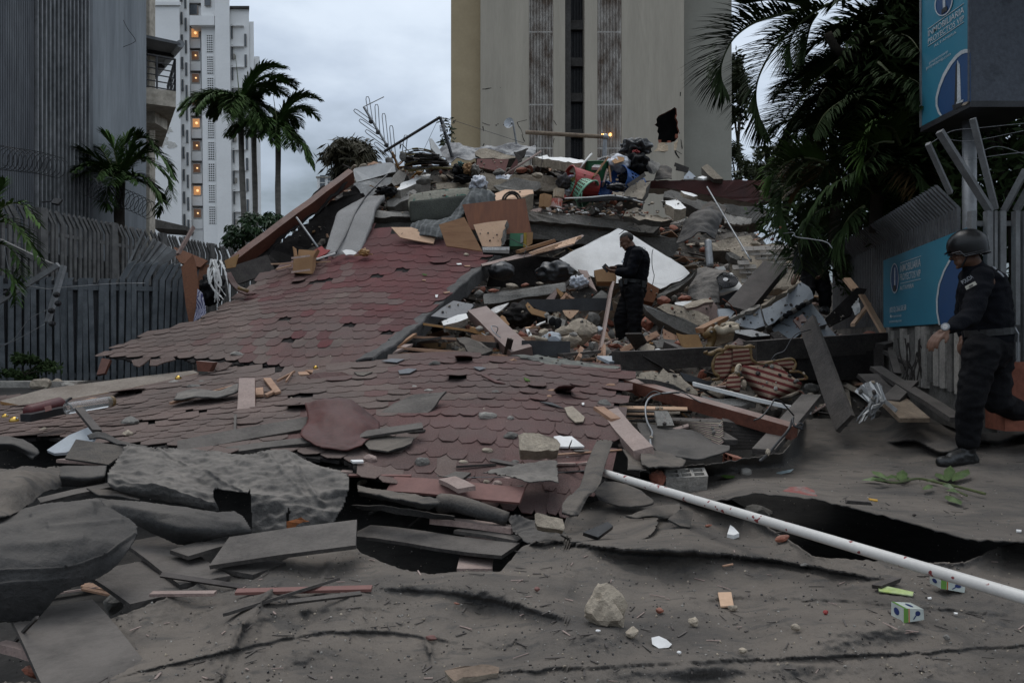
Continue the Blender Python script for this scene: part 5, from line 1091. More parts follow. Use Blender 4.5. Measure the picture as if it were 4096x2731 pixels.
SH('dark_sheeting','torn dark roofing sheet hanging below the maroon beam','plastic sheet',m_feltdark,'A3',[[(1560,1130,13.6),(1640,1060,13.7),(1760,1000,13.9),(1925,1010,14.2)],[(1530,1220,13.4),(1640,1150,13.3),(1750,1130,13.3),(1880,1130,13.6)],[(1490,1310,13.2),(1610,1280,13.1),(1720,1230,13.0),(1825,1280,13.1)]],.012,50,34,.06,3)
PL('shingle_board','dark shingled roof piece sloping under the maroon beam','roof piece',m_felt,'A3',[(1710,1010),(1790,960),(1925,1020),(1855,1165),(1700,1060)],13.9,None,(-.2,-1,1),.04,rough=.01)
PL('render_scrap','pale render scrap stuck to the dark slope below the maroon beam','render',m_conc,'A3',[(1905,1060),(2135,1110),(2120,1155),(2075,1160),(1900,1150)],14.3,None,(0,-1,.6),.05,rough=.02)
RB('dark concrete block below the right end of the maroon beam','A3',[(1900,985),(2280,1030),(2280,1140),(2080,1160),(1890,1080)],14.6,(0,-1,.2),.5,m_concd,m_concd)
for i,(x,y,w_,h_,m_)in enumerate(((1000,730,0,0,0),)):pass
rk=random.Random(12)
for i in range(46):
 x=rk.uniform(820,1640);y=rk.uniform(1000,1090)if x<1500 else rk.uniform(940,1000)
 if i>=30:x,y=rk.uniform(980,1640),rk.uniform(880,960)
 D=14.15-(y-940)/150*.25;s_=rk.uniform(22,60);_seed[0]+=1;k=FR['D4'][2]/FPX*D;mb=MB();mb.ico(P('D4',x,y,D),(s_*k*.6,s_*k*.5,s_*k*.38),2,Matrix.Rotation(rk.uniform(0,3),3,'Z'),rockfn(_seed[0],.3))
 mb.build('rubble_lump',(m_conc,m_conct,m_concd,m_brick)[rk.choice((0,1,2,2,1,3))],None,False,'broken masonry lump strewn on the ledge below the black lid and maroon beam','rubble lump','masonry lumps on the upper ledge')
for i in range(60):
 x=rk.uniform(-30,880);y=rk.uniform(930,1075);D=14.1-(y-900)/170*.25;k=FR['D4'][2]/FPX*D;p=P('D4',x,y,D);mb=MB();s_=rk.uniform(24,80)*k;R=Matrix.Rotation(rk.uniform(0,3),3,'Z')@Matrix.Rotation(rk.gauss(.3,.35),3,'X')@Matrix.Rotation(rk.gauss(0,.3),3,'Y')
 mb.box(p,R@Vector((s_/2,0,0)),R@Vector((0,s_*.32,0)),R@Vector((0,0,.008)));mb.build('tile_shard',(m_white,m_conc,m_plyl,m_paper,m_maroonl,m_woodp)[rk.choice((0,1,1,2,3,4,5))],None,False,'broken tile shard in the drift along the concrete ledge','tile shard','tile shards drifted on the concrete ledge')
 # ------------------------ left shoulder and middle of the heap
B('fascia_beam','long red brown roof beam slanting up to the left shoulder','beam',m_redwood,'A2',(-560,1500,13.2),(440,748,14.8),.27,.12,roll=-.9)
SH('dark_sheeting','charred black roof sheets bristling above the slanting red beam','roof sheet',m_deck,'F',[[(560,600,13.6),(640,530,14),(700,470,14.4),(745,432,14.6)],[(575,610,13.4),(660,545,13.8),(720,490,14.2),(800,420,14.6)]],.02,40,14,.15,3,.06)
PL('dark_board','black hollow underside of the roof below the red beam','roof panel',m_deck,'F',[(560,615),(640,560),(740,480),(815,425),(850,470),(855,560),(840,590),(700,600),(590,640)],14.6,None,(-.1,-1,.3),.1,rough=.04)
B('timber','black timber lying on the roof edge behind the carton','timber',m_woodd,'D6',(640,760,12.2),(1130,600,12.6),.30,.05,roll=1.2)
TB('pole','thin pole leaning under the red beam','pole',m_metal,'D6',[(1430,60,13.6),(1680,410,12.8)],.018,6)
SH('concrete_sheet','large bent grey cement panel sliding down from the shoulder','panel',pm('cement_panel',(.27,.265,.26),(.215,.21,.205),1.6,.9,.3,50,.2,.2),'A2',[[(560,918,14.6),(640,915,14.6),(716,912,14.6)],[(340,1040,14.1),(500,1020,14.1),(640,1000,14.1)],[(285,1150,13.6),(440,1130,13.6),(615,1110,13.6)],[(205,1420,12.7),(340,1420,12.7),(500,1410,12.7)]],.09,24,30,.012,3,.012,fine=.002)
TB('cable','dark cable running down the bent cement panel','cable',m_dmetal,'A2',[(740,740,14.9),(630,850,14.5),(540,950,14.35),(470,1060,13.85),(390,1240,13.2),(300,1410,12.6)],.015,6)
mt=thing('mattress','grey floral mattress standing on edge across the heap','mattress',P('A2',1200,1150,14.0))
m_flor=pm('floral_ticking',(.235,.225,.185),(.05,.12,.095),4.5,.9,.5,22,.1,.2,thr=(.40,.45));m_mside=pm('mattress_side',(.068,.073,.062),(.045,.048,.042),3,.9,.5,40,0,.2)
def pad(name,f,pts,D,n,t,mat,parent):
 n=Vector(n).normalized();q=plane_pts(f,smoothpoly(pts),D,n);mb=MB();c=sum(q,Vector())/len(q);lay=[(.6,t*.12),(.86,t*.08),(.965,0),(1,-t*.2),(1,-t*.8),(.965,-t)];k=len(q);ar=sum((q[i].cross(q[(i+1)%k])for i in range(k)),Vector())
 if ar.dot(n)<0:q=q[::-1]
 for s,o in lay:mb.v+=[c+(p-c)*s+n*o for p in q]
 mb.f.append(tuple(range(k)));mb.f.append(tuple(reversed(range(5*k,6*k))))
 for l_ in range(5):
  for i in range(k):mb.f.append((l_*k+i,(l_+1)*k+i,(l_+1)*k+(i+1)%k,l_*k+(i+1)%k))
 mb.mi=[0]*len(mb.f);o=mb.build(name,mat,parent,True);return o
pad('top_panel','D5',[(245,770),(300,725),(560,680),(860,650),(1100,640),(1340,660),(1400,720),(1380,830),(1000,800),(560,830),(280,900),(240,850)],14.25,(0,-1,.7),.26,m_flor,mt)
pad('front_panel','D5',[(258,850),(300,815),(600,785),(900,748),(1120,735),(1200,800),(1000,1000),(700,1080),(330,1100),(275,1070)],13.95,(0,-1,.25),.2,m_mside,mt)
m_plaid=stripes('plaid_blanket',(.10,.105,.105),(.135,.14,.14),3.2,(0,.3,.5),.9,.8)
SH('blanket','grey checked blanket trailing off the mattress','blanket',m_plaid,'D5',[[(1120,650,13.9),(1200,640,13.9),(1300,655,13.9),(1400,700,14)],[(1000,780,13.65),(1090,800,13.6),(1250,830,13.7),(1420,820,13.8)],[(900,920,13.5),(960,960,13.4),(1010,960,13.4),(1060,930,13.5)],[(720,1060,13.3),(800,1090,13.2),(880,1080,13.2),(950,1040,13.3)],[(330,1110,13.2),(480,1130,13.0),(640,1180,12.9),(760,1200,12.9)],[(250,1190,13.1),(380,1270,12.9),(560,1290,12.8),(690,1330,12.75)]],.02,46,60,.05,4,.01,fine=.012)
PL('cabinet_board','glossy orange brown cupboard side standing upright','panel',m_veneer,'A2',[(1376,992),(1640,962),(1910,940),(1935,1090),(1965,1245),(1700,1240),(1440,1200)],12.95,None,(.05,-1,.25),.03,m_ply)
PL('cabinet_board','brown plywood panel leaning left of the glossy cupboard side','panel',m_ply,'A2',[(1176,1162),(1300,1125),(1392,1098),(1470,1240),(1546,1388),(1380,1362),(1240,1342)],12.45,None,(-.1,-1,.3),.03,m_honey)
PL('cabinet_board','pale torn board in front of the glossy cupboard side','panel',m_plyl,'A2',[(1470,1162),(1590,1142),(1756,1124),(1735,1220),(1704,1346),(1600,1350),(1545,1346)],12.7,None,(.05,-1,.5),.03,m_conc)
PL('insulation_strip','grey fibre edge strip beside the pale torn board','strip',m_concd,'A2',[(1756,1126),(1770,1160),(1730,1330),(1704,1346)],12.65,None,(.3,-1,.3),.04,rough=.02)
PL('board','tan veneer sheet lying under the blanket end','board',m_plyl,'A2',[(772,1184),(945,1184),(1060,1225),(1150,1262),(1130,1322),(1000,1300),(850,1270)],12.9,None,(0,-1,.9),.02)
tbx=thing('tool_box','green plastic box with yellow end and a metal clasp under the cupboard side','box',P('A2',1850,1360,12.8))
for nm,q,m_ in(('body',[(1780,1235),(1895,1235),(1890,1345),(1775,1345)],m_green),('end_band',[(1897,1232),(1922,1230),(1918,1352),(1892,1350)],pm('yellow_plastic',(.45,.30,.04),None,4,.5,.05)),('side',[(1924,1230),(1975,1225),(1970,1320),(1920,1350)],m_honey),('clasp',[(1870,1250),(1893,1245),(1890,1312),(1868,1315)],m_metal)):
 PL(nm,None,None,m_,'A2',q,12.85 if nm!='clasp' else 12.8,None,(0,-1,.1),.25 if nm=='body' else .04,parent=tbx)
gr=thing('vent_grille','grey slotted metal vent grille in front of the pale board','grille',P('A2',1660,1400,12.1))
PL('frame',None,None,m_dmetal,'A2',[(1540,1350),(1778,1348),(1772,1408),(1552,1396)],12.1,None,(0,-1,.8),.05,parent=gr)
for k in range(26):x=1552+k*8.6;PL('blade',None,None,m_metal,'A2',[(x,1354),(x+4,1354),(x+5,1378),(x+1,1378)],12.03,None,(0,-1,.8),.02,parent=gr)
lt=thing('lattice_shutter','long slatted wooden shutter tilted before the floor edge','shutter',P('A3',300,1440,12.3));nsh=(.1,-.6,1)
PL('board',None,None,m_woodp,'A3',[(-160,1495),(240,1392),(700,1247),(712,1255),(610,1335),(300,1420),(-150,1512)],12.3,None,nsh,.03,m_woodg,parent=lt)
for k in range(15):t=k/15;PL('slat',None,None,m_plyl,'A3',[(265+400*t,1388-128*t),(285+400*t,1384-128*t),(275+360*t+20,1415-100*t),(255+360*t+15,1418-100*t)],12.2,None,nsh,.012,parent=lt)
for k in range(3):PL('slat',None,None,m_plyl,'A3',[(245+12*k,1398+8*k),(690,1252+9*k),(690,1257+9*k),(245+12*k,1403+8*k)],12.17,None,nsh,.012,parent=lt)
B('plank','short tan plank under the slatted shutter','plank',m_ply,'A3',(150,1395,12.1),(450,1300,12.4),.12,.05)
RB('tan tiled slab tipped behind the cupboard side','A2',[(1650,900),(1740,865),(1975,868),(1980,900),(1800,945),(1660,960)],13.8,(0,-.5,1),.3,m_plyl,m_conct,'tiled_slab','slab')
mb=MB();c=P('A2',1795,950,13.4)
for rr in(.15,.11):mb.tube([c+Vector((rr*math.cos(t*.31),.03*math.sin(t),rr*.85*math.sin(t*.31)))for t in range(11)],.018,6)
mb.build('wicker_hoop',m_woodd,None,True,'dark wicker hoop behind the glossy cupboard side','wicker')
BL('dark_clothes','heap of dark wet clothes left of the mattress','clothes',m_blackcloth,'A2',735,880,170,70,14.9,.25,amp=.5)
for i,(x,y,w_,h_,m_,lab)in enumerate(((1340,700,90,80,0,'grey rag lump right of the slat bundle'),(1420,690,80,90,3,'brown paper bag in the rag pile'),(1380,775,160,60,0,'flat grey rags in front of the slat bundle'),(1480,700,70,100,2,'dusty cloth bundle beside the dull maroon board'),(1365,660,50,50,4,'teal cloth scrap in the rag pile'))):
 BL('rag_bundle',lab,'rags',(m_blackcloth,m_paper,MC['grey_fabric'],m_card,pm('teal_cloth',(.10,.2,.2),(.06,.12,.12),5,.9,.4))[m_],'A2',x,y,w_,h_,15.2,.2,amp=.6)
SH('paper_sheets','pale blue crumpled sheet below the dull maroon board','paper',m_bag,'A2',[[(1655,745,15.2),(1720,738,15.2),(1795,742,15.2)],[(1660,770,15.0),(1730,772,15),(1770,768,15)]],.006,20,10,.05,8)
for i,(x,y,w_,h_,m_,lab)in enumerate(((1690,720,90,60,m_concd,'grey hollow lump below the dull maroon board'),(2010,745,90,50,m_conct,'tan lump on the tan wall strip'),(1050,790,120,70,m_concd,'dark lump under the slat bundle'),(1880,700,90,50,m_brick,'rusty brick lump below the summit slab'),(960,905,80,40,m_conc,'small pale lump by the beam end'))):RK('concrete_chunk',lab,'concrete chunk',m_,'A2',x,y,w_,h_,15.1)
PL('white_plate','white broken plate edge on the top of the upper roof','plate',m_white,'D6',[(1965,450),(2010,435),(2080,440),(2138,470),(2110,495),(2050,490),(2010,500)],12.5,None,(0,-1,1),.02)
ct=boxy('cardboard_box','open brown cardboard box standing on the upper roof','box',m_card,'D6',1490,610,255,205,11.9,.12,.33,True,.06)
for yy in(525,690):PL('tape',None,None,pm('pale_tape',(.46,.36,.31),(.40,.27,.22),5,.5,.05),'D6',[(1365,yy),(1585,yy-28),(1590,yy-8),(1370,yy+22)],11.72,None,(0,-1,.02),.004,parent=ct)
PL('red_channel','bright red folded metal channel behind the cardboard box','channel',m_red,'D6',[(1590,470),(1725,392),(1760,430),(1825,440),(1780,480),(1625,560)],12.6,None,(0,-1,.6),.02)
for i,(a,b,w_,m_,lab)in enumerate((((1650,555,12.3),(1880,480,12.6),.05,m_whitep,'white lath beside the red channel'),((1135,608,12.3),(1830,575,12.3),.03,m_plyl,'thin lath behind the cardboard box'),((1190,668,12.0),(1365,625,12.2),.05,m_plyl,'short pale lath left of the cardboard box'),((2110,505,12.4),(2320,490,12.4),.035,m_ply,'thin stick near the white plate'),((1850,530,12.35),(1950,495,12.4),.10,m_woodp,'pinkish board scrap by the white plate'))):B('lath',lab,'lath',m_,'D6',a,b,w_,.02)
BL('doll','small brown broken figurine by the white plate','figurine',m_honey,'D6',2230,470,110,80,12.4,.08,amp=.5)
PL('wooden_door','brown wooden door standing between gate and roof','door',pm('brown_door',(.20,.085,.045),(.14,.06,.033),2,.6,.2,40,0,.3),'B1',[(1248,290),(1330,200),(1345,250),(1370,440),(1330,670),(1305,690),(1280,560)],10.9,None,(.25,-1,.05),.05)
PL('wardrobe_board','red brown board wedged flat against the picket fence','board',pm('brown_door',(.2,.085,.045)),'B1',[(1200,150),(1300,190),(1430,245),(1380,290),(1240,260),(1190,195)],11.4,None,(.1,-1,.6),.03)
PL('wardrobe_board','brown board leaning on the fence behind the white straps','board',m_honey,'B1',[(1545,245),(1645,200),(1620,290),(1560,300)],11.8,None,(.1,-1,.1),.03)
PL('wardrobe_board','brown veneer sheet behind the dark bundle','board',MC['brown_door'],'B1',[(1350,280),(1440,270),(1450,380),(1380,460),(1360,360)],11.4,None,(.2,-1,.1),.03)
B('stick','broken branch like stick poking up over the gate','stick',m_woodp,'B1',(1225,200,11),(1335,12,11.2),.05,.04)
BL('dark_bundle','dark bundle of bags and cloth beside the standing brown door','bundle',m_blackcloth,'B1',1460,440,150,190,11.2,.25,amp=.5)
rng=random.Random(8);stp=thing('strap_tangle','tangle of white plastic straps above the dark bundle','straps',P('B1',1510,440,11))
for k in range(8):
 a=P('B1',1470+rng.uniform(-20,60),250+rng.uniform(-20,30),11);b=P('B1',1480+rng.uniform(-60,90),340+rng.uniform(-20,60),10.9);c=P('B1',1530+rng.uniform(-60,60),470+rng.uniform(-30,70),10.9);q=smoothline([a,b,c],6);mb=MB()
 for u_,v_ in zip(q,q[1:]):mb.bar(u_,v_,.035,.006,rng.uniform(-.6,.6))
 mb.build('strap',m_whitep,stp)
SH('checked_cloth','small checked cloth hanging beside the brown door','cloth',stripes('gingham',(.30,.30,.36),(.05,.05,.11),22,(.5,0,.8),.9),'B1',[[(1360,440,10.8),(1395,470,10.8)],[(1350,560,10.7),(1420,600,10.7)],[(1330,670,10.6),(1390,640,10.6)]],.01,12,20,.03,8)
B('lath','long tan lath lying on the upper roof edge near the gate','lath',m_wood,'B1',(1320,690,10.3),(1715,508,11.4),.05,.04)
PL('shingle_flap','lifted dusty roof strip under the long tan lath','roof strip',m_woodg,'B1',[(1370,672),(1560,610),(1710,600),(1540,650),(1400,690)],10.3,None,(0,-.6,1),.02)
TB('bottle','gold capped clear bottle lying at the roof edge','bottle',m_gold,'B1',[(1640,432,11),(1710,455,11)],.026,8)
SH('roof_strip','dark curved roofing strip hanging over the roof edge','roof strip',m_shingle,'B1',[[(1555,330,11.3),(1590,330,11.4)],[(1600,420,11.2),(1640,410,11.3)],[(1690,480,11),(1760,470,11.1)]],.02,12,20,.03,5)
B('fence_rail','bent steel rail fallen across the gate at far left','rail',m_fencel,'B1',(-20,540,9.2),(402,275,9.4),.06,.06)
B('fence_rail','broken galvanised post with insulators hanging before the gate','rail',m_metal,'B1',(440,285,9.3),(325,670,9.1),.065,.04)
B('fence_rail','bent pale rail lying behind the fallen fence top at left','rail',m_fence,'B1',(0,110,9.6),(360,280,9.4),.06,.05)
for i,(x,y)in enumerate(((390,480),(400,540),(355,590),(360,680),(90,435),(45,470))):mb=MB();p=P('B1',x,y,9.05);mb.tube([p-Vector((.03,0,0)),p+Vector((.03,0,0))],[.022,.022],8);mb.tube([p-Vector((.012,0,0)),p+Vector((.012,0,0))],[.034,.034],8);mb.build('insulator',m_black,None,False,'small black wire insulator on the broken fence rails at left','insulator','black insulators on the broken rails')
for i,(pts,lab)in enumerate((([(130,430),(200,420),(330,440),(420,430),(760,405),(1000,400)],'loose wire running along the top of the gate'),([(0,835),(100,780),(200,650),(320,585)],'slack wire hanging down the left gate'),([(0,840),(150,770),(310,680)],'straight wire below the slack one on the left gate'),([(30,150),(60,300),(120,430),(180,500)],'wire curling under the young palm'))):TB('loose_wire',lab,'wire',m_metal,'B1',[(x,y,9.0)for x,y in pts],.004,4)
def coil(label,f,a,b,r,n,D0,D1):
 mb=MB();A_,B_=P(f,*a,D0),P(f,*b,D1);d=(B_-A_).normalized();u=d.cross(UP).normalized();v=d.cross(u);m=n*16
 mb.tube([A_.lerp(B_,i/m)+(u*math.cos(2*math.pi*i/16)+v*math.sin(2*math.pi*i/16))*r*(1+.12*math.sin(i*.37))for i in range(m+1)],.0055,4);mb.build('razor_wire',m_dmetal,None,False,label,'razor wire')
coil('coil of razor wire above the fence at the far left','A1',(-20,1070),(400,1160),.17,13,11.2,12.6);coil('coil of razor wire behind the low palm','A1',(590,1270),(1040,1450),.17,15,13.4,14.8)
fl2=thing('floodlight','small flat floodlight on top of the left picket fence','floodlight',P('A1',390,1390,11.3));PL('lamp_head',None,None,m_dmetal,'A1',[(350,1395),(375,1362),(428,1372),(400,1405)],11.3,None,(.2,-1,.6),.04,parent=fl2);mb=MB();mb.tube([P('A1',290,1392,11.4),P('A1',360,1385,11.35)],.012,5);mb.build('bracket',m_dmetal,fl2)
mb=MB();mb.box(P('B1',120,1135,9.0),(.75,0,0),(0,.12,0),(0,0,.1));mb.build('kerb',m_conc,None,False,'low concrete kerb at the foot of the left gate','kerb')
PL('flat_roof','low dark roof edge behind the left picket fence','roof',m_concd,'A1',[(1055,1505),(1290,1560),(1280,1585),(1060,1570)],18,None,(0,-1,.2),.4)
# ------------------------ hollow between roof and heap
RB('big white plastered slab tilted behind the standing officer','B2',[(1500,232),(1700,128),(1840,60),(1905,22),(1965,42),(2150,160),(2352,282),(2400,330),(2330,385),(2270,400),(2195,440),(2110,395),(1900,400),(1640,330)],13.0,(.05,-1,.95),.16,m_white,m_concd,rough=.012)
PL('wicker_mat','brown wicker basket panel beside the standing officer','wicker',stripes('wicker',(.21,.075,.025),(.05,.018,.008),26,(.4,1.2,.3),.7,.5,2),'D1',[(395,225),(430,235),(585,328),(575,380),(510,500),(390,475),(330,420)],12.0,None,(.1,-1,.6),.12)
SH('felt_drape','dusty grey felt draped beside the air conditioner','roofing felt',m_feltgrey,'D1',[[(1060,85,12.6),(1200,60,12.6),(1330,60,12.5),(1478,112,12.3)],[(1040,180,12.4),(1150,170,12.2),(1260,150,12.1),(1310,180,12.05)],[(960,300,12.2),(1100,320,12.0),(1240,310,11.9),(1330,340,11.9)],[(930,420,12),(1080,470,11.7),(1240,490,11.6),(1350,500,11.7)]],.012,40,40,.05,3)
ac=thing('air_conditioner','white air conditioner unit lying with its round fan grille upward','air conditioner',P('D1',1500,500,12.2));na=Vector((-.12,-.75,1)).normalized()
PL('casing',None,None,m_whitep,'D1',[(1290,120),(1500,130),(1655,325),(1345,385)],12.2,None,na,.05,parent=ac);q=plane_pts('D1',[(1345,385),(1655,325),(1650,430),(1380,505)],12.0,Vector((-.1,-1,.1)).normalized());mb=MB();plate(mb,q,Vector((-.1,-1,.1)).normalized(),.3);mb.build('coil_side',[m_dmetal,m_dmetal],ac)
fr_=plane_pts('D1',[(1443,247),(1443+133,247),(1443,247-84)],12.05,na);c=fr_[0];ex=fr_[1]-c;ey=fr_[2]-c
mb=MB();k=32;mb.add([c+ex*math.cos(2*math.pi*i/k)*.98+ey*math.sin(2*math.pi*i/k)*.98+na*.01 for i in range(k)],[tuple(range(k))]);mb.build('fan_opening',m_void,ac)
mb=MB()
for rr in(1,.88,.77,.66,.55,.44,.33):mb.tube([c+na*.03+ex*rr*math.cos(2*math.pi*i/28)+ey*rr*math.sin(2*math.pi*i/28)for i in range(29)],.006,4)
for i in range(22):a=2*math.pi*i/22;mb.tube([c+na*.03+(ex*math.cos(a)+ey*math.sin(a))*.2,c+na*.03+ex*math.cos(a)+ey*math.sin(a)],.005,4)
mb.build('fan_grille',m_dmetal,ac);mb=MB();c2=c-ex*.2+ey*.12;mb.add([c2+na*.04+(ex*math.cos(2*math.pi*i/18)+ey*math.sin(2*math.pi*i/18))*.25 for i in range(18)],[tuple(range(18))]);mb.build('hub',m_metal,ac)
PL('white_board','white casing sheet sticking out behind the felt drape','board',m_whitep,'D1',[(1280,60),(1400,45),(1425,95),(1330,90)],12.7,None,(0,-1,.4),.03)
tw=thing('tiled_wall','cracked pale tiled wall leaning in the shade right of the air conditioner','wall',P('B3',600,420,12.6));nw=Vector((-.15,-1,.75)).normalized()
mt_=pm('shaded_tile',(.36,.33,.295),(.28,.255,.23),2,.7,.1,40,.2,.3,dcol=(.3,.28,.26));rows_=9
PL('backing',None,None,m_conct,'B3',[(330,150),(470,140),(700,120),(800,250),(830,400),(700,450),(420,440),(330,330)],12.6,None,nw,.12,rough=.03,parent=tw)
for j in range(9):
 for i in range(6):
  x0=318+i*84+j*6+(42 if j%2 else 0);y0=150+j*31-i*3;w_=80
  if random.random()<.14 or abs((x0+40-300)*.55-(y0-120))<17 or x0+w_>835:continue
  PL('tile',None,None,mt_,'B3',[(x0,y0+2),(x0+w_,y0),(x0+w_+5,y0+28),(x0+5,y0+30)],12.5-random.uniform(0,.03),None,nw+Vector((random.gauss(0,.02),0,random.gauss(0,.03))),.015,parent=tw)
RB('thick concrete beam lying above the tiled wall in the shade','B3',[(185,120),(330,85),(470,70),(495,110),(480,150),(330,180),(190,178)],13.0,(0,-1,.5),.4,m_conct,m_concd,rough=.04)
RB('broken concrete piece below the thick beam','B3',[(300,190),(340,185),(455,240),(450,265),(330,220)],12.6,(0,-1,.8),.12,m_concd,m_concd)
RK('concrete_chunk','grey lump at the end of the thick shaded beam','concrete chunk',m_conct,'B3',505,130,70,40,12.8)
TB('standpipe','thick grey pipe standing under the torn sheeting','pipe',m_metal,'B3',[(175,110,13),(182,190,12.9),(190,290,12.8)],.06,8)
B('timber','heavy dark timber leaning across the tiled wall','timber',m_woodd,'D1',(2040,60,11.4),(1560,610,10.6),.34,.12,roll=-.3)
PL('board','red brown drawer side tucked under the leaning timber','board',m_redwood,'D1',[(1725,450),(1920,280),(1968,345),(1780,490)],11.0,None,(-.2,-1,.6),.06)
TB('wire','twisted wire hanging on the tiled wall','wire',m_metal,'B3',[(640,200,12.3),(645,250,12.25),(690,300,12.25),(680,350,12.2),(665,355,12.2)],.006,4)
fw=thing('fallen_wall','fallen blue grey plastered wall split along a row of brick holes','wall',P('B3',700,790,9.4));nf=(-.12,-1,.62)
for pts,nm in(([(285,668),(400,612),(535,556),(552,610),(575,690),(500,715),(330,690),(290,690)],'wall_piece'),([(540,552),(690,470),(815,392),(870,425),(905,500),(830,540),(590,692),(556,612)],'wall_piece'),([(595,698),(720,620),(830,548),(885,530),(930,590),(995,680),(915,705),(880,650),(820,740),(762,788),(640,745)],'wall_piece'),([(925,720),(1000,690),(1060,758),(985,800),(930,800)],'wall_piece')):
 PL(nm,None,None,m_bluewall,'B3',pts,9.5,None,nf,.14,m_concd,.012,parent=fw,seg=.08)
PL('broken_edge',None,None,m_conct,'B3',[(540,548),(690,462),(815,384),(820,394),(690,474),(545,556)],9.45,None,(-.1,-.6,1),.05,rough=.02,parent=fw,seg=.05)
PL('broken_edge',None,None,m_conc,'B3',[(285,664),(400,600),(532,545),(536,558),(400,616),(290,674)],9.45,None,(-.1,-.6,1),.05,rough=.02,parent=fw,seg=.05)
for k in range(10):t=k/9;c=P('B3',590+265*t,700-168*t,9.42);mb=MB();_seed[0]+=1;mb.ico(c,(.045,.05,.035),2,None,rockfn(_seed[0]));mb.build('brick_hole',m_void if k%3 else m_concd,fw)
PL('glazed_cabinet','dark glazed cabinet top half buried left of the fallen wall','cabinet',m_metal,'D1',[(1535,850),(1740,838),(1990,912),(1745,930),(1540,880)],9.0,None,(0,-.7,1),.3,m_black)
PL('dark_board','black board standing before the fallen wall','panel',m_woodd,'B3',[(600,745),(660,728),(790,825),(680,835)],8.8,None,(-.3,-1,.5),.04)
PL('board','brown board end above the long leaning plank','board',m_woodp,'B3',[(762,652),(825,612),(865,660),(815,668),(830,740)],8.9,None,(-.3,-1,.4),.04,m_redwood)
B('plank','long dusty grey plank leaning upright against the dark beams','plank',m_woodg,'B3',(857,668,8.3),(1122,1366,6.75),.20,.045,ref=Vector((0,1,0)),roll=math.pi/2-.25)
B('dark_beam','long dark beam crossing the right hand rubble, front one','beam',m_woodd,'D2',(70,250,8.0),(1120,190,8.5),.24,.2)
B('dark_beam','dark beam continuing behind the chair to the picket fence','beam',m_woodd,'B3',(470,870,8.6),(1492,800,9.0),.26,.22)
B('dark_beam','black beam under the one behind the chair','beam',m_deck,'B3',(760,965,8.7),(1350,965,8.9),.2,.32)
PL('post_end','square dark post end by the picket fence','post',m_woodd,'B3',[(1315,850),(1385,845),(1390,980),(1320,985)],8.7,None,(-.3,-1,.2),.3)
PL('cross_board','grey board on top of the square dark post end','board',m_woodg,'B3',[(1330,815),(1475,785),(1496,795),(1400,820)],8.6,None,(0,-.4,1),.05)
RB('tan broken slab lying on the beam near the picket fence','B3',[(985,810),(1100,755),(1190,765),(1170,785),(1090,812)],9.0,(0,-.7,1),.1,m_conct,m_concd)
RK('brick_lump','pair of tumbled brick lumps before the picket fence','masonry',m_brick,'B3',1280,770,120,80,9.0)
B('lath','pale lath leaning beside the lower blue sign','lath',m_plyl,'B3',(1235,480,9.3),(1410,790,8.9),.07,.03)
B('lath','second pale lath crossing behind the lower blue sign edge','lath',m_plyl,'B3',(1285,545,9.4),(1170,690,9.2),.05,.03)
B('lath','short pale lath near the dark sheet left of the sign','lath',m_plyl,'B3',(1130,370,10),(1190,445,9.8),.10,.03)
PL('dark_board','dark sheet leaning left of the lower blue sign','panel',m_deck,'B3',[(985,640),(1200,430),(1270,440),(1160,620),(1010,700)],9.6,None,(-.2,-1,.4),.04)
SH('plastic_scrap','white torn plastic scrap left of the lower blue sign','plastic',m_whitep,'B3',[[(1165,560,9.3),(1215,500,9.4)],[(1190,620,9.2),(1225,590,9.2)]],.01,10,10,.05,8)
for i,(a,b,lab)in enumerate((((1330,985,7.9),(1890,1335,6.3),'long grey plank sloping down toward the helmeted officer'),((1285,1035,7.7),(1470,1200,7.2),'wide grey board under the sloping plank'),((1560,1085,7.3),(1430,1215,7.0),'short dark board crossing the sloping plank'),((1440,1200,7.1),(1600,1345,6.5),'worn rusty board end beside the white bent louvers'),((1440,870,8.3),(1480,1030,7.9),'short grey upright board by the picket fence'),((1390,875,8.4),(1560,960,8.0),'thin grey strip by the picket fence'),((890,1180,6.9),(560,1560,5.7),'grey board running under the red brown beam'),((200,1410,6.3),(340,1500,6.0),'short grey board among the fanned slats'))):
 B('plank',lab,'plank',m_woodg if i!=3 else pm('rusty_board',(.28,.22,.16),(.15,.11,.08),6,.85,.5,40),'B3',a,b,(.12,.24,.16,.24,.07,.03,.16,.1)[i],.04)
for i in range(14):
 mb=MB();x=1530+rng.uniform(-20,150);y=1000+rng.uniform(-30,50);a=P('B3',x,y+40,7.6);b=P('B3',x+rng.uniform(-90,60),y-rng.uniform(60,260),7.6);mb.tube(smoothline([a,a.lerp(b,.5)+Vector((rng.uniform(-.05,.05),0,0)),b],4),.007,4);mb.build('twig',m_woodd,None,False,'bare dark twig at the foot of the picket fence','twig','twigs along the picket fence foot')
ch=thing('armchair','overturned gilt armchair with red and beige striped upholstery','armchair',P('D2',1500,640,7.4))
m_str=stripes('striped_cloth',(.36,.26,.19),(.125,.028,.026),5.6,(0,math.radians(72),0),.85,.55);m_str2=stripes('striped_back',(.34,.235,.165),(.12,.03,.026),7.5,(0,math.radians(95),0),.85,.55)
pad('seat_cushion','D2',[(1365,300),(1400,288),(1560,285),(1700,252),(1730,262),(1850,380),(1975,465),(1970,490),(1800,560),(1655,635),(1620,620),(1480,470)],7.25,(-.1,-1,.55),.14,m_str,ch)
pad('left_back','D2',[(1225,95),(1245,120),(1235,300),(1200,390),(1140,440),(1080,400),(1060,300),(1080,200),(1150,150)],7.35,(-.5,-1,.1),.08,m_str2,ch)
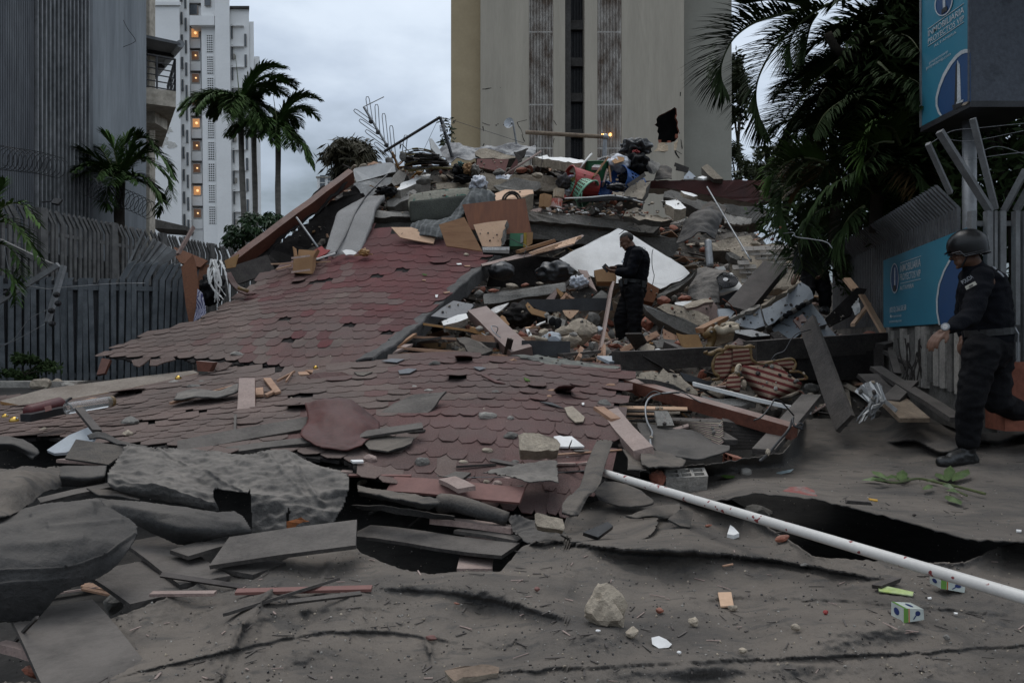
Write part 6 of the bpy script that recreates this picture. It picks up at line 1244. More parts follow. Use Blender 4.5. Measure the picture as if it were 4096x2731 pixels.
pad('inner_back','D2',[(1250,110),(1440,110),(1470,200),(1450,280),(1340,300),(1250,270)],7.6,(.2,-1,0),.08,m_str2,ch)
pad('far_back','D2',[(1480,255),(1700,235),(1860,220),(1910,260),(1890,340),(1750,300),(1500,290)],7.7,(.1,-1,.1),.07,m_str2,ch)
for pts,r in(([(970,140),(985,165),(1040,165),(1100,130),(1160,130),(1195,100),(1205,75)],.035),([(1195,95),(1350,100),(1440,90),(1485,100)],.03),([(1160,150),(1080,190),(1050,280),(1060,360),(1110,400),(1100,430),(1040,440)],.025),([(1445,100),(1450,180),(1470,240),(1560,275),(1700,245),(1860,222),(1915,265),(1890,345)],.022),([(1280,370),(1300,420),(1290,540)],.06),([(1850,355),(1960,360),(2030,425),(1930,440)],.022)):
 mb=MB();q=smoothline([P('D2',x,y,7.3)for x,y in pts],5);mb.tube(q,[r*.62*(.9+.2*math.sin(i*.8))for i in range(len(q))],7);mb.build('gilt_frame',m_gold,ch,True)
pad('front_rail','D2',[(1215,400),(1280,380),(1340,430),(1330,560),(1260,545),(1190,510)],7.2,(-.2,-1,.2),.08,m_str2,ch)
mb=MB();k=FR['D2'][2]/FPX*7.15;mb.ico(P('D2',1305,320,7.15),(24*k,22*k,48*k),3,Matrix.Rotation(.35,3,'Y'));mb.ico(P('D2',1328,285,7.15),(17*k,14*k,14*k),2);mb.tube([P('D2',1335,283,7.13),P('D2',1352,295,7.12)],[9*k,2*k],6);mb.tube([P('D2',1305,350,7.15),P('D2',1285,372,7.15)],[14*k,20*k],6);mb.build('carved_bird',pm('cream_carving',(.55,.47,.35),(.4,.33,.24),8,.5,.2,50),ch,True)
PL('honey_cabinet_side','honey coloured cabinet door standing on the dark beam','panel',m_honey,'D1',[(800,880),(885,905),(1075,900),(1155,1110),(1160,1140),(950,1135),(870,1050)],9.1,None,(-.1,-1,.15),.05)
B('cabinet_moulding','light carved moulding propped above the cabinet door','moulding',m_ply,'D1',(1090,850,9.1),(1405,700,9.4),.12,.06)
cb=thing('carved_cabinet','cream carved cabinet top lying behind the striped armchair','cabinet',P('D1',1400,1050,9.2));PL('side',None,None,pm('cream_cabinet',(.36,.28,.19),(.27,.2,.13),3,.6,.1,50,.2),'D1',[(1280,810),(1330,850),(1560,900),(1540,960),(1260,1060),(1250,940)],9.3,None,(-.1,-1,.1),.25,parent=cb)
mb=MB();q=smoothline([P('D1',x,y,9.15)for x,y in((1275,810),(1330,850),(1400,860),(1450,835),(1520,840),(1580,830))],5);mb.tube(q,.05,7);q=smoothline([P('D1',x,y,9.3)for x,y in((1290,800),(1400,800),(1500,790),(1570,815))],5);mb.tube(q,.05,7);mb.build('carved_top',MC['cream_carving'],cb,True)
mb=MB();mb.tube(smoothline([P('D1',x,y,9.05)for x,y in((1180,850),(1240,920),(1240,1000),(1215,1060),(1230,1100))],4),[.07,.08,.085,.08,.07,.06,.055,.05,.045,.045,.045,.045,.045,.045,.045,.045,.045][:17],8);mb.build('cabriole_leg',m_gold,cb,True)
PL('board','pinkish wooden drawer front above the striped armchair','board',m_woodp,'D1',[(1470,1035),(1650,890),(1755,960),(1700,1030)],9.0,None,(-.1,-1,.5),.04)
for i,(pts,n,t,ma_,mb_,D,lab)in enumerate(((([(380,520),(470,545),(640,620),(900,700),(1100,810),(1095,900),(960,900),(800,840),(560,710),(420,600)]),(-.1,-1,.3),.25,m_concd,m_concd,10.3,'long grey block wall fragment sloping down right of the officer'),([(560,560),(640,520),(700,515),(1060,605),(1215,680),(1210,790),(1090,800),(900,700),(700,640)],(-.1,-1,.5),.25,m_conct,m_concd,10.6,'tan topped block wall fragment above the grey sloping one'),([(885,545),(1230,450),(1320,560),(1330,700),(1220,770),(1215,680),(1060,605),(930,575)],(0,-1,.4),.2,m_woodp,m_honey,10.9,'brown cabinet box with a dusty lid right of the officer'))):
 RB(lab,'D1',pts,D,n,t,ma_,mb_,'wall_fragment' if i<2 else 'cabinet','wall fragment' if i<2 else 'cabinet',.012)
RB('pale ribbed slab lid on the brown cabinet box','D1',[(890,540),(990,490),(1230,448),(1270,490),(930,572)],10.7,(0,-.6,1),.04,m_conct,m_woodp,'ribbed_board','panel')
RB('white plaster scrap behind the pale ribbed lid','D1',[(780,500),(1000,482),(900,545),(790,525)],10.9,(0,-.6,1),.05,m_white,m_conc,'plaster_flake','plaster')
PL('cement_board','dusty grey board between the air conditioner and fallen wall','panel',m_bluewall,'D1',[(1320,580),(1560,575),(1480,690),(1340,690)],10.6,None,(0,-1,.8),.05)
RB('tilted pale block with a white end at the feet of the officer','D1',[(262,1130),(430,1008),(530,1050),(520,1090),(400,1130),(320,1150)],9.2,(-.2,-.8,.9),.2,m_conct,m_conc,'concrete_block','block')
RK('concrete_chunk','white speckled lump right of the pale block','concrete chunk',m_white,'D1',575,1125,160,90,9.0)
RK('concrete_chunk','grey lump behind the officer on the right','concrete chunk',m_concd,'D1',410,960,110,160,10)
PL('concrete_slab','flat grey slab behind the pale block','slab',m_concd,'D1',[(515,990),(640,955),(800,975),(760,1060),(560,1070)],9.8,None,(0,-1,.7),.12)
B('timber','short black timber leaning on the cabinet door','timber',m_woodd,'D1',(690,1030,9.3),(900,1125,9.0),.1,.07)
RK('brick_lump','broken orange hollow brick left of the cabinet door','masonry',m_brick,'D1',830,1010,110,60,9.4)
RK('brick_lump','row of broken red hollow bricks behind the leg of the officer','masonry',m_brick,'D1',440,760,150,190,10.8)
RK('brick_lump','jagged red brick lump below the tilted white slab','masonry',m_brick,'D1',640,480,150,130,11.4)
RK('brick_lump','red brick fragment left of the felt drape','masonry',m_brick,'D1',900,450,160,80,11.5)
RB('grey crumbling edge under the tilted white slab','D1',[(520,420),(730,290),(880,230),(1000,150),(1040,110),(990,190),(820,330),(600,480)],12.0,(-.2,-1,.5),.15,m_concd,m_concd,'concrete_edge','slab',.03)
RB('low concrete beam with a rendered face left of the officer','D3',[(112,470),(125,440),(720,345),(1000,300),(1245,272),(1262,290),(1265,400),(1000,450),(720,478),(350,560),(130,582)],10.9,(0,-1,.25),.4,m_conc,m_concd,rough=.01)
B('brown_beam','short brown steel beam propped diagonally beside the upper roof','beam',m_brown,'D3',(40,700,9.8),(660,1290,8.35),.24,.13,roll=.25)
B('steel_beam','dark rusty steel channel leading to the knees of the officer','beam',m_dmetal,'D3',(720,605,10.2),(1905,580,10.3),.1,.16)
B('lath','tall perforated pinkish lath standing before the officer','lath',m_woodp,'D3',(1912,300,10.6),(1745,1230,9.0),.095,.03,ref=Vector((0,1,0)),roll=math.pi/2)
B('lath','lower continuation of the perforated lath by the lower roof','lath',m_wood,'D3',(1755,1220,8.95),(1750,1425,8.3),.16,.03,ref=Vector((0,1,0)),roll=math.pi/2)
B('plank','short pale upright plank left of the perforated lath','plank',m_wood,'D3',(1460,1230,8.7),(1425,1370,8.3),.11,.04,ref=Vector((0,1,0)),roll=math.pi/2)
PL('cardboard_box','flattened cardboard box side held below the hands of the officer','box',m_card,'D3',[(1658,110),(1900,60),(1975,200),(1955,265),(1700,265)],11.9,None,(-.1,-1,.2),.25)
ob=thing('wrapped_box','torn open grey box with clear wrapping left of the officer','box',P('D3',1500,500,11))
for nm,q,m_,n_ in(('front',[(1350,430),(1545,280),(1720,405),(1560,520),(1380,500)],m_woodg,(-.1,-1,.4)),('flap',[(1440,95),(1565,115),(1640,270),(1700,400),(1545,275)],m_woodp,(.1,-.8,.8)),('side',[(1250,290),(1440,130),(1490,160),(1270,330)],m_woodg,(-.4,-1,.5))):PL(nm,None,None,m_,'D3',q,11.0,None,n_,.03,parent=ob)
BL('clear_bag','clear wrapping spilling from the torn grey box','plastic bag',m_bag,'D3',1450,270,220,180,10.95,.12,amp=.45)
crt=thing('crate','small wooden crate corner with open top below the low beam','crate',P('D3',1290,550,10.4))
for q,m_,n_ in(([(1150,548),(1265,415),(1300,440),(1200,552)],m_wood,(-.5,-1,.6)),([(1270,415),(1445,540),(1420,552),(1262,455)],m_wood,(.4,-1,.6)),([(1205,552),(1265,455),(1400,552)],m_ply,(0,-1,.1))):PL('side',None,None,m_,'D3',q,10.4,None,n_,.03,parent=crt)
for i,(q,m_,D,n_,lab)in enumerate((([(258,812),(375,730),(420,760),(482,858),(380,955),(330,870)],m_card,9.9,(-.1,-1,.6),'folded cardboard flap behind the brown steel beam'),([(705,590),(735,550),(820,640),(990,690),(975,765),(790,715),(740,660)],m_honey,10.0,(0,-1,.4),'curved brown veneer strip under the rusty channel'),([(140,700),(300,610),(470,560),(390,640),(300,700)],m_paper,10.0,(0,-.7,1),'white and green printed sheet near the low beam'),([(940,555),(1130,370),(1140,440),(1080,555)],m_woodp,10.6,(-.4,-1,.4),'dusty tan board leaning on the low beam'),([(1140,350),(1240,430),(1200,480),(1140,400)],m_honey,10.7,(.3,-1,.4),'narrow brown board end at the low beam'),([(1220,665),(1450,665),(1330,785),(1260,740)],m_plyl,9.9,(0,-1,.5),'pinkish torn board under the rusty channel'),([(1590,530),(1760,380),(1850,440),(1820,530)],m_concd,10.7,(0,-1,.6),'grey board behind the rusty channel'),([(770,890),(855,810),(860,860),(790,900)],m_veneer,9.5,(-.2,-1,.6),'bright orange wood splinter in the hollow'),([(850,865),(980,812),(985,825),(870,880)],m_whitep,9.5,(0,-.7,1),'short pale trim in the hollow'),([(700,900),(898,880),(900,892),(705,915)],m_plyl,9.5,(0,-.7,1),'second short pale trim in the hollow'),([(710,925),(745,925),(795,1010),(760,1020)],m_whitep,9.3,(0,-.7,1),'bent white trim in the hollow'),([(1475,850),(1580,712),(1560,780),(1500,855)],m_ply,9.6,(-.2,-1,.3),'standing orange splinter by the rubble lump'))):PL('board_scrap',lab,'board scrap',m_,'D3',q,D,None,n_,.02,rough=.006)
BL('insulation','black mass of wet insulation under the rusty channel','insulation',m_deck,'D3',720,730,620,330,10.5,.4,amp=.35,fr=4)
BL('black_bag','black rubbish bag standing before the tilted white slab','plastic bag',m_black,'D3',1100,140,470,290,11.6,.3,amp=.3)
BL('black_bag','black round barrel bag in the shade beside the ridge cap','plastic bag',m_black,'D3',370,120,340,240,11.8,.25,amp=.12)
PL('black_sheet','black sheet stretched behind the black bags','plastic sheet',m_deck,'B2',[(1040,250),(1350,215),(1500,230),(1460,400),(1200,430),(1000,420)],12.4,None,(0,-1,.1),.05)
for i,(x,y,w_,h_,D,m_,lab)in enumerate(((1480,960,480,330,9.3,m_conct,'largest tan masonry lump in the hollow'),(1070,1080,300,190,9.0,m_bluewall,'smooth pale grey plaster lump in the hollow'),(1330,1090,260,170,8.9,m_conct,'rough tan lump right of the smooth grey one'),(960,985,160,110,9.2,m_conct,'tan lump behind the smooth grey one'),(650,1020,120,110,9.0,m_brick,'reddish lump near the brown steel beam'),(530,990,150,110,9.2,m_conct,'pale lump behind the brown steel beam'),(860,1060,280,70,8.9,m_conct,'flat tan lump in the hollow'),(1380,1000,110,60,8.8,m_conc,'white topped pebble on the rough lump'),(1630,1170,90,110,8.5,m_concd,'dark grey lump at the foot of the perforated lath'),(1640,800,210,190,10.2,m_concd,'dark lump behind the perforated lath'),(1250,960,250,130,9.1,m_conct,'layered tan lump under the largest one'),(70,920,110,70,9.2,m_conc,'grey lump at the upper roof edge'),(200,1000,150,70,9.0,m_concd,'dark lump left of the brown steel beam'),(60,440,120,120,11.0,m_concd,'grey lump behind the ridge cap'),(520,330,160,80,10.8,m_conct,'tan lump on the low beam'),(700,310,110,50,10.8,m_brick,'orange brick bit on the low beam'),(900,290,100,40,10.8,m_conct,'small tan bit on the low beam'),(260,390,140,50,10.9,m_brick,'reddish bit at the end of the low beam'),(1720,940,110,90,9.4,m_bluewall,'blue grey lump behind the perforated lath'),(1900,1000,90,130,9.8,m_concd,'grey lump at the boots of the officer'),(1000,735,70,80,9.8,m_conc,'white grey lump by the hollow block'),(560,580,80,40,10.6,m_brick,'brick bit under the low beam'))):RK('masonry_lump',lab,'masonry lump',m_,'D3',x,y,w_,h_,D)
RB('broken hollow concrete block with ragged holes in the hollow','D3',[(1010,745),(1060,738),(1270,800),(1240,900),(1120,900),(1015,840)],9.5,(-.3,-1,.4),.2,m_conc,m_concd,'concrete_block','block')
for x,y in((1080,820),(1155,850)):mb=MB();mb.ico(P('D3',x,y,9.38),(.05,.03,.07),2,None,rockfn(x));mb.build('block_hole',m_void,bpy.data.objects.get('concrete_block.002')or None,False,None if bpy.data.objects.get('concrete_block.002')else 'hole',None)
for i,(a,b,w_,t_,m_,lab)in enumerate((((-10,1085,9.0),(810,1115,8.7),.16,.12,m_wood,'raw orange timber lying behind the brown steel beam'),((640,1190,8.5),(1325,1205,8.5),.12,.16,m_dmetal,'dark metal channel with a dusty edge below the lumps'),((-60,1130,8.8),(330,1150,8.7),.12,.06,m_woodd,'dark timber below the raw orange timber'),((1190,1290,8.4),(1700,1240,8.6),.15,.03,m_woodg,'grey board behind the lower roof edge'),((-60,930,9.3),(190,1000,9.2),.08,.06,m_honey,'orange lath at the upper roof edge'),((1830,1320,8.3),(2000,1400,8.1),.22,.03,m_bluewall,'pale speckled board at the lower roof corner'))):B('timber',lab,'timber',m_,'D3',a,b,w_,t_)
for i,(a,b,w_,m_,lab)in enumerate((((350,842,8.6),(1162,920,8.35),.05,m_wood,'long raw lath behind the lower roof'),((470,850,8.7),(1150,905,8.4),.04,m_wood,'second long raw lath behind the lower roof'),((330,880,8.6),(600,892,8.5),.05,m_wood,'short raw lath near the ridge cap end'),((272,912,8.3),(508,752,9.0),.04,m_ply,'orange lath rising along the ridge cap'),((560,682,9.5),(1000,745,9.3),.06,m_honey,'orange lath under the white foam block'),((185,950,8.2),(460,830,8.7),.13,m_woodp,'pink board tucked under the ridge cap end'),((470,770,9.2),(930,790,9.0),.11,m_wood,'wide raw plank behind the long laths'),((480,800,9.0),(780,762,9.1),.04,m_woodg,'grey lath behind the long laths'),((920,550,10.4),(1010,548,10.4),.03,m_woodd,'short dark lath by the low beam'))):B('lath',lab,'lath',m_,'B2',a,b,w_,.025)
PL('slate_board','smooth blue grey board lying beside the ridge cap','board',pm('slate',(.12,.125,.135),(.09,.095,.105),3,.5,.1,40),'B2',[(615,626),(690,570),(772,520),(918,546),(875,595),(790,648)],9.9,None,(0,-.7,1),.03)
RB('white foam topped block beside the ridge cap','B2',[(690,662),(800,618),(860,608),(872,640),(800,668),(702,690)],9.5,(0,-.6,1),.1,m_white,m_conc,'foam_block','block')
PL('roof_piece','torn grey roof piece lying in front of the brown steel beam','roof piece',m_felt,'B2',[(790,776),(850,770),(990,830),(1035,865),(960,890),(870,870)],8.4,None,(-.1,-.7,1),.04,m_woodg,.02)
PL('ridge_strip','lichen green grey strip along the top of the lower roof','roof strip',pm('lichen_felt',(.19,.19,.165),(.10,.10,.095),5,.9,.6,30),'B2',[(1160,897),(1350,890),(1500,915),(1760,960),(1920,975),(1880,1000),(1600,985),(1420,960),(1280,915)],None,None,(0,-.35,1),.012,rough=.012,off=.045)
RK('masonry_lump','small slate lump at the top of the lower roof','masonry lump',m_concd,'B2',640,955,80,40)
PL('slate_flake','flat slate flake near the top edge of the lower roof','slate flake',MC['slate'],'B2',[(390,1000),(460,985),(520,990),(470,1018),(400,1022)],t=.006,off=.03)
PL('slate_flake','flat slate flake close to the ridge cap end','slate flake',MC['slate'],'B2',[(275,935),(340,918),(435,922),(380,945)],t=.006,off=.03)
PL('slate_flake','small slate flake on the middle of the lower roof','slate flake',MC['slate'],'B2',[(905,975),(960,975),(998,982),(950,998)],t=.006,off=.03)
B('red_brown_beam','long red brown beam slanting down to the right across the hollow','beam',m_redwood,'D2',(95,470,7.3),(1900,985,5.9),.11,.10,roll=.12)
B('white_strip','long thin white board slanting below the striped armchair','board',m_whitep,'D2',(850,482,7.0),(2080,785,6.7),.10,.03)
RB('jagged broken wall lump resting on the red brown beam','D2',[(245,415),(300,365),(420,345),(490,375),(530,320),(580,365),(700,380),(745,440),(890,560),(890,600),(760,570),(600,530),(420,470),(270,440)],7.2,(-.1,-1,.5),.25,m_conct,m_concd,'masonry_chunk','masonry',.03)
PL('dark_ledge','dark felt underside of the jagged wall lump','felt strip',m_felt,'D2',[(250,425),(420,440),(640,490),(760,560),(860,605),(720,600),(500,540),(300,460)],7.05,None,(0,-1,-.1),.03,rough=.01)
PL('foam_tray','grey crumbling foam tray with a bright broken edge','foam',m_conc,'D2',[(930,600),(1160,640),(1500,650),(1505,690),(1180,720),(960,660)],6.9,None,(0,-.8,1),.06,rough=.012)
PL('black_channel','black channel behind the jagged wall lump','channel',m_black,'D2',[(700,360),(780,380),(1040,470),(1020,500),(760,450)],7.5,None,(0,-1,.2),.1)
B('brown_timber','brown weathered timber lying against the lower roof corner','timber',m_woodp,'D2',(-30,800,6.0),(330,1215,5.0),.13,.07,roll=.2)
B('splinter','short splintered wood end on the lower roof corner','splinter',m_wood,'B2',(1770,1265,6.0),(1890,1350,5.7),.08,.04)
fb_=thing('fallen_blinds','pale fan of bent slats spreading under the red brown beam','slats',P('D2',900,1050,6.3));rng=random.Random(21)
for k in range(20):
 a=P('D2',560+8*k,850+k*3,6.6);b=P('D2',1140,875+k*12,6.2-.01*k);mb=MB();mb.bar(a,b,.045,.008,.5);mb.build('slat',(m_woodg,m_conct,m_woodg,m_woodp)[k%4],fb_)
fb2=thing('fallen_blinds','black fan of slats right of the pale fan','slats',P('D2',1400,1050,6.3))
for k in range(24):
 a=P('D2',1145,860+k*13,6.3);b=P('D2',1640-6*k,935+k*9,6.2);mb=MB();mb.bar(a,b,.04,.008,.5);mb.build('slat',m_woodd if k%3 else m_woodg,fb2)
fb3=thing('fallen_blinds','stack of pale slats along the lower roof corner','slats',P('D2',300,860,6.5))
for k in range(9):
 y=735+k*18;mb=MB();mb.bar(P('D2',70,y+rng.uniform(-8,8),6.7),P('D2',rng.uniform(480,920),y+rng.uniform(-12,22),6.6),.06 if k<4 else .03,.012,.3);mb.build('slat',(m_plyl,m_woodg,m_conct)[k%3],fb3)
PL('foam_block','grey speckled foam block standing in the pale slats','foam',m_conc,'D2',[(440,765),(580,768),(645,915),(470,920)],6.2,None,(-.1,-1,.5),.05,rough=.01)
SH('felt_flap','torn felt flap lying in front of the pale fan','roofing felt',m_feltdark,'D2',[[(250,910,6.3),(480,930,6.3),(800,960,6.2),(1000,1060,6.0)],[(300,1000,5.9),(520,1010,5.9),(820,1040,5.8),(1100,1110,5.7)],[(420,1150,5.45),(560,1160,5.4),(850,1150,5.4),(1215,1150,5.4)],[(560,1240,5.2),(700,1250,5.2),(900,1245,5.2),(1215,1195,5.3)]],.01,40,30,.03,4)
SH('felt_flap','small curled felt flap beside the brown weathered timber','roofing felt',m_felt,'D2',[[(110,1150,5.2),(180,1180,5.2)],[(160,1260,5.0),(330,1290,5.0)],[(150,1400,4.75),(400,1430,4.8)]],.01,20,24,.03,4)
SH('felt_flap','crinkled felt flap under the hollow grey block','roofing felt',m_felt,'D2',[[(290,1210,5.0),(420,1170,5.1),(600,1200,5.1)],[(310,1300,4.8),(480,1290,4.8),(760,1280,4.9)],[(440,1380,4.65),(540,1370,4.65),(700,1370,4.7)]],.01,30,20,.03,5)
CB('cable','grey cable hooking over the red brown beam','cable',m_dmetal,'D2',[(720,590),(560,580),(420,615)],.008,lift=.1)
TB('cable','loose end of the grey cable hanging before the slats','cable',m_metal,'D2',[(700,578,6.6),(540,580,6.6),(400,620,6.5),(345,720,6.4),(360,870,6.2),(415,990,5.8),(395,1070,5.5),(405,1130,5.4)],.008,6)
TB('cable','black tangled cable at the end of the red brown beam','cable',m_black,'D2',[(1890,830,5.85),(1840,960,5.8),(1740,1080,5.6),(1640,1200,5.35),(1540,1290,5.15)],.01,5)
TB('cable','curled cable knot beside the end of the red brown beam','cable',m_black,'D2',[(1880,850,5.8),(1900,920,5.75),(1950,940,5.75),(1990,920,5.75),(1960,895,5.75),(1930,930,5.75),(1990,960,5.75)],.009,5)
wl_=thing('bent_louvers','fan of bent white metal louvers near the helmeted officer','louvers',P('B3',1320,1340,6.6))
for k in range(12):
 a=P('B3',1195+k*15,1135-55*math.sin(k/11*2.6),6.75);b=P('B3',1305+k*7,1225-k*2,6.65);c=P('B3',1215+k*15,1345-k*7,6.4);mb=MB()
 b+=Vector((rng.gauss(0,.02),0,rng.gauss(0,.02)));c+=Vector((rng.gauss(0,.05),0,rng.gauss(0,.03)));mb.bar(a,b,.034,.006,rng.uniform(.2,1.3));mb.bar(b,c,.032,.006,rng.uniform(.2,1.3));mb.build('louver',(m_whitep,m_metal,m_fencel)[k%3],wl_)
for i in range(34):
 x=rng.uniform(60,1250);y=rng.uniform(380,1100);f='D2';D=lerpf([(380,8.2),(700,7.2),(1000,6.5),(1150,6.1)],y);mb=MB();p=P(f,x,y,D);a=rng.uniform(-.6,.6);d=Vector((math.cos(a),math.sin(a)*.5,rng.gauss(0,.2)))*rng.uniform(.12,.45);mb.bar(p-d,p+d,rng.uniform(.02,.07),.015,rng.uniform(-.4,.4));mb.build('wood_scrap',(m_woodg,m_woodd,m_wood,m_woodp)[i%4],None,False,'broken wood scrap jammed in the hollow under the red brown beam','wood scrap','wood scraps under the red brown beam')
B3l=(1160,1160,6.6)
def hollow(name,label,mat,f,face,D,n,depth,cols,rows,shell=.14):
 """block with a grid of open cells in the face, outline given bl, br, tr, tl"""
 n=Vector(n).normalized();q=plane_pts(f,face,D,n);bl,br_,tr,tl=q;root=thing(name,label,'brick',bl)
 at_=lambda s,t:bl.lerp(br_,s).lerp(tl.lerp(tr,s),t)
 sx_=[0];cw=(1-shell*(cols+1)/cols*.55)/cols
 xs=[];g=(1-cols*cw)/(cols+1)
 for c in range(cols):xs.append((g+c*(cw+g),g+c*(cw+g)+cw))
 chh=(1-shell*(rows+1)/rows*.55)/rows;gy=(1-rows*chh)/(rows+1);ys=[(gy+r*(chh+gy),gy+r*(chh+gy)+chh)for r in range(rows)]
 X=[0]+[v for p in xs for v in p]+[1];Y=[0]+[v for p in ys for v in p]+[1];mb=MB();bk=-n*depth
 for i in range(len(X)-1):
  for j in range(len(Y)-1):
   a,b,c,d=at_(X[i],Y[j]),at_(X[i+1],Y[j]),at_(X[i+1],Y[j+1]),at_(X[i],Y[j+1])
   if i%2==1 and j%2==1:
    for p0_,p1_ in((a,b),(b,c),(c,d),(d,a)):mb.add([p0_,p1_,p1_+bk*.9,p0_+bk*.9],[(0,1,2,3)])
    mb.add([a+bk*.9,b+bk*.9,c+bk*.9,d+bk*.9],[(0,1,2,3)])
   else:mb.add([a,b,c,d],[(0,1,2,3)])
 mb.add([bl,br_,tr,tl]+[p+bk for p in q],[(0,1,5,4),(1,2,6,5),(2,3,7,6),(3,0,4,7),(4,5,6,7)]);mb.build('block_body',mat,root);return root
hollow('hollow_block','grey hollow concrete block with six square holes facing up',m_conc,'D2',[(560,1470),(1000,1445),(960,1355),(540,1375)],4.85,(0,-.35,1),.14,3,2,.4)
hollow('hollow_brick','red clay hollow brick showing four square cells',m_brick,'D2',[(1148,1305),(1255,1335),(1262,1245),(1155,1195)],5.5,(-.75,-.9,.25),.24,2,2,.3)
RK('brick_lump','rounded orange tan brick lump left of the hollow grey block','masonry',m_brick,'D2',465,1475,160,160,4.8)
# ------------------------ left part of the roofs
PL('wide_plank','wide tan plank lying across the flat roof at left','plank',pm('dusty_plank',(.25,.215,.18),(.17,.14,.115),4,.85,.3,50),'B1',[(0,1212),(290,1130),(900,1050),(1330,1000),(1368,1016),(1100,1080),(700,1160),(185,1250)],None,None,(0,-.25,1),.03,m_honey,off=.06)
ex=thing('fire_extinguisher','dusty dark red fire extinguisher lying at the left edge','fire extinguisher',hit('B1',300,1290)[0])
a,b=P('B1',205,1283,5.5),P('B1',415,1228,5.75);mb=MB();d=(b-a);mb.tube([a-d*.12,a-d*.08,a,b,b+d*.06,b+d*.1],[.02,.04,.047,.047,.036,.016],14);mb.build('cylinder',pm('extinguisher_red',(.09,.012,.013),(.06,.012,.012),4,.5,.1,40,.5,.4,dcol=(.13,.075,.07)),ex,True)
mb=MB();mb.tube([b+d*.1,b+d*.2],.018,8);mb.bar(b+d*.15,b+d*.38+Vector((0,0,.02)),.02,.012);mb.bar(b+d*.15-Vector((0,0,.02)),b+d*.3-Vector((0,0,.03)),.02,.01);mb.build('valve',m_black,ex)
PL('label_plate',None,None,m_maroonl,'B1',[(305,1250),(350,1238),(356,1272),(312,1285)],5.5,None,(-.1,-1,.4),.004,parent=ex)
ct_=thing('clear_tube','clear plastic tube with a gold end beside the fire extinguisher','tube',hit('B1',600,1260)[0]);a,b=P('B1',460,1262,5.6),P('B1',755,1215,5.9);mb=MB();mb.tube([a,b],.042,14,False);g_=bpy.data.materials.new('clear_plastic');g_.use_nodes=True;bb=g_.node_tree.nodes['Principled BSDF'];bb.inputs['Transmission Weight'].default_value=.9;bb.inputs['Roughness'].default_value=.12;bb.inputs['Base Color'].default_value=(.9,.9,.88,1);mb.build('tube_wall',g_,ct_,True)
mb=MB();mb.tube([b,b+(b-a)*.08],[.044,.04],14);mb.build('end_cap',m_gold,ct_,True)
m_ball=pm('gold_glass',(.62,.40,.10),(.5,.31,.07),4,.25,0,40,0,.6,metal=.85,speck=0)
for x,y,r,lab in((1228,1056,22,'gold bauble at the right end of the wide tan plank'),(97,1347,30,'gold bauble at the far left edge of the roof'),(527,1285,25,'gold bauble under the clear tube'),(2174,983,17,'small pale gold bauble near the middle of the roofs'),(35,1320,22,'gold bauble half hidden behind the one at the far left edge')):
 loc,nn=hit('B1',x,y+r*.6);D=loc.y;k=FR['B1'][2]/FPX*D;o=thing('bauble',lab,'bauble',loc,'gold baubles on the roof');c=P('B1',x,y,D-r*k*.5);mb=MB();mb.ico(c,r*k,3);mb.build('ball',m_ball,o,True);mb=MB();mb.tube([c+Vector((r*k*.7,-r*k*.3,r*k*.55)),c+Vector((r*k*.95,-r*k*.42,r*k*.75))],r*k*.22,8);mb.build('cap',m_metal,o)
B('black_roll','black roll of felt lying under the fire extinguisher','roll',m_black,'B1',(180,1330,5.4),(445,1270,5.7),.09,.05)
PL('plank','upright dusty brown plank lying up the lower roof','plank',m_woodp,'B1',[(1647,1052),(1755,1052),(1757,1250),(1757,1392),(1615,1412),(1635,1250)],None,None,(0,-.5,1),.04,m_redwood,off=.05)
PL('plank','thin dark plank edge left of the upright brown plank','plank',m_woodg,'B1',[(1612,1300),(1630,1300),(1625,1412),(1608,1412)],t=.02,off=.03)
for q,lab in(([(1812,1052),(1865,1050),(1935,1142),(1892,1152)],'splintered light board right of the upright brown plank'),([(1820,1162),(1900,1122),(1908,1135),(1838,1170)],'light splinter under the splintered board'),([(2052,1010),(2110,1005),(2135,1028),(2060,1030)],'light board bit by the small gold bauble'),([(2100,998),(2190,990),(2255,1005),(2150,1015)],'second light board bit by the small gold bauble'),([(1757,1120),(1812,1115),(1815,1165),(1760,1168)],'small tan block against the upright brown plank'),([(880,940),(920,935),(915,1030),(868,1035)],'short plank under the broken upper eave'),([(440,1235),(640,1185),(712,1190),(520,1230)],'flat pinkish board behind the clear tube'),([(430,1130),(470,1090),(590,1100),(500,1125)],'grey chip board behind the wide tan plank')):PL('wood_piece',lab,'wood piece',m_wood,'B1',q,t=.02,off=.03)
for a,b,w_,lab in(((1175,1270),(1605,1150),.03,'long splinter lath on the lower roof at left'),((1910,1112),(2030,1045),.012,'thin splinter near the splintered light board'),((1970,1115),(2015,1050),.012,'second thin splinter near the light board')):
 pa,pb=hit('B1',*a)[0]+UP*.05,hit('B1',*b)[0]+UP*.05;mb=MB();mb.bar(pa,pb,w_,.02);mb.build('splinter',m_wood,None,False,lab,'splinter')
SH('roof_strip','curled grey roof strip left of the upright brown plank','roof strip',m_feltgrey,'B1',[[(1215,1160,6.6),(1330,1120,6.7),(1480,1135,6.7),(1640,1095,6.7)],[(1195,1200,6.4),(1340,1180,6.4),(1490,1180,6.4),(1640,1140,6.5)]],.012,30,10,.02,5)
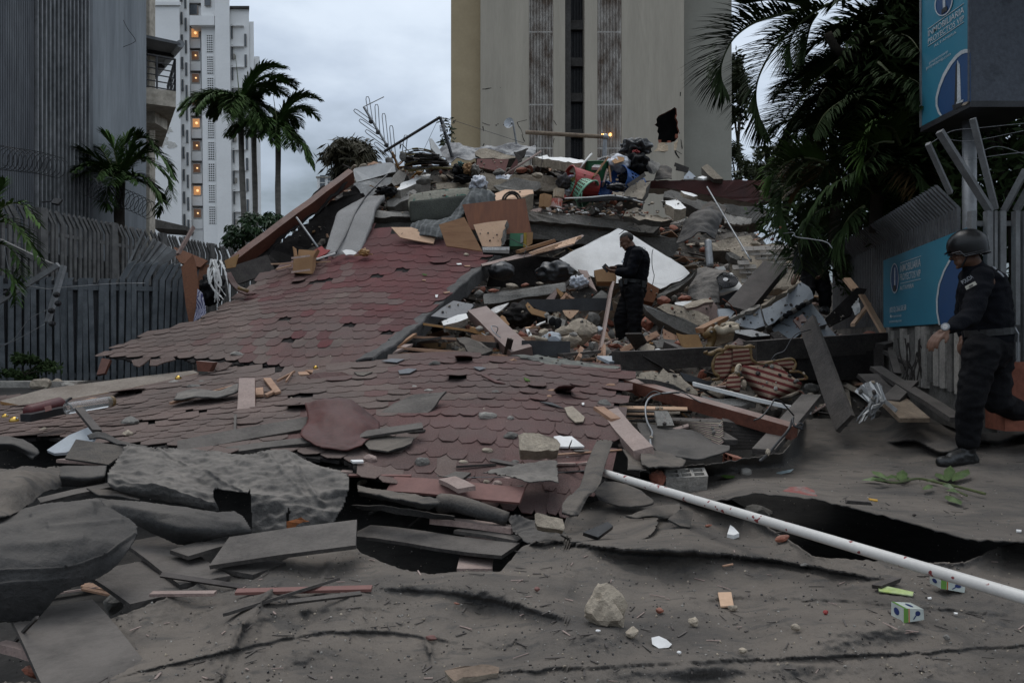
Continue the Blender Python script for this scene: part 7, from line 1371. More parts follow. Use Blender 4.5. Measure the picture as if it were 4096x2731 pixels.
for x,y,w_,h_,m_,lab in((285,1098,130,80,m_conct,'largest brown lump by the foot of the left gate'),(395,1092,90,60,m_conct,'brown lump right of the largest one by the gate'),(318,1142,75,32,m_concd,'flat grey lump on the wide tan plank'),(470,1108,90,45,m_conc,'pale chip lump by the left gate'),(1093,1002,105,50,m_conct,'square block stub under the broken eave'),(1628,888,75,38,m_conc,'pale stone on the upper roof'),(1200,1080,75,28,m_conc,'grey pebble beside the bauble and plank'),(880,1440,70,50,m_conct,'tan stone above the rolled felt'),(890,1355,110,70,m_concd,'angular grey chunk on the left roof'),(297,1410,55,32,m_conct,'small tan stone low on the left roof'),(1390,1078,40,22,m_concd,'tiny grey stone on the left roof'),(235,1335,120,45,m_conct,'crumbled tan bark lump by the baubles'),(1340,1110,90,30,m_concd,'grey lump by the curled roof strip')):RK('stone',lab,'stone',m_,'B1',x,y,w_,h_)
PL('eave_post','dark red post stub under the broken eave','post',m_redwood,'B1',[(1350,935),(1470,945),(1440,1010),(1360,1005)],7.9,None,(0,-1,0),.12)
PL('eave_board','brown board wedged under the left end of the eave','board',m_redwood,'B1',[(700,915),(760,925),(720,1020),(665,1030)],8.3,None,(0,-1,.4),.04)
for i,q in enumerate(([(905,930),(1005,905),(1040,915),(960,975),(920,965)],[(1035,925),(1190,905),(1210,925),(1080,965),(1030,965)],[(1475,940),(1600,950),(1560,985),(1500,1005),(1475,995)])):PL('hanging_shingle',('left','middle','right')[i]+'most ragged shingle strip hanging from the broken eave','shingle strip',m_shingle_d,'B1',q,8.05,None,(0,-.7,1),.012,rough=.01)
PL('roof_scrap','curled red shingle scrap by the small gold bauble','roof scrap',m_shingle,'B1',[(2110,1040),(2240,1010),(2352,1010),(2420,1040),(2280,1055),(2180,1080)],None,None,(0,-.7,1),.01,off=.06,rough=.01)
SH('maroon_sheet','torn dark maroon sheet curling up from the lower roof','metal sheet',m_maroon,'F',[[(700,926,5.6),(760,914,5.6),(812,922,5.6),(872,968,5.5)],[(705,965,5.35),(760,960,5.3),(815,965,5.3),(872,985,5.35)],[(690,1000,5.1),(750,1010,5.05),(800,1015,5.05),(852,1005,5.2)],[(740,1030,4.95),(775,1032,4.95),(800,1030,4.95),(830,1020,5.0)]],.008,30,24,.02,6)
PL('weathered_board','weathered grey board right of the torn maroon sheet','board',m_woodg,'B2',[(235,1315),(360,1225),(500,1165),(690,1150),(722,1140),(650,1235),(560,1310),(430,1382),(290,1392)],None,None,(-.1,-.5,1),.02,rough=.008,off=.06)
PL('weathered_board','torn grey felt piece below the weathered board','felt piece',m_felt,'B2',[(130,1480),(300,1440),(500,1460),(480,1500),(320,1556),(190,1540)],t=.01,off=.05,rough=.01)
RB('big square tan stone block on the lower roof','C2',[(1075,60),(1110,45),(1200,50),(1310,85),(1332,115),(1320,150),(1180,160),(1085,150)],4.75,(0,-1,.7),.12,m_conct,m_conct,'stone_block','stone block',.006,seg=.03)
for q,lab in(([(1290,68),(1330,62),(1400,85),(1380,130),(1330,128)],'left white plaster flake beside the tan block'),([(1345,68),(1400,66),(1478,128),(1390,130),(1405,90)],'right white plaster flake beside the tan block'),([(55,210),(130,208),(135,220),(70,222)],'white flake above the dark planks')):PL('plaster_flake',lab,'plaster',m_white,'C2',q,t=.012,off=.03)
B('lath','red edged lath pointing at the tan block','lath',m_wood,'C2',(695,122,None,.215),(1078,124,None,.23),.035,.02)
for x,y,w_,h_,m_,lab in((890,155,65,38,m_conct,'stone in front of the lath and tan block'),(1200,165,50,40,m_conct,'stone under the tan block'),(1030,65,85,50,m_concd,'grey stone left of the tan block'),(175,205,75,50,m_woodp,'pinkish wooden cube on the lower roof'),(485,225,85,60,m_concd,'greenish grey stone above the dark plank'),(740,225,60,24,m_conct,'small flat tan stone on the lower roof'),(455,35,95,40,m_concd,'dark stone left on the lower roof'),(125,345,60,32,m_conct,'tan stone below the dark plank'),(880,345,40,24,m_conct,'small tan stone by the grey sheet'),(950,355,60,35,m_woodp,'splintered tan bit by the grey sheet'),(1060,225,50,24,m_concd,'grey chip above the grey sheet')):RK('stone',lab,'stone',m_,'C2',x,y,w_,h_)
for x,y,w_,h_,m_,lab in((1000,1315,130,55,m_conc,'pale flat stone on the middle of the lower roof'),(1165,1330,40,35,m_conc,'small round pale stone on the lower roof'),(1400,985,1,1,m_conc,''),(1810,1230,90,55,m_concd,'grey stone at the lower roof corner'),(1850,1105,65,30,m_wood,'orange chip near the right roof edge'),(600,1140,60,28,m_conc,'pale chip left of the weathered board'),(505,1115,40,25,m_conc,'tiny chip above the weathered board'),(1060,1150,50,30,m_concd,'dark chip in the middle of the lower roof'),(1380,1140,1,1,m_conc,''),(1445,1140,65,22,m_wood,'orange flat chip in the middle right of the lower roof'),(860,205,35,26,m_conct,'tan chip high on the upper roof'),(1430,1180,36,22,m_wood,'small orange chip on the right of the lower roof'),(1640,1190,1,1,m_conc,''),(510,1420,110,45,m_woodg,'grey brown chip by the torn felt piece')):
 if lab:RK('stone',lab,'stone',m_,'B2',x,y,w_,h_)
for q,m_,lab in(([(960,1030),(1000,1025),(1050,1060),(1130,1090),(1060,1080)],m_maroon,'dark red curled sliver on the lower roof'),([(1535,1255),(1590,1245),(1675,1320),(1665,1350),(1610,1355),(1560,1310)],m_conct,'tongue shaped tan flake on the lower roof'),([(1365,1215),(1450,1220),(1530,1260),(1460,1240)],m_black,'black curled sliver above the tan flake'),([(1255,1045),(1290,1060),(1300,1072),(1265,1068)],m_leafy,'yellow green leaf on the lower roof'),([(555,332),(590,340),(585,346),(562,344)],m_leafy,'small green leaf on the upper roof'),([(790,264),(825,262),(828,270),(800,272)],m_white,'white chip on the upper roof near the ridge cap'),([(645,480),(665,478),(660,496),(648,496)],m_white,'white chip against the ridge cap'),([(700,462),(745,455),(748,462),(712,470)],m_wood,'tan chip against the ridge cap'),([(845,278),(885,276),(886,284),(850,284)],m_wood,'tan chip high on the upper roof near the ridge cap'),([(555,376),(580,375),(580,381),(558,381)],m_wood,'tan chip in the middle of the upper roof'),([(1655,1222),(1672,1220),(1672,1234),(1657,1234)],m_white,'white round chip on the right of the lower roof'),([(85,1010),(215,1010),(150,1035),(110,1030)],m_felt,'grey felt scrap at the upper left of the lower roof')):PL('flake',lab,'flake',m_,'B2',q,t=.008,off=.025)
# ------------------------ foreground planks and torn felt
for a,b,w_,t_,m_,r_,lab in((('C2',-60,240,None,.215),('C2',760,308,None,.20),.10,.018,m_woodg,.2,'long dark dusty plank along the lower roof edge'),(('C2',290,360,None,.17),('C2',1112,425,None,.17),.13,.015,m_maroonl,.5,'long dull red plank below the dark dusty one'),(('C2',640,330,None,.215),('C2',765,395,None,.2),.10,.025,m_woodp,.1,'short pinkish plank crossing the dull red one'),(('C2',0,285,None,.20),('C2',295,305,None,.19),.08,.02,m_woodp,0,'short reddish board at the left of the roof edge'),(('C2',540,575,None,.03),('C2',1050,640,None,.03),.07,.03,m_woodp,0,'pinkish plank over the dark opening'),(('C2',720,640,None,.0),('C2',1100,705,None,.0),.09,.018,m_woodg,0,'thin grey plank over the dark opening'),(('C2',100,645,None,-.05),('C2',1040,765,None,-.02),.17,.018,m_woodg,.15,'broad grey plank bridging the dark opening'),(('C2',840,690,None,-.12),('C2',810,880,None,-.10),.17,.03,m_woodp,0,'upright pinkish plank end in the dark opening'),(('C1',870,700,None,.03),('C1',1250,945,None,.03),.20,.018,m_woodg,0,'upper of the two slanting grey planks at left'),(('C1',690,870,None,.0),('C1',990,1055,None,.0),.25,.018,m_woodg,0,'lower of the two slanting grey planks at left'),(('C1',310,1110,None,-.02),('C1',640,1600,None,.0),.28,.018,m_woodg,0,'wide grey plank in the bottom left corner'),(('C1',1080,790,None,.07),('C1',1440,700,None,.08),.16,.018,m_woodg,0,'short grey plank behind the slanting pair'),(('C1',1330,775,None,.09),('C2',80,665,None,.16),.24,.018,m_woodg,.25,'broad grey board tilted right of the slanting pair'),(('C1',1340,840,None,.02),('C1',1650,890,None,.03),.2,.02,m_woodg,0,'thin grey board under the broad tilted one'),(('B1',1225,1535,5.0),('B1',2375,1310,5.6),.13,.018,m_woodg,.5,'long thick grey board across the lower left roof'),(('B1',1540,1560,4.95),('B2',545,1392,5.3),.09,.018,m_woodg,.3,'long narrow grey board in front of the maroon sheet'),(('C1',0,1340,None,-.08),('C1',275,1425,None,-.06),.04,.03,m_woodp,0,'thin stick in the bottom left corner'),(('C1',70,1345,None,-.1),('C1',230,1170,None,.1),.01,.01,m_woodg,0,'thin twig leaning on the left felt'),(('C1',220,470,None,.2),('C1',690,370,None,.24),.09,.018,m_woodg,.1,'thin grey plank wedged between the left felt sheets'),(('C1',380,215,4.9),('C1',640,240,4.8),.06,.02,m_woodp,0,'light board edge under the dark square piece'),(('C1',1820,185,None,.2),('C2',-10,180,None,.2),.05,.03,m_redwood,0,'red brown lath behind the rolled felt')):
 fa_,fb_2=a[0],b[0];A_,B_=pt(fa_,a[1:]),pt(fb_2,b[1:]);ax=(B_-A_).normalized();mb=MB();n=max(2,int((B_-A_).length/.2));W=ax.cross(UP).normalized();T=W.cross(ax)
 q=Matrix.Rotation(r_,3,ax);W=q@W;T=q@T
 for i in range(n+1):
  c=A_.lerp(B_,i/n);e=[random.uniform(-.02,.02)if i in(0,n)else 0 for _ in range(2)];sg_=T*.006*math.sin(i*1.3)
  mb.v+=[c-W*w_/2+T*t_/2+ax*e[0]+sg_,c+W*w_/2+T*t_/2+ax*e[1]+sg_,c+W*w_/2-T*t_/2+ax*e[1]+sg_,c-W*w_/2-T*t_/2+ax*e[0]+sg_]
 for i in range(n):
  for k in range(4):k2=(k+1)%4;mb.f.append((i*4+k,i*4+4+k,i*4+4+k2,i*4+k2));mb.mi.append(0)
 mb.f+=[(0,1,2,3),(n*4+3,n*4+2,n*4+1,n*4)];mb.mi+=[0,0]
 mb.build('plank' if w_>.045 else 'stick',m_,None,False,lab,'plank' if w_>.045 else 'stick')
z_=lambda*r:[(x,y,None,z)for x,y,z in r]
SH('roofing_felt','large bulging dark felt sheet filling the left edge','roofing felt',m_feltdark,'C1',[[(-300,520,3.25),(150,440,3.35),(420,400,3.4),(900,430,3.5)],[(-300,640,2.98),(150,570,3.08),(480,520,3.15),(900,560,3.3)],[(-300,800,2.80),(150,730,2.88),(500,680,2.97),(920,660,3.17)],[(-300,960,2.75),(140,900,2.80),(480,830,2.90),(900,760,3.10)],[(-300,1120,2.76),(80,1080,2.80),(400,1000,2.88),(820,900,3.06)],[(-300,1300,2.82),(50,1270,2.86),(380,1160,2.92),(740,1020,3.05)]],.006,190,150,.012,3.5,0,fine=.002,poly=[(-300,590),(-20,555),(150,500),(300,470),(480,455),(580,440),(604,452),(640,482),(740,542),(818,596),(832,640),(815,700),(760,782),(700,855),(600,925),(420,992),(330,1050),(230,1172),(150,1185),(-20,1200),(-300,1210)],ridges=((-100,905,400,868,.012,9),(400,868,640,790,.012,8),(640,790,820,660,.012,8),(-100,660,560,520,.02,30),(200,560,620,480,.014,16),(-100,1000,500,930,.012,22),(-100,760,500,690,.012,30),(300,620,740,580,.008,12)))
SH('roofing_felt','grey felt sheet with a torn edge above the bulging one','roofing felt',m_felt,'C1',[z_((-250,270,.42),(60,262,.42),(250,252,.40),(365,250,.38)),z_((-250,380,.41),(60,350,.41),(250,320,.39),(372,330,.36)),z_((-250,600,.33),(60,545,.33),(230,450,.33),(380,385,.32))],.006,60,40,.03,5,.05)
X_=(560,900,1150,1310,1420,1520,1800,2160)
SH('roofing_felt','thick folded felt roll with a fibrous dusty top in the left foreground','roofing felt',m_feltgrey,'C1',[list(zip(X_,y_,d_))for y_,d_ in(((90,95,105,120,135,140,110,190),(4.75,)*8),((200,205,225,240,250,255,240,280),(4.38,4.4,4.4,4.4,4.42,4.42,4.45,4.5)),((262,310,352,378,388,385,400,360),(4.1,4.1,4.12,4.12,4.12,4.1,4.12,4.2)),((300,355,400,425,430,430,460,420),(4.03,4.02,4.02,4.03,4.05,4.04,4.05,4.15)),((350,415,465,490,500,560,560,500),(4.0,3.98,3.98,4.0,4.02,4.0,4.0,4.1)),((410,480,535,560,600,720,700,640),(4.03,4.02,4.02,4.04,4.02,3.97,3.96,4.05)))],.006,260,170,.035,4,0,fine=.012,poly=[(646,335),(660,270),(705,210),(740,150),(768,120),(900,132),(1100,138),(1300,152),(1480,178),(1620,150),(1750,148),(1850,205),(1960,250),(2080,278),(2120,330),(2105,420),(2077,500),(2035,570),(2005,612),(1880,640),(1765,655),(1752,600),(1758,520),(1742,500),(1735,580),(1738,660),(1640,674),(1540,684),(1532,600),(1522,470),(1516,384),(1500,412),(1400,396),(1318,384),(1298,396),(1296,440),(1326,500),(1308,524),(1200,498),(1050,470),(900,442),(780,412),(690,388)],ridges=((860,110,1500,412,.012,7),(700,330,1250,470,.012,12),(1600,170,1850,420,.014,14),(1750,200,1960,480,.014,14),(1450,240,2050,300,.01,14)))
PL('rust_patch','bright rusty metal patch peeping at the hanging felt flap','rusty metal',pm('orange_rust',(.30,.10,.03),(.12,.05,.025),9,.9,.4,40),'C1',[(1742,585),(1830,560),(1880,585),(1800,610),(1795,640),(1752,650)],3.74,None,(0,-1,.1),.006,rough=.006,seg=.02)
SH('felt_roll','tube shaped felt fold under the thick roll','roofing felt',m_feltdark,'C1',[[(500,380,4.1),(850,400,4.02),(1150,440,3.98),(1600,500,3.95)],[(520,450,3.95),(850,460,3.82),(1150,505,3.76),(1600,560,3.76)],[(560,520,3.84),(850,530,3.68),(1150,580,3.6),(1600,620,3.66)],[(640,600,3.82),(880,610,3.66),(1120,660,3.57),(1600,680,3.66)],[(700,680,3.9),(950,720,3.75),(1100,750,3.66),(1600,740,3.75)]],.006,160,90,.012,5,0,fine=.002,poly=[(566,440),(640,448),(740,452),(860,462),(1100,492),(1320,526),(1425,520),(1500,590),(1532,682),(1455,660),(1320,686),(1190,712),(1082,724),(1000,690),(860,622),(780,572),(640,510)],ridges=((700,500,1450,600,.012,20),(1200,540,1330,575,.01,8)))
SH('felt_flap','pointed felt tongue lying left of the tube fold','roofing felt',m_felt,'C1',[[(525,378,4.1),(700,400,4.05),(850,445,4.0)],[(600,425,4.0),(740,432,3.98),(850,450,3.98)]],.01,20,10,.01,6)
SH('felt_flap','dark torn felt lip standing above the rolled felt','roofing felt',m_feltdark,'C1',[[(528,55,4.9),(610,45,4.9),(780,100,4.75),(900,130,4.7)],[(540,85,4.85),(640,85,4.8),(790,125,4.7),(890,140,4.68)]],.01,20,10,.02,8)
SH('roofing_felt','felt sheet end with a pale crumb at the far left below the baubles','roofing felt',m_feltdark,'C1',[z_((-250,30,.5),(0,55,.5),(140,85,.46)),z_((-250,90,.48),(30,110,.48),(240,160,.42)),z_((-250,180,.42),(60,150,.44),(200,195,.40))],.012,30,20,.02,5)
PL('cement_sheet','pale grey cement sheet corner above the rolled felt','board',m_bluewall,'C1',[(285,150),(420,60),(540,10),(600,40),(560,100),(400,165),(330,170)],5.0,None,(0,-.6,1),.02)
PL('square_piece','dark square roofing board beside the rolled felt','board',m_felt,'C1',[(462,85),(780,130),(765,160),(660,238),(395,200)],4.7,None,(0,-.6,1),.012)
B('shard','dark pointed wood shard standing beside the pale cement corner','splinter',m_woodd,'B1',(545,1270,5.2),(665,1420,4.95),.05,.02)
SH('roofing_felt','dark felt end tucked behind the thin grey plank at left','roofing felt',m_feltdark,'C1',[[(320,262,4.3),(500,245,4.35),(650,240,4.35)],[(330,310,4.12),(500,310,4.15),(640,300,4.2)],[(370,380,4.15),(500,375,4.18),(640,355,4.25)]],.012,20,14,.015,6)
def z2(*r):return[(x,y,None,z)for x,y,z in r]
SH('felt_strip','dusty torn felt strip along the dull red plank','roofing felt',m_felt,'C2',[z2((90,365,.17),(300,395,.18),(590,440,.18)),z2((95,400,.16),(300,440,.17),(600,480,.16)),z2((105,430,.12),(300,470,.13),(530,512,.12))],.005,60,16,.012,8,.05,fine=.006)
SH('felt_strip','lower felt strip with hanging fringe over the dark opening','roofing felt',m_felt,'C2',[z2((60,490,.1),(250,490,.11),(450,520,.1),(690,555,.08)),z2((125,515,.07),(260,530,.07),(450,560,.06),(690,580,.05))],.005,60,10,.01,8,.08)
rl_=thing('felt_roll','dark rolled felt tube beside the tan brick','felt roll',P('C2',800,560,DZ('C2',800,560,.08)));mb=MB();q=[pt('C2',p)for p in((605,475,None,.12),(700,478,None,.13),(850,520,None,.12),(1010,570,None,.08))];q=smoothline(q,5);mb.tube(q,[.055-.02*i/len(q)for i in range(len(q))],12);mb.build('tube',m_felt,rl_,True)
SH('felt_flap','crumbling grey felt flap under the tan brick','roofing felt',m_feltdark,'C2',[z2((995,535,.1),(1090,560,.11),(1200,590,.10)),z2((1030,620,.06),(1150,640,.07),(1370,655,.06)),z2((1105,710,.04),(1180,730,.04),(1290,700,.05))],.007,60,40,.02,8,.06,fine=.005)
RB('split tan brick lying on the grey felt flap','C2',[(1175,540),(1190,530),(1345,570),(1358,620),(1350,640),(1190,612),(1178,590)],3.72,(0,-1,.6),.06,m_conct,m_conct,'brick','brick',.004,seg=.025)
SH('felt_strip','bent black ridge strip hanging off the right edge of the lower roof','roofing felt',m_felt,'C2',[[(1555,90,4.9),(1610,88,4.9),(1652,100,4.9)],[(1490,230,4.55),(1560,235,4.5),(1605,240,4.5)],[(1450,360,4.25),(1510,370,4.2),(1570,360,4.25)],[(1350,460,4.05),(1430,480,4.0),(1500,440,4.1)],[(1340,530,3.95),(1400,545,3.92),(1440,550,3.95)]],.012,20,40,.02,5,.05)
SH('felt_sheet','crackled grey felt sheet lying on the lower roof near the cable','roofing felt',m_feltgrey,'C2',[[(860,285,4.5),(1000,250,4.6),(1150,225,4.65),(1312,212,4.7)],[(990,305,4.42),(1100,290,4.45),(1220,285,4.48),(1318,290,4.5)],[(1120,340,4.3),(1180,340,4.3),(1250,335,4.32),(1322,350,4.3)]],.005,60,24,.012,8,.05,fine=.006)
SH('felt_sheet','upcurled grey felt sheet at the front of the broken roof','roofing felt',m_felt,'C2',[z2((1330,660,.06),(1500,640,.05),(1700,600,.06),(1930,562,.10)),z2((1380,690,.07),(1550,680,.04),(1720,670,.05),(1920,610,.11)),z2((1390,705,.085),(1560,712,.06),(1730,722,.06),(1870,680,.09))],.005,70,24,.01,6,.04)
SH('felt_sheet','smooth dusty felt sheet between the ridge strip and the pipe','roofing felt',m_felt,'C2',[z2((1600,340,.18),(1700,350,.17),(1820,400,.15)),z2((1540,400,.14),(1660,430,.13),(1900,470,.12)),z2((1560,450,.1),(1680,490,.1),(1760,500,.1))],.01,30,20,.01,6)
SH('felt_scrap','torn crackled felt scrap beside the pipe','roofing felt',m_felt,'C2',[z2((1730,545,.1),(1850,510,.12),(2060,470,.14)),z2((1800,560,.09),(1920,545,.11),(2080,520,.14)),z2((1830,562,.08),(1960,565,.1),(2040,555,.12))],.012,30,16,.015,8,.06,fine=.004)
PL('felt_scrap','small dark rolled scrap in front of the bent ridge strip','felt scrap',m_black,'C2',[(1470,650),(1620,585),(1652,612),(1560,680)],3.75,None,(0,-.8,.8),.03)
PL('felt_scrap','dark folded felt corner at the pipe','felt scrap',m_felt,'C2',[(1985,570),(2060,510),(2140,520),(2120,620),(2060,610)],3.9,None,(0,-.6,1),.012)
CB('cable','thin black cable crossing the lower roof to the pipe','cable',m_black,'C2',[(455,418),(540,380),(640,345),(780,336),(1000,332),(1150,325),(1350,303),(1580,292),(1700,300),(1830,330)],.006,lift=.01)
pv=thing('drain_pipe','long white plastic drain pipe with red paint spots lying across the foreground','pipe',pt('C3',(1000,720,None,.1)))
pa,pb=P('F',1383,1084,4.55),P('F',2500,1416,2.32);mb=MB();q=[pa.lerp(pb,i/24)for i in range(25)];mb.tube(q,.0215,16);m_pvc=pm('spotted_white_pipe',(.62,.60,.565),(.55,.53,.50),4,.45,.05,60,0,.4,speck=.05)
n=m_pvc.node_tree.nodes;l=m_pvc.node_tree.links;b=n['Principled BSDF'];src=b.inputs['Base Color'].links[0].from_socket;t=n.new('ShaderNodeTexCoord');vn=n.new('ShaderNodeTexNoise');vn.inputs['Scale'].default_value=28;l.new(t.outputs['Object'],vn.inputs['Vector']);r=n.new('ShaderNodeValToRGB');r.color_ramp.elements[0].position=.66;r.color_ramp.elements[1].position=.69;l.new(vn.outputs['Fac'],r.inputs[0]);x=n.new('ShaderNodeMix');x.data_type='RGBA';l.new(r.outputs[0],x.inputs[0]);l.new(src,x.inputs[6]);x.inputs[7].default_value=(.22,.04,.04,1);l.new(x.outputs[2],b.inputs['Base Color'])
mb.build('tube',m_pvc,pv,True);mb=MB();c=P('C3',1772,962,2.95);tt=(c.x-pa.x)/(pb.x-pa.x);mb.tube([pa.lerp(pb,tt),pa.lerp(pb,1)],.0245,16);mb.build('socket',m_pvc,pv,True)
RK('stone','tall crumbly tan stone standing on the foreground felt','stone',m_conct,'C2',1600,1110,235,280,None,.09,amp=.5)
RK('stone','small round stone right of the tall crumbly one','stone',m_conct,'C2',1765,1262,75,60)
RB('white topped plaster chunk on the foreground felt','C2',[(1885,1290),(1930,1280),(1975,1300),(2010,1330),(1990,1350),(1930,1355),(1890,1330)],None,(0,-.7,1),.025,m_white,m_conc,'plaster_chunk','plaster',.002,seg=.02)
RB('flat brown bark like slab at the bottom edge','C2',[(625,1490),(700,1470),(850,1452),(960,1470),(955,1505),(830,1525),(740,1530),(690,1558)],None,(0,-.4,1),.02,pm('brown_slab',(.24,.175,.13),(.16,.12,.09),8,.9,.6,30),m_conct,'flat_slab','slab',.003,seg=.02)
for x,y,w_,h_,m_,lab in((1935,1125,45,34,m_brick,'orange tile bit right of the tall crumbly stone'),(700,1083,36,12,m_brick,'tiny red bark bit in the middle foreground'),(545,1290,60,30,m_maroonl,'curled reddish bark bit in the lower middle'),(1190,995,30,30,m_maroonl,'small brown leaf bit above the felt seam'),(2055,1380,24,22,m_white,'tiny white pebble at the right of the plaster chunk'),(1560,1248,30,14,m_white,'tiny white chip below the tall stone')):RK('chip',lab,'chip',m_,'C2',x,y,w_,h_)
for x,y,w_,h_,m_,lab in((460,525,165,80,m_conc,'grey chunk by the edge of the long black gap'),(68,1195,55,50,m_conct,'tan pebble below the pink tile'),(305,1110,60,34,m_conct,'small stone on the corner of the pink tile'),(870,1137,34,24,m_red,'small red plastic bit on the felt'),(690,1228,60,36,m_conct,'brown crumb cluster on the felt'),(370,1368,50,32,m_conct,'pale brown pebble at the lower right'),(380,285,70,44,m_conc,'rough grey stone behind the long black gap'),(1608,1290,40,30,m_concd,'grey pebble at the lower right'),(605,690,90,36,m_brick,'brick sliver under the pipe'),(155,610,40,14,m_brick,'orange flat bit by the white shard'),(1410,545,24,18,m_woodd,'dark bit beyond the black gap'),(742,848,50,18,m_concd,'grey sliver under the pipe'),(1160,449,0,0,m_conc,'')):
 if lab:RK('chip',lab,'chip',m_,'C3',x,y,w_,h_)
for q,m_,lab,t_ in(([(290,605),(310,618),(345,655),(310,668),(272,660)],m_white,'pointed white plaster shard left of the pipe',.02),([(215,1015),(296,1012),(312,1095),(232,1100)],m_plyl,'small pinkish tile on the felt',.006),([(1190,985),(1250,978),(1405,1012),(1400,1035),(1195,1006)],pm('lime_wrapper',(.33,.42,.09),(.42,.48,.32),9,.5,.1,40),'crumpled lime green wrapper near the pipe',.004),([(555,292),(620,275),(675,265),(660,280),(600,294)],pm('pale_blue_plastic',(.33,.40,.42),None,5,.4,.1),'pale blue plastic strip behind the black gap',.004),([(1130,442),(1185,450),(1188,458),(1140,452)],pm('orange_pen',(.6,.35,.07),None,5,.5,0),'short orange strip beyond the black gap',.006),([(2030,632),(2062,635),(2060,645),(2030,642)],m_white,'white chip at the right edge',.006),([(232,306),(255,300),(320,308),(310,318),(262,318)],m_leafy,'curled green leaf beside the hollow grey block',.004),([(1650,1135),(1675,1138),(1670,1146),(1652,1142)],m_white,'white chip right of the medicine box',.004),([(240,850),(305,838),(310,843),(250,855)],m_wood,'thin straw splinter on the felt',.005),([(1490,1045),(1512,1042),(1515,1050),(1495,1052)],m_white,'white chip above the medicine box',.004),([(600,405),(650,375),(740,370),(800,395),(820,430),(700,430),(610,412)],pm('red_primer',(.24,.085,.075),(.20,.15,.135),12,.85,.5,30,thr=(.42,.55)),'red worn patch piece set in the felt behind the black gap',.008)):PL('litter',lab,'litter',m_,'C3',q,None,None,(0,-.1,1),t_,off=.012)
B('bark','strip of dark bark beside the lime green wrapper','bark',m_woodd,'C3',(1180,985,None,.06),(1300,942,None,.06),.03,.015);B('bark','strip of dark bark beyond the black gap','bark',m_woodd,'C3',(1000,468,None,.27),(1145,470,None,.27),.025,.015)
def medbox(label,f,tl,tr,bl,br_,tfar,D):
 mw=pm('box_white',(.50,.54,.50),None,5,.5,0,speck=.03);D=hit(f,(bl[0]+br_[0])/2,max(bl[1],br_[1]))[0].y-.015;root=thing('medicine_box',label,'carton',P(f,*bl,D));n1=Vector((.12,-1,.15)).normalized()
 q=plane_pts(f,[bl,br_,tr,tl],D,n1);a,b,c,d=q;dp=(b-a).cross(UP).normalized()*-.07
 if dp.y<0:dp=-dp
 mb=MB();mb.add([a,b,c,d,a+dp,b+dp,c+dp,d+dp],[(0,1,2,3),(5,4,7,6),(4,0,3,7),(1,5,6,2),(3,2,6,7),(4,5,1,0)]);mb.build('carton_body',mw,root)
 gm=pm('box_green',(.13,.28,.05),None,5,.5,0,speck=.03);bm_=pm('box_blue',(.02,.035,.13),None,5,.5,0,speck=.03);om=pm('box_orange',(.5,.16,.02),None,5,.5,0,speck=.03)
 fn=lambda s,t,o=.0008:a.lerp(b,s).lerp(d.lerp(c,s),t)+n1*o
 mb=MB();mb.add([fn(0,0),fn(.22,0),fn(.22,1),fn(0,1)],[(0,1,2,3)]);mb.build('green_band',gm,root)
 mb=MB();mb.add([fn(.24,0),fn(.29,0),fn(.29,1),fn(.24,1)],[(0,1,2,3)]);mb.build('orange_band',om,root)
 mb=MB();k=16;mb.add([fn(.7+.13*math.cos(2*math.pi*i/k),.62+.22*math.sin(2*math.pi*i/k))for i in range(k)],[tuple(range(k))]);mb.add([fn(.66,.5,.0009),fn(.58,.48,.0009),fn(.45,.18,.0009),fn(.50,.14,.0009)],[(0,1,2,3)]);mb.build('bulb_print',bm_,root)
 ft=lambda s,t:d.lerp(c,s)+dp*t+UP*.0008
 mb=MB();mb.add([ft(.6+.12*math.cos(2*math.pi*i/k),.5+.28*math.sin(2*math.pi*i/k))for i in range(k)],[tuple(range(k))]);mb.build('bulb_print',bm_,root);mb=MB();mb.add([ft(0,0),ft(.15,0),ft(.15,1),ft(0,1)],[(0,1,2,3)]);mb.build('green_band',gm,root)
 fs2=lambda s,t:(a+dp).lerp(a,s).lerp((d+dp).lerp(d,s),t)+(a-b).normalized()*.0008
 mb=MB();mb.add([fs2(.45+.22*math.cos(2*math.pi*i/k),.55+.25*math.sin(2*math.pi*i/k))for i in range(k)],[tuple(range(k))]);mb.build('bulb_print',bm_,root)
 return root
medbox('small green and white medicine box with a blue bulb picture on the felt','C3',(1345,1112),(1466,1118),(1345,1202),(1470,1182),None,2.93)
medbox('second medicine box half hidden under the white pipe','C3',(1572,940),(1722,965),(1572,992),(1715,1018),None,3.15)
br=thing('leafy_branch','cut leafy branch lying on the right hand felt','branch',hit('C3',1400,380)[0])
def on(f,x,y,h):return hit(f,x,y)[0]+UP*h
mb=MB();mb.tube(smoothline([on('C3',*p,.03)for p in((1170,360),(1300,378),(1430,352),(1560,378),(1700,410),(1840,448))],4),.008,6);mb.tube(smoothline([on('C3',*p,.03)for p in((1600,385),(1650,420),(1730,460))],4),.006,5);mb.build('stem',m_stem,br)
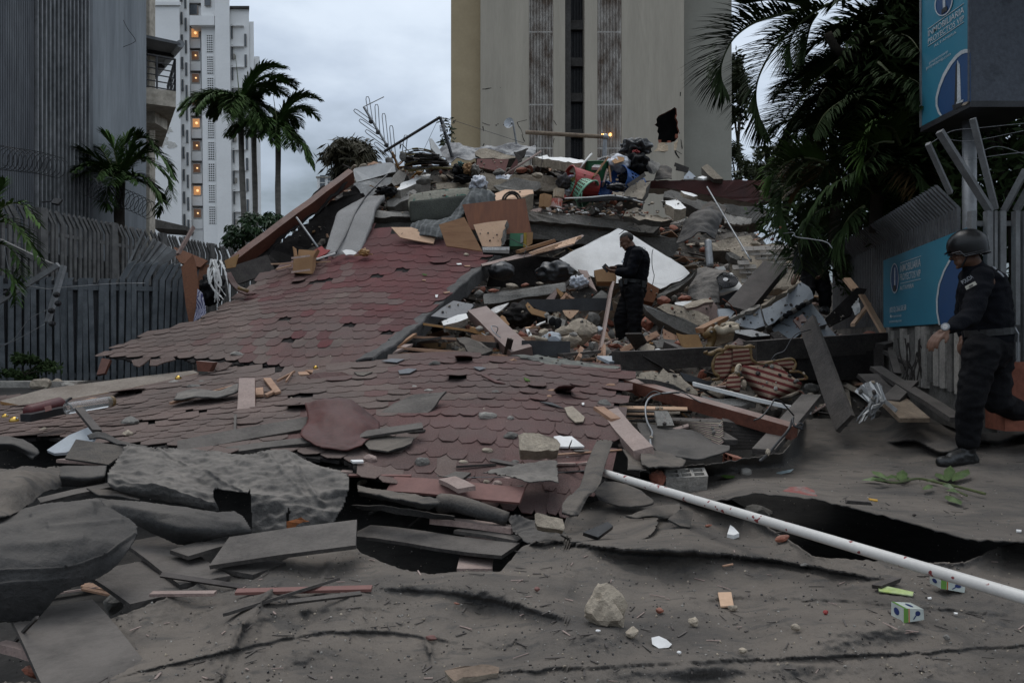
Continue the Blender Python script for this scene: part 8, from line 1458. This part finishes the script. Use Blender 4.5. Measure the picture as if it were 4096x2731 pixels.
for i,(x0,y0,x1,y1,w_)in enumerate(((1230,360,1085,352,.07),(1260,362,1150,305,.06),(1330,370,1340,308,.07),(1250,372,1150,385,.05),(1290,360,1380,335,.06),(1610,370,1540,318,.06),(1615,368,1630,282,.07),(1640,370,1740,315,.085),(1560,370,1480,360,.05),(1520,395,1465,425,.045),(1660,420,1580,400,.05),(1690,445,1600,455,.05),(1600,458,1695,505,.07),(1230,352,1310,340,.05))):
 a,b=on('C3',x0,y0,.03),on('C3',x1,y1,.02+.012*(i%4));d=b-a;s_=d.cross(UP).normalized()*w_/2;m_=a.lerp(b,.5)+UP*.02;mb=MB();mb.add([a,a.lerp(b,.3)+s_*.85,a.lerp(b,.65)+s_,b,a.lerp(b,.65)-s_,a.lerp(b,.3)-s_*.85,m_],[(0,1,6),(1,2,6),(2,3,6),(3,4,6),(4,5,6),(5,0,6)]);mb.build('leaf',pm('branch_leaf',(.085,.125,.04),(.06,.095,.03),4,.45,.1,40,0,.4,rnd=.2),br)
RK('brick_bit','red brick piece in the bottom left corner','brick',m_brick,'C1',218,1492,140,80,2.75)
RK('stone','grey brown stone in the dark gap left of the planks','stone',m_concd,'C1',690,1080,110,130,3.6)
RK('stone','grey flat stone in the bottom left corner','stone',m_concd,'C1',215,1360,70,30,2.95)
rg=random.Random(15)
for i in range(34):
 f,x,y=rg.choice((('C1',rg.uniform(820,2070),rg.uniform(230,380)),('C2',rg.uniform(40,1300),rg.uniform(300,720)),('C2',rg.uniform(0,1500),rg.uniform(180,420)),('C1',rg.uniform(300,2000),rg.uniform(1000,1150))))
 loc,nn=hit(f,x,y);a=rg.uniform(-.5,.5)+(1.2 if i%5==0 else 0);d=Vector((math.cos(a),math.sin(a),rg.gauss(0,.12)))*rg.uniform(.05,.32);mb=MB();mb.bar(loc+UP*.03-d,loc+UP*.03+d,rg.uniform(.012,.05),rg.uniform(.006,.014),rg.gauss(0,.3));mb.build('wood_scrap',(m_woodg,m_wood,m_woodp,m_woodd,m_maroonl)[i%5],None,False,'thin wood splinter scattered between the torn felt and the roof edge','wood scrap','wood splinters along the torn felt')
def crumbs(name,label,n,region,smin,smax,mats,seed,fmt='F'):
 rg=random.Random(seed);mb=MB();vs,fs=ICO[1]
 for _ in range(n):
  x,y=rg.uniform(*region[0]),rg.uniform(*region[1])
  if len(region)>2 and not inpoly(x,y,region[2]):continue
  loc,nn=hit(fmt,x,y)
  if nn.z<.2:continue
  s_=smin+(smax-smin)*rg.random()**3;mb.m=rg.randrange(len(mats));R=Matrix.Rotation(rg.uniform(0,6),3,(rg.random(),rg.random(),rg.random()+.01));mb.add([loc+UP*s_*.25+R@Vector((v.x*s_*rg.uniform(.5,1),v.y*s_*.7,v.z*s_*.45))for v in vs],fs)
 mb.build(name,mats,None,False,label,None,None,'stuff')
crumbs('crumbs','tiny crumbs and grit scattered over the foreground felt',9000,((-50,2400),(960,1568)),(.0008),.008,[m_concd,m_conct,m_woodd,m_black,m_conc,m_felt],3)
crumbs('roof_grit','mortar crumbs scattered over the shingle roofs',1100,((100,1440),(560,1170),R2poly),.004,.024,[m_conct,m_concd,m_conc,m_shingle],4)
crumbs('roof_grit','mortar crumbs scattered over the upper shingle slope',260,((240,1130),(540,850),R1poly),.005,.03,[m_conct,m_concd,m_conc],6)
rg=random.Random(31);mb=MB()
for i in range(420):
 loc,nn=hit('F',rg.uniform(0,2352),rg.uniform(1010,1568))
 if loc.z<-.1:continue
 a=rg.uniform(0,6.28);d=Vector((math.cos(a),math.sin(a),0))*rg.uniform(.006,.035);mb.m=rg.randrange(4);mb.bar(loc+UP*.004-d,loc+UP*.004+d,rg.uniform(.002,.007),.002)
mb.build('splinters',[m_woodd,m_woodp,m_woodg,m_woodd],None,False,'tiny wood slivers littering the foreground felt',None,None,'stuff')
rg=random.Random(5);rb_=MB();vs,fs=ICO[2]
def mound_spot():
 while True:
  x,y=rg.uniform(-4,5.2),rg.uniform(8,17.6)
  if HM(x,y)-H0(x,y)>.12:return x,y
for i in range(4200):
 x,y=mound_spot();z=HM(x,y);s_=.02+.15*rg.random()**4;rb_.m=rg.randrange(5);fn=rockfn(rg.randrange(300),.35)if i%4==0 else None
 R=Matrix.Rotation(rg.uniform(0,6),3,(rg.random(),rg.random(),rg.random()+.01));d_=(rg.uniform(.5,1),rg.uniform(.4,.9),rg.uniform(.3,.7));V_,F_=(vs,fs)if i%3==0 else ICO[1];rb_.add([Vector((x,y,z+s_*.2+.05))+R@Vector((v.x*d_[0],v.y*d_[1],v.z*d_[2]))*s_*(fn(v)if fn else 1)for v in V_],F_)
rb_.build('rubble',[m_concd,m_conct,m_conc,m_brick,m_rubble],None,False,'loose broken masonry covering the mound',None,None,'stuff')
rb_=MB()
for i in range(900):
 x,y=mound_spot();z=HM(x,y)+.06;a=rg.uniform(0,6.28);L_=rg.uniform(.06,.4)*(1 if i%5 else 1.6);d=Vector((math.cos(a),math.sin(a),rg.gauss(0,.3)))*L_;p=Vector((x,y,z));rb_.m=rg.randrange(6);rb_.bar(p-d,p+d,rg.uniform(.02,.09)if i%3 else rg.uniform(.1,.25),rg.uniform(.008,.03),rg.gauss(0,.5))
rb_.build('splinters',[m_woodg,m_woodp,m_woodd,m_wood,m_conct,m_honey],None,False,'splintered wood and board scraps strewn over the mound',None,None,'stuff')
# ------------------------ people
def remesh(mb,voxel,smooth=4,wrinkle=0,wf=9,seed=0):
 me=bpy.data.meshes.new('tmp');me.from_pydata(mb.v,[],mb.f);o=bpy.data.objects.new('tmp',me);COL.objects.link(o)
 r=o.modifiers.new('r','REMESH');r.mode='VOXEL';r.voxel_size=voxel;s=o.modifiers.new('s','SMOOTH');s.iterations=smooth;s.factor=.5
 dg=bpy.context.evaluated_depsgraph_get();out=bpy.data.meshes.new_from_object(o.evaluated_get(dg));bpy.data.objects.remove(o)
 if wrinkle:
  s_=Vector((seed,seed*2,0));co=[(v.co.copy(),v.normal.copy())for v in out.vertices]
  for v,(c,n)in zip(out.vertices,co):
   q=Vector((c.x*wf,c.y*wf,c.z*wf*1.6))+s_;a=noise.noise(q);b=noise.noise(q*2.3+Vector((5,5,5)))
   v.co=c+n*wrinkle*((1-abs(a)*2.2)*.8+b*.5)
 out.polygons.foreach_set('use_smooth',[True]*len(out.polygons));return out
def bone(mb,a,ra,b,rb_,sub=2):
 a,b=Vector(a),Vector(b);d=b-a;k=max(2,int(d.length/(min(ra,rb_)*.7)))
 mb.tube([a,b],[ra,rb_],14);mb.ico(a,ra,sub);mb.ico(b,rb_,sub)
def ob(name,me,mats,parent):
 for m in mats:me.materials.append(m)
 O=orgw(parent)
 for v in me.vertices:v.co-=O
 o=bpy.data.objects.new(name,me);COL.objects.link(o);o.parent=parent;return o
def head(mb,c,f,up,s=1.0):
 """c centre of the skull, f facing, up crown direction"""
 f=Vector(f).normalized();up=Vector(up);up=(up-f*up.dot(f)).normalized();r=f.cross(up);R=Matrix((r,f,up)).transposed()
 e=lambda x,y,z,a,b,d:mb.ico(Vector(c)+R@Vector((x,y,z))*s,(a*s,b*s,d*s),3,R)
 e(0,-.012,.03,.074,.094,.082);e(0,.022,-.03,.060,.070,.070);e(0,.042,-.078,.040,.040,.032);e(0,.0,-.07,.055,.06,.04)
 for x in(-1,1):e(.073*x,-.012,-.012,.010,.018,.032);e(.036*x,.062,-.030,.022,.020,.020);e(.036*x,.052,-.07,.02,.022,.025)
 e(0,.080,.022,.052,.012,.012)
 e(0,.094,-.012,.010,.014,.026);e(0,.104,-.030,.015,.014,.012)
 e(0,.083,-.060,.024,.010,.006);e(0,.081,-.072,.022,.010,.007);e(0,.072,-.100,.020,.016,.014)
 return R
def hand(mb,w,d,palm,s=1.0,curl=.5,thumb=1):
 """wrist point, pointing direction, palm normal"""
 w=Vector(w);d=Vector(d).normalized();palm=Vector(palm);palm=(palm-d*palm.dot(d)).normalized();sd=d.cross(palm)
 bone(mb,w,.026*s,w+d*.04*s,.026*s)
 for k in range(4):
  x=(k-1.5)*.021*s;b0=w+d*.03*s+sd*x*.8;b1=w+d*.088*s+sd*x;bone(mb,b0,.0145*s,b1,.0115*s);L_=(.036,.042,.039,.030)[k]*s;a=curl*(.6+.1*k)
  for j,rr in enumerate((.0095,.0085,.0075)):
   q=(d*math.cos(a)+palm*math.sin(a)).normalized();b2=b1+q*L_*(1,.75,.6)[j];bone(mb,b1,(rr+.001)*s,b2,rr*s,1);b1=b2;a+=curl*.75
 t0=w+d*.03*s+sd*-.026*thumb*s;t1=t0+(d*.7-sd*thumb*.6+palm*.35).normalized()*.04*s;t2=t1+(d*.9-sd*thumb*.15+palm*.4).normalized()*.032*s
 bone(mb,t0,.014*s,t1,.0115*s);bone(mb,t1,.011*s,t2,.009*s,1)
def cap_hair(c,R,s,grow=.006,back=True):
 mb=MB();vs,fs=ICO[4]
 keepv=[]
 out=[]
 for v in vs:
  p=Vector((v.x*(.074+grow),v.y*(.094+grow)-.012,v.z*(.082+grow)+.03));out.append(p)
 ff=[f for f in fs if all((out[i].z>.06+.25*max(0,out[i].y))or(out[i].y<-.02 and out[i].z>-.0-.35*(-out[i].y-.0)*(1 if back else 0))for i in f)]
 mb.add([Vector(c)+R@p*s for p in out],ff);return mb
def person(label,pts,f,D0,faced,head_up,headc,hands,hat=None,extra=None,hs=1.0,rscale=1.0):
 """pts: joint name -> (x, y, D) in the frame"""
 J={k:P(f,*v)for k,v in pts.items()};root=thing('person',label,'person',Vector((J['ankle_a'].x,J['ankle_a'].y,J['ankle_a'].z-.08)));S=rscale
 body=MB();R=head(body,J['head'],faced,head_up,hs);bone(body,J['head']+R@Vector((0,-.02,-.06))*hs,.055*S,J['neck'],.062*S);bone(body,J['neck'],.062*S,J['chest'],.11*S)
 for k in('a','b'):
  bone(body,J['chest'],.1*S,J['shoulder_'+k],.06*S);bone(body,J['shoulder_'+k],.05*S,J['elbow_'+k],.042*S);bone(body,J['elbow_'+k],.042*S,J['wrist_'+k],.027*S);hd=hands[k];hand(body,J['wrist_'+k],hd[0],hd[1],hd[2]if len(hd)>2 else 1,hd[3]if len(hd)>3 else .5,hd[4]if len(hd)>4 else 1)
  bone(body,J['pelvis'],.1*S,J['hip_'+k],.09*S);bone(body,J['hip_'+k],.085*S,J['knee_'+k],.055*S);bone(body,J['knee_'+k],.05*S,J['ankle_'+k],.035*S)
 bone(body,J['chest'],.12*S,J['pelvis'],.11*S);ob('body',remesh(body,.0062,3),[m_skin],root)
 up=MB();mid=J['chest'].lerp(J['pelvis'],.55)
 bone(up,J['neck']-UP*.02,.075*S,J['chest'],.15*S);bone(up,J['chest'],.165*S,mid,.165*S);bone(up,mid,.165*S,J['pelvis'],.155*S)
 ac_=(J['shoulder_b']-J['shoulder_a']);
 for t in(.2,.5,.8):p=J['shoulder_a'].lerp(J['shoulder_b'],t);bone(up,p-UP*.03,.085*S,p.lerp(J['chest'],.8)-UP*.1,.13*S)
 for k in('a','b'):
  bone(up,J['shoulder_'+k],.08*S,J['elbow_'+k],.064*S);e=J['elbow_'+k].lerp(J['wrist_'+k],.88);bone(up,J['elbow_'+k],.066*S,e,.046*S)
 ob('shirt',remesh(up,.011,3,.011,8,3),[m_navy],root)
 lo=MB();bone(lo,J['pelvis']+UP*.02,.155*S,J['pelvis']-UP*.05,.16*S)
 for k in('a','b'):
  bone(lo,J['pelvis'],.14*S,J['hip_'+k],.12*S);bone(lo,J['hip_'+k],.118*S,J['knee_'+k],.088*S);bone(lo,J['knee_'+k],.09*S,J['ankle_'+k].lerp(J['knee_'+k],.22),.072*S)
 ob('trousers',remesh(lo,.011,3,.013,7,8),[m_camo],root)
 for k in('a','b'):
  bt=MB();a,t=J['ankle_'+k],J['toe_'+k];d=(t-a);d.z*=.3;dn=d.normalized();heel=a-dn*.05-UP*.055;bone(bt,a.lerp(J['knee_'+k],.34),.062*S,a,.05*S);bone(bt,a,.05*S,heel,.045*S);bone(bt,heel,.045*S,t,.042*S);bone(bt,a-UP*.01,.05*S,a.lerp(t,.6),.046*S);ob('boot',remesh(bt,.009,3,.003,20),[m_leather],root)
 bl=MB();p=J['pelvis']+UP*.085;ax=(J['chest']-J['pelvis']).normalized();u=ax.cross(Vector((0,1,0))).normalized();v=ax.cross(u);bl.tube([p-ax*.025,p+ax*.025],[.172*S,.172*S],20);ob('belt',bl.mesh('belt',m_leather),[],root)
 return root,J,R,up
pts=dict(head=(446,240,11.6),neck=(505,330,11.6),chest=(560,450,11.62),pelvis=(525,770,11.62),shoulder_a=(560,385,11.42),shoulder_b=(545,385,11.84),elbow_a=(490,600,11.38),elbow_b=(470,580,11.85),wrist_a=(330,590,11.45),wrist_b=(325,545,11.72),hip_a=(530,815,11.5),hip_b=(505,815,11.74),knee_a=(545,1130,11.48),knee_b=(385,1110,11.72),ankle_a=(545,1455,11.5),ankle_b=(400,1440,11.75),toe_a=(455,1505,11.45),toe_b=(300,1490,11.7))
r1,J,R,_=person('police officer in black without a hat looking down at a telephone on the rubble',pts,'E2',11.6,(-.88,-.06,-.46),(-.35,0,.9),None,dict(a=((-1,.1,.15),(0,.35,1),1.0,.5,-1),b=((-1,-.1,-.1),(.2,-.6,-.7),1.0,.5,1)),hs=1.08,rscale=1.17)
mb=cap_hair(J['head'],R,1.05,.008);o=mb.build('hair',m_hair,r1,True)
mb=MB();a,b=P('E2',182,515,11.5),P('E2',245,578,11.5);mb.bar(a,b,.075,.011,0,Vector((0,1,0)));tele=mb.build('telephone',m_dmetal,None,False,'thin dark telephone held in the hands of the standing officer','telephone')
for k,(x,y,w_,h_)in enumerate(((430,700,40,60),(375,720,40,80),(640,730,40,70))):q=FR['E2'][2]/FPX*11.35;mb=MB();mb.box(P('E2',x,y,11.38),(w_/2*q,0,0),(0,.03,0),(0,0,h_/2*q));mb.build('belt_pouch',m_leather,r1)
vest=MB();a=P('E2',600,320,11.5);
PL('shoulder_badge',None,None,m_ltr,'E2',[(385,470),(408,450),(410,475),(392,492)],11.28,None,(-.6,-1,.2),.006,parent=r1)
nb=Vector((.72,-.62,.28)).normalized();p0=P('E2',640,352,11.37);exb=UP.cross(nb).normalized();ezb=nb.cross(exb)
if exb.x<0:exb=-exb
q1=R.to_3x3()if False else None
text(r1,'POLICIA',p0-exb*.10+ezb*.02,exb,ezb,nb,.045,.17,pm('grey_print',(.12,.125,.13),None,5,.8,0),'back_print',0)
pts=dict(head=(572,165,6.0),neck=(615,255,6.02),chest=(685,400,6.05),pelvis=(715,740,6.05),shoulder_a=(672,335,5.86),shoulder_b=(600,330,6.26),elbow_a=(600,575,5.74),elbow_b=(560,560,6.32),wrist_a=(452,655,5.62),wrist_b=(560,690,6.20),hip_a=(665,800,5.95),hip_b=(760,800,6.18),knee_a=(600,1090,5.92),knee_b=(760,1100,6.15),ankle_a=(580,1430,5.98),ankle_b=(980,1210,6.35),toe_a=(420,1487,5.90),toe_b=(1010,1330,6.35))
r2,J,R,_=person('police officer in a black helmet and dark uniform striding at the right edge',pts,'E1',6.0,(-.80,.45,-.18),(-.05,0,1),None,dict(a=((-.85,-.15,-.6),(.55,.3,-.8),1.12,.45,-1),b=((-.4,-.1,-.8),(.8,-.2,-.4),1.0,.6,1)),hs=1.05,rscale=1.06)
hm=MB();vs,fs=ICO[4];out=[]
for v in vs:
 h_=math.hypot(v.x,v.y)or 1;kk=1 if v.z>0 else(1-.1*v.z*v.z)/h_;out.append(Vector((v.x*.118*kk,v.y*.140*kk-.015,v.z*.122+.045)))
ff=[f for f in fs if all(out[i].z>(.0 if out[i].y>.04 else-.045)-.0*out[i].y for i in f)]
hm.add([J['head']+R@p for p in out],ff);hm.build('helmet',m_helmet,r2,True)
mb=MB();rim=[J['head']+R@Vector((.1175*math.cos(a),.139*math.sin(a)-.015,.0 if math.sin(a)>.38 else-.042))for a in[2*math.pi*i/30 for i in range(31)]];mb.tube(rim,.006,5,False);mb.build('helmet_rim',m_black,r2)
mb=MB();mb.add([J['head']+R@Vector((x,y,z))for x,y,z in((-.07,.11,.02),(.07,.11,.02),(.05,.145,.008),(-.05,.145,.008),(-.07,.11,.028),(.07,.11,.028),(.05,.145,.014),(-.05,.145,.014))],[(0,1,2,3),(7,6,5,4),(3,2,6,7),(0,4,5,1),(1,5,6,2),(0,3,7,4)]);mb.build('visor',m_helmet,r2)
mb=MB()
for x in(-.036,.036):mb.tube([J['head']+R@Vector((x+.028*math.cos(a),.103,-.022+.02*math.sin(a)))for a in[2*math.pi*i/14 for i in range(15)]],.0035,5,False);mb.tube([J['head']+R@Vector((x*1.9,.098,-.015)),J['head']+R@Vector((x*2.15,-.01,-.012))],.0035,5)
mb.build('glasses',m_black,r2)
mb=MB();mb.tube([J['head']+R@Vector((.108,.0,-.04)),J['head']+R@Vector((.06,.05,-.105)),J['head']+R@Vector((-.06,.05,-.105)),J['head']+R@Vector((-.108,0,-.04))],.007,5);mb.tube([J['head']+R@Vector((-.112,-.11,-.028)),J['head']+R@Vector((-.118,.0,-.03)),J['head']+R@Vector((-.098,.07,-.01))],.005,5);mb.build('chin_strap',m_black,r2)
w_=J['wrist_a'];dd=(J['elbow_a']-w_).normalized();mb=MB();mb.tube([w_+dd*.018,w_+dd*.045],.040,14);mb.build('watch_strap',m_black,r2,True)
wc=P('E1',440,636,5.55);wn=(CAM-wc).normalized()+Vector((-.1,0,.25));wn.normalize();u=wn.cross(UP).normalized();v=wn.cross(u);mb=MB();k=18
mb.add([wc+(u*math.cos(2*math.pi*i/k)+v*math.sin(2*math.pi*i/k))*r-wn*z for r,z in((.026,0),(.03,.014))for i in range(k)],[tuple(range(k))]+[(i,(i+1)%k,k+(i+1)%k,k+i)for i in range(k)]);o=mb.build('watch',m_metal,r2)
mb=MB();mb.add([wc+wn*.002+(u*math.cos(2*math.pi*i/k)+v*math.sin(2*math.pi*i/k))*.017 for i in range(k)],[tuple(range(k))]);mb.build('watch_face',m_paper,o)
pn=Vector((-.35,-1,.1)).normalized();PL('sleeve_patch',None,None,pm('cream_patch',(.50,.47,.40),None,8,.8,.1),'E1',[(564,385),(628,352),(640,372),(574,407)],5.735,None,pn,.006,parent=r2);PL('patch_emblem',None,None,m_concd,'E1',[(588,382),(612,369),(618,380),(594,392)],5.725,None,pn,.004,parent=r2)
p0,p1,p2=P('E1',552,372,5.75),P('E1',618,332,5.75),P('E1',548,352,5.75);text(r2,'POLICIA',p0,(p1-p0).normalized(),pn.cross((p1-p0).normalized())*(1 if pn.cross((p1-p0).normalized()).z>0 else-1),-pn*-1,.03,(p1-p0).length,pm('patch_print',(.32,.33,.35),None,5,.8,0),'sleeve_lettering',0)
q0=P('E1',735,262,6.0);PL('back_print',None,None,MC['patch_print'],'E1',[(738,258),(752,262),(765,275),(760,280),(745,268)],5.88,None,(.3,-1,.6),.004,parent=r2);PL('back_print',None,None,MC['patch_print'],'E1',[(772,285),(795,300),(812,322),(806,326),(790,308),(770,292)],5.87,None,(.3,-1,.6),.004,parent=r2)
for x,y,w__,h_ in((860,680,60,110),(800,700,50,60)):q=FR['E1'][2]/FPX*5.8;mb=MB();mb.box(P('E1',x,y,5.98),(w__/2*q,0,0),(0,.045,0),(0,0,h_/2*q));mb.build('pouch',m_leather,r2)
mb=MB();mb.tube([P('E1',878,640,5.92),P('E1',900,680,5.9),P('E1',895,850,5.92)],.006,5);mb.build('lanyard',m_metal,r2)
pts=dict(head=(440,90,10.6),neck=(450,190,10.6),chest=(470,300,10.6),pelvis=(520,560,10.6),shoulder_a=(370,270,10.55),shoulder_b=(590,270,10.6),elbow_a=(320,420,10.5),elbow_b=(640,420,10.6),wrist_a=(318,560,10.35),wrist_b=(600,520,10.4),hip_a=(450,600,10.6),hip_b=(570,600,10.6),knee_a=(430,760,10.4),knee_b=(625,760,10.5),ankle_a=(400,930,10.5),ankle_b=(640,950,10.5),toe_a=(350,965,10.35),toe_b=(600,985,10.35))
r3,J,R,_=person('dark uniformed figure half hidden by palm fronds behind the fallen wall',pts,'E4',10.6,(-.3,-.9,-.3),(0,0,1),None,dict(a=((-.5,-.3,-.6),(.4,.3,-.7),1.0,.5,-1),b=((-.3,-.4,-.7),(-.6,0,-.2),1.0,.6,1)),hs=1.0)
mb=cap_hair(J['head'],R,1.0,.012);mb.build('cap',m_blackcloth,r3,True)
k=[(345+24*math.cos(a),345+26*math.sin(a))for a in[2*math.pi*i/12 for i in range(12)]];PL('sleeve_badge',None,None,m_metal,'E4',k,10.40,None,(-.4,-1,0),.006,parent=r3)
# ------------------------ grit lying on everything in the heap, loose wires
bpy.context.view_layer.update();dg=bpy.context.evaluated_depsgraph_get();rg=random.Random(99);mb=MB();vs,fs=ICO[1]
heap=[(590,600),(800,430),(950,345),(1250,340),(1480,360),(1640,410),(1780,440),(1800,560),(1900,700),(2040,800),(2000,960),(1830,1040),(1500,1060),(1420,850),(1100,815),(900,815),(1130,590),(850,530)]
for i in range(7000):
 u,v=rg.uniform(590,2040),rg.uniform(340,1060)
 if not inpoly(u,v,heap):continue
 ok,loc,nrm,ix,o,_=sc.ray_cast(dg,CAM,ray('F',u,v).normalized())
 if not ok or nrm.z<.35 or loc.y>18 or(o.parent and o.parent.name.startswith('person'))or str(o.get('label','')).startswith('big white'):continue
 s_=.005+.03*rg.random()**4;mb.m=rg.choice((0,0,0,1,1,2,3,3,0,1,4));R=Matrix.Rotation(rg.uniform(0,6),3,(rg.random(),rg.random(),rg.random()+.01));mb.add([loc+nrm*s_*.3+R@Vector((q.x*s_*rg.uniform(.5,1),q.y*s_*.7,q.z*s_*.5))for q in vs],fs)
mb.build('grit',[m_concd,m_conct,m_conc,m_woodd,m_brick],None,False,'mortar grit and crumbs lying on everything in the heap',None,None,'stuff')
for i in range(16):
 while True:
  u,v=rg.uniform(700,1900),rg.uniform(400,960)
  if inpoly(u,v,heap):break
 ok,loc,nrm,ix,o,_=sc.ray_cast(dg,CAM,ray('F',u,v).normalized())
 if not ok or loc.y>18:continue
 p=loc+UP*.02-Vector((0,.04,0));q=[p];d=Vector((rg.gauss(0,1),rg.gauss(0,.3),rg.gauss(0,.4)+.2)).normalized()
 for k in range(5):p=p+d*rg.uniform(.06,.16);q.append(p);d=(d+Vector((rg.gauss(0,.5),rg.gauss(0,.2),rg.gauss(0,.5)-.15))).normalized()
 m_=MB();m_.tube(smoothline(q,4),.006,5);m_.build('loose_wire',(m_black,m_metal,m_brick)[i%3],None,True,'bent loose wire poking out of the heap','wire','loose wires in the heap')
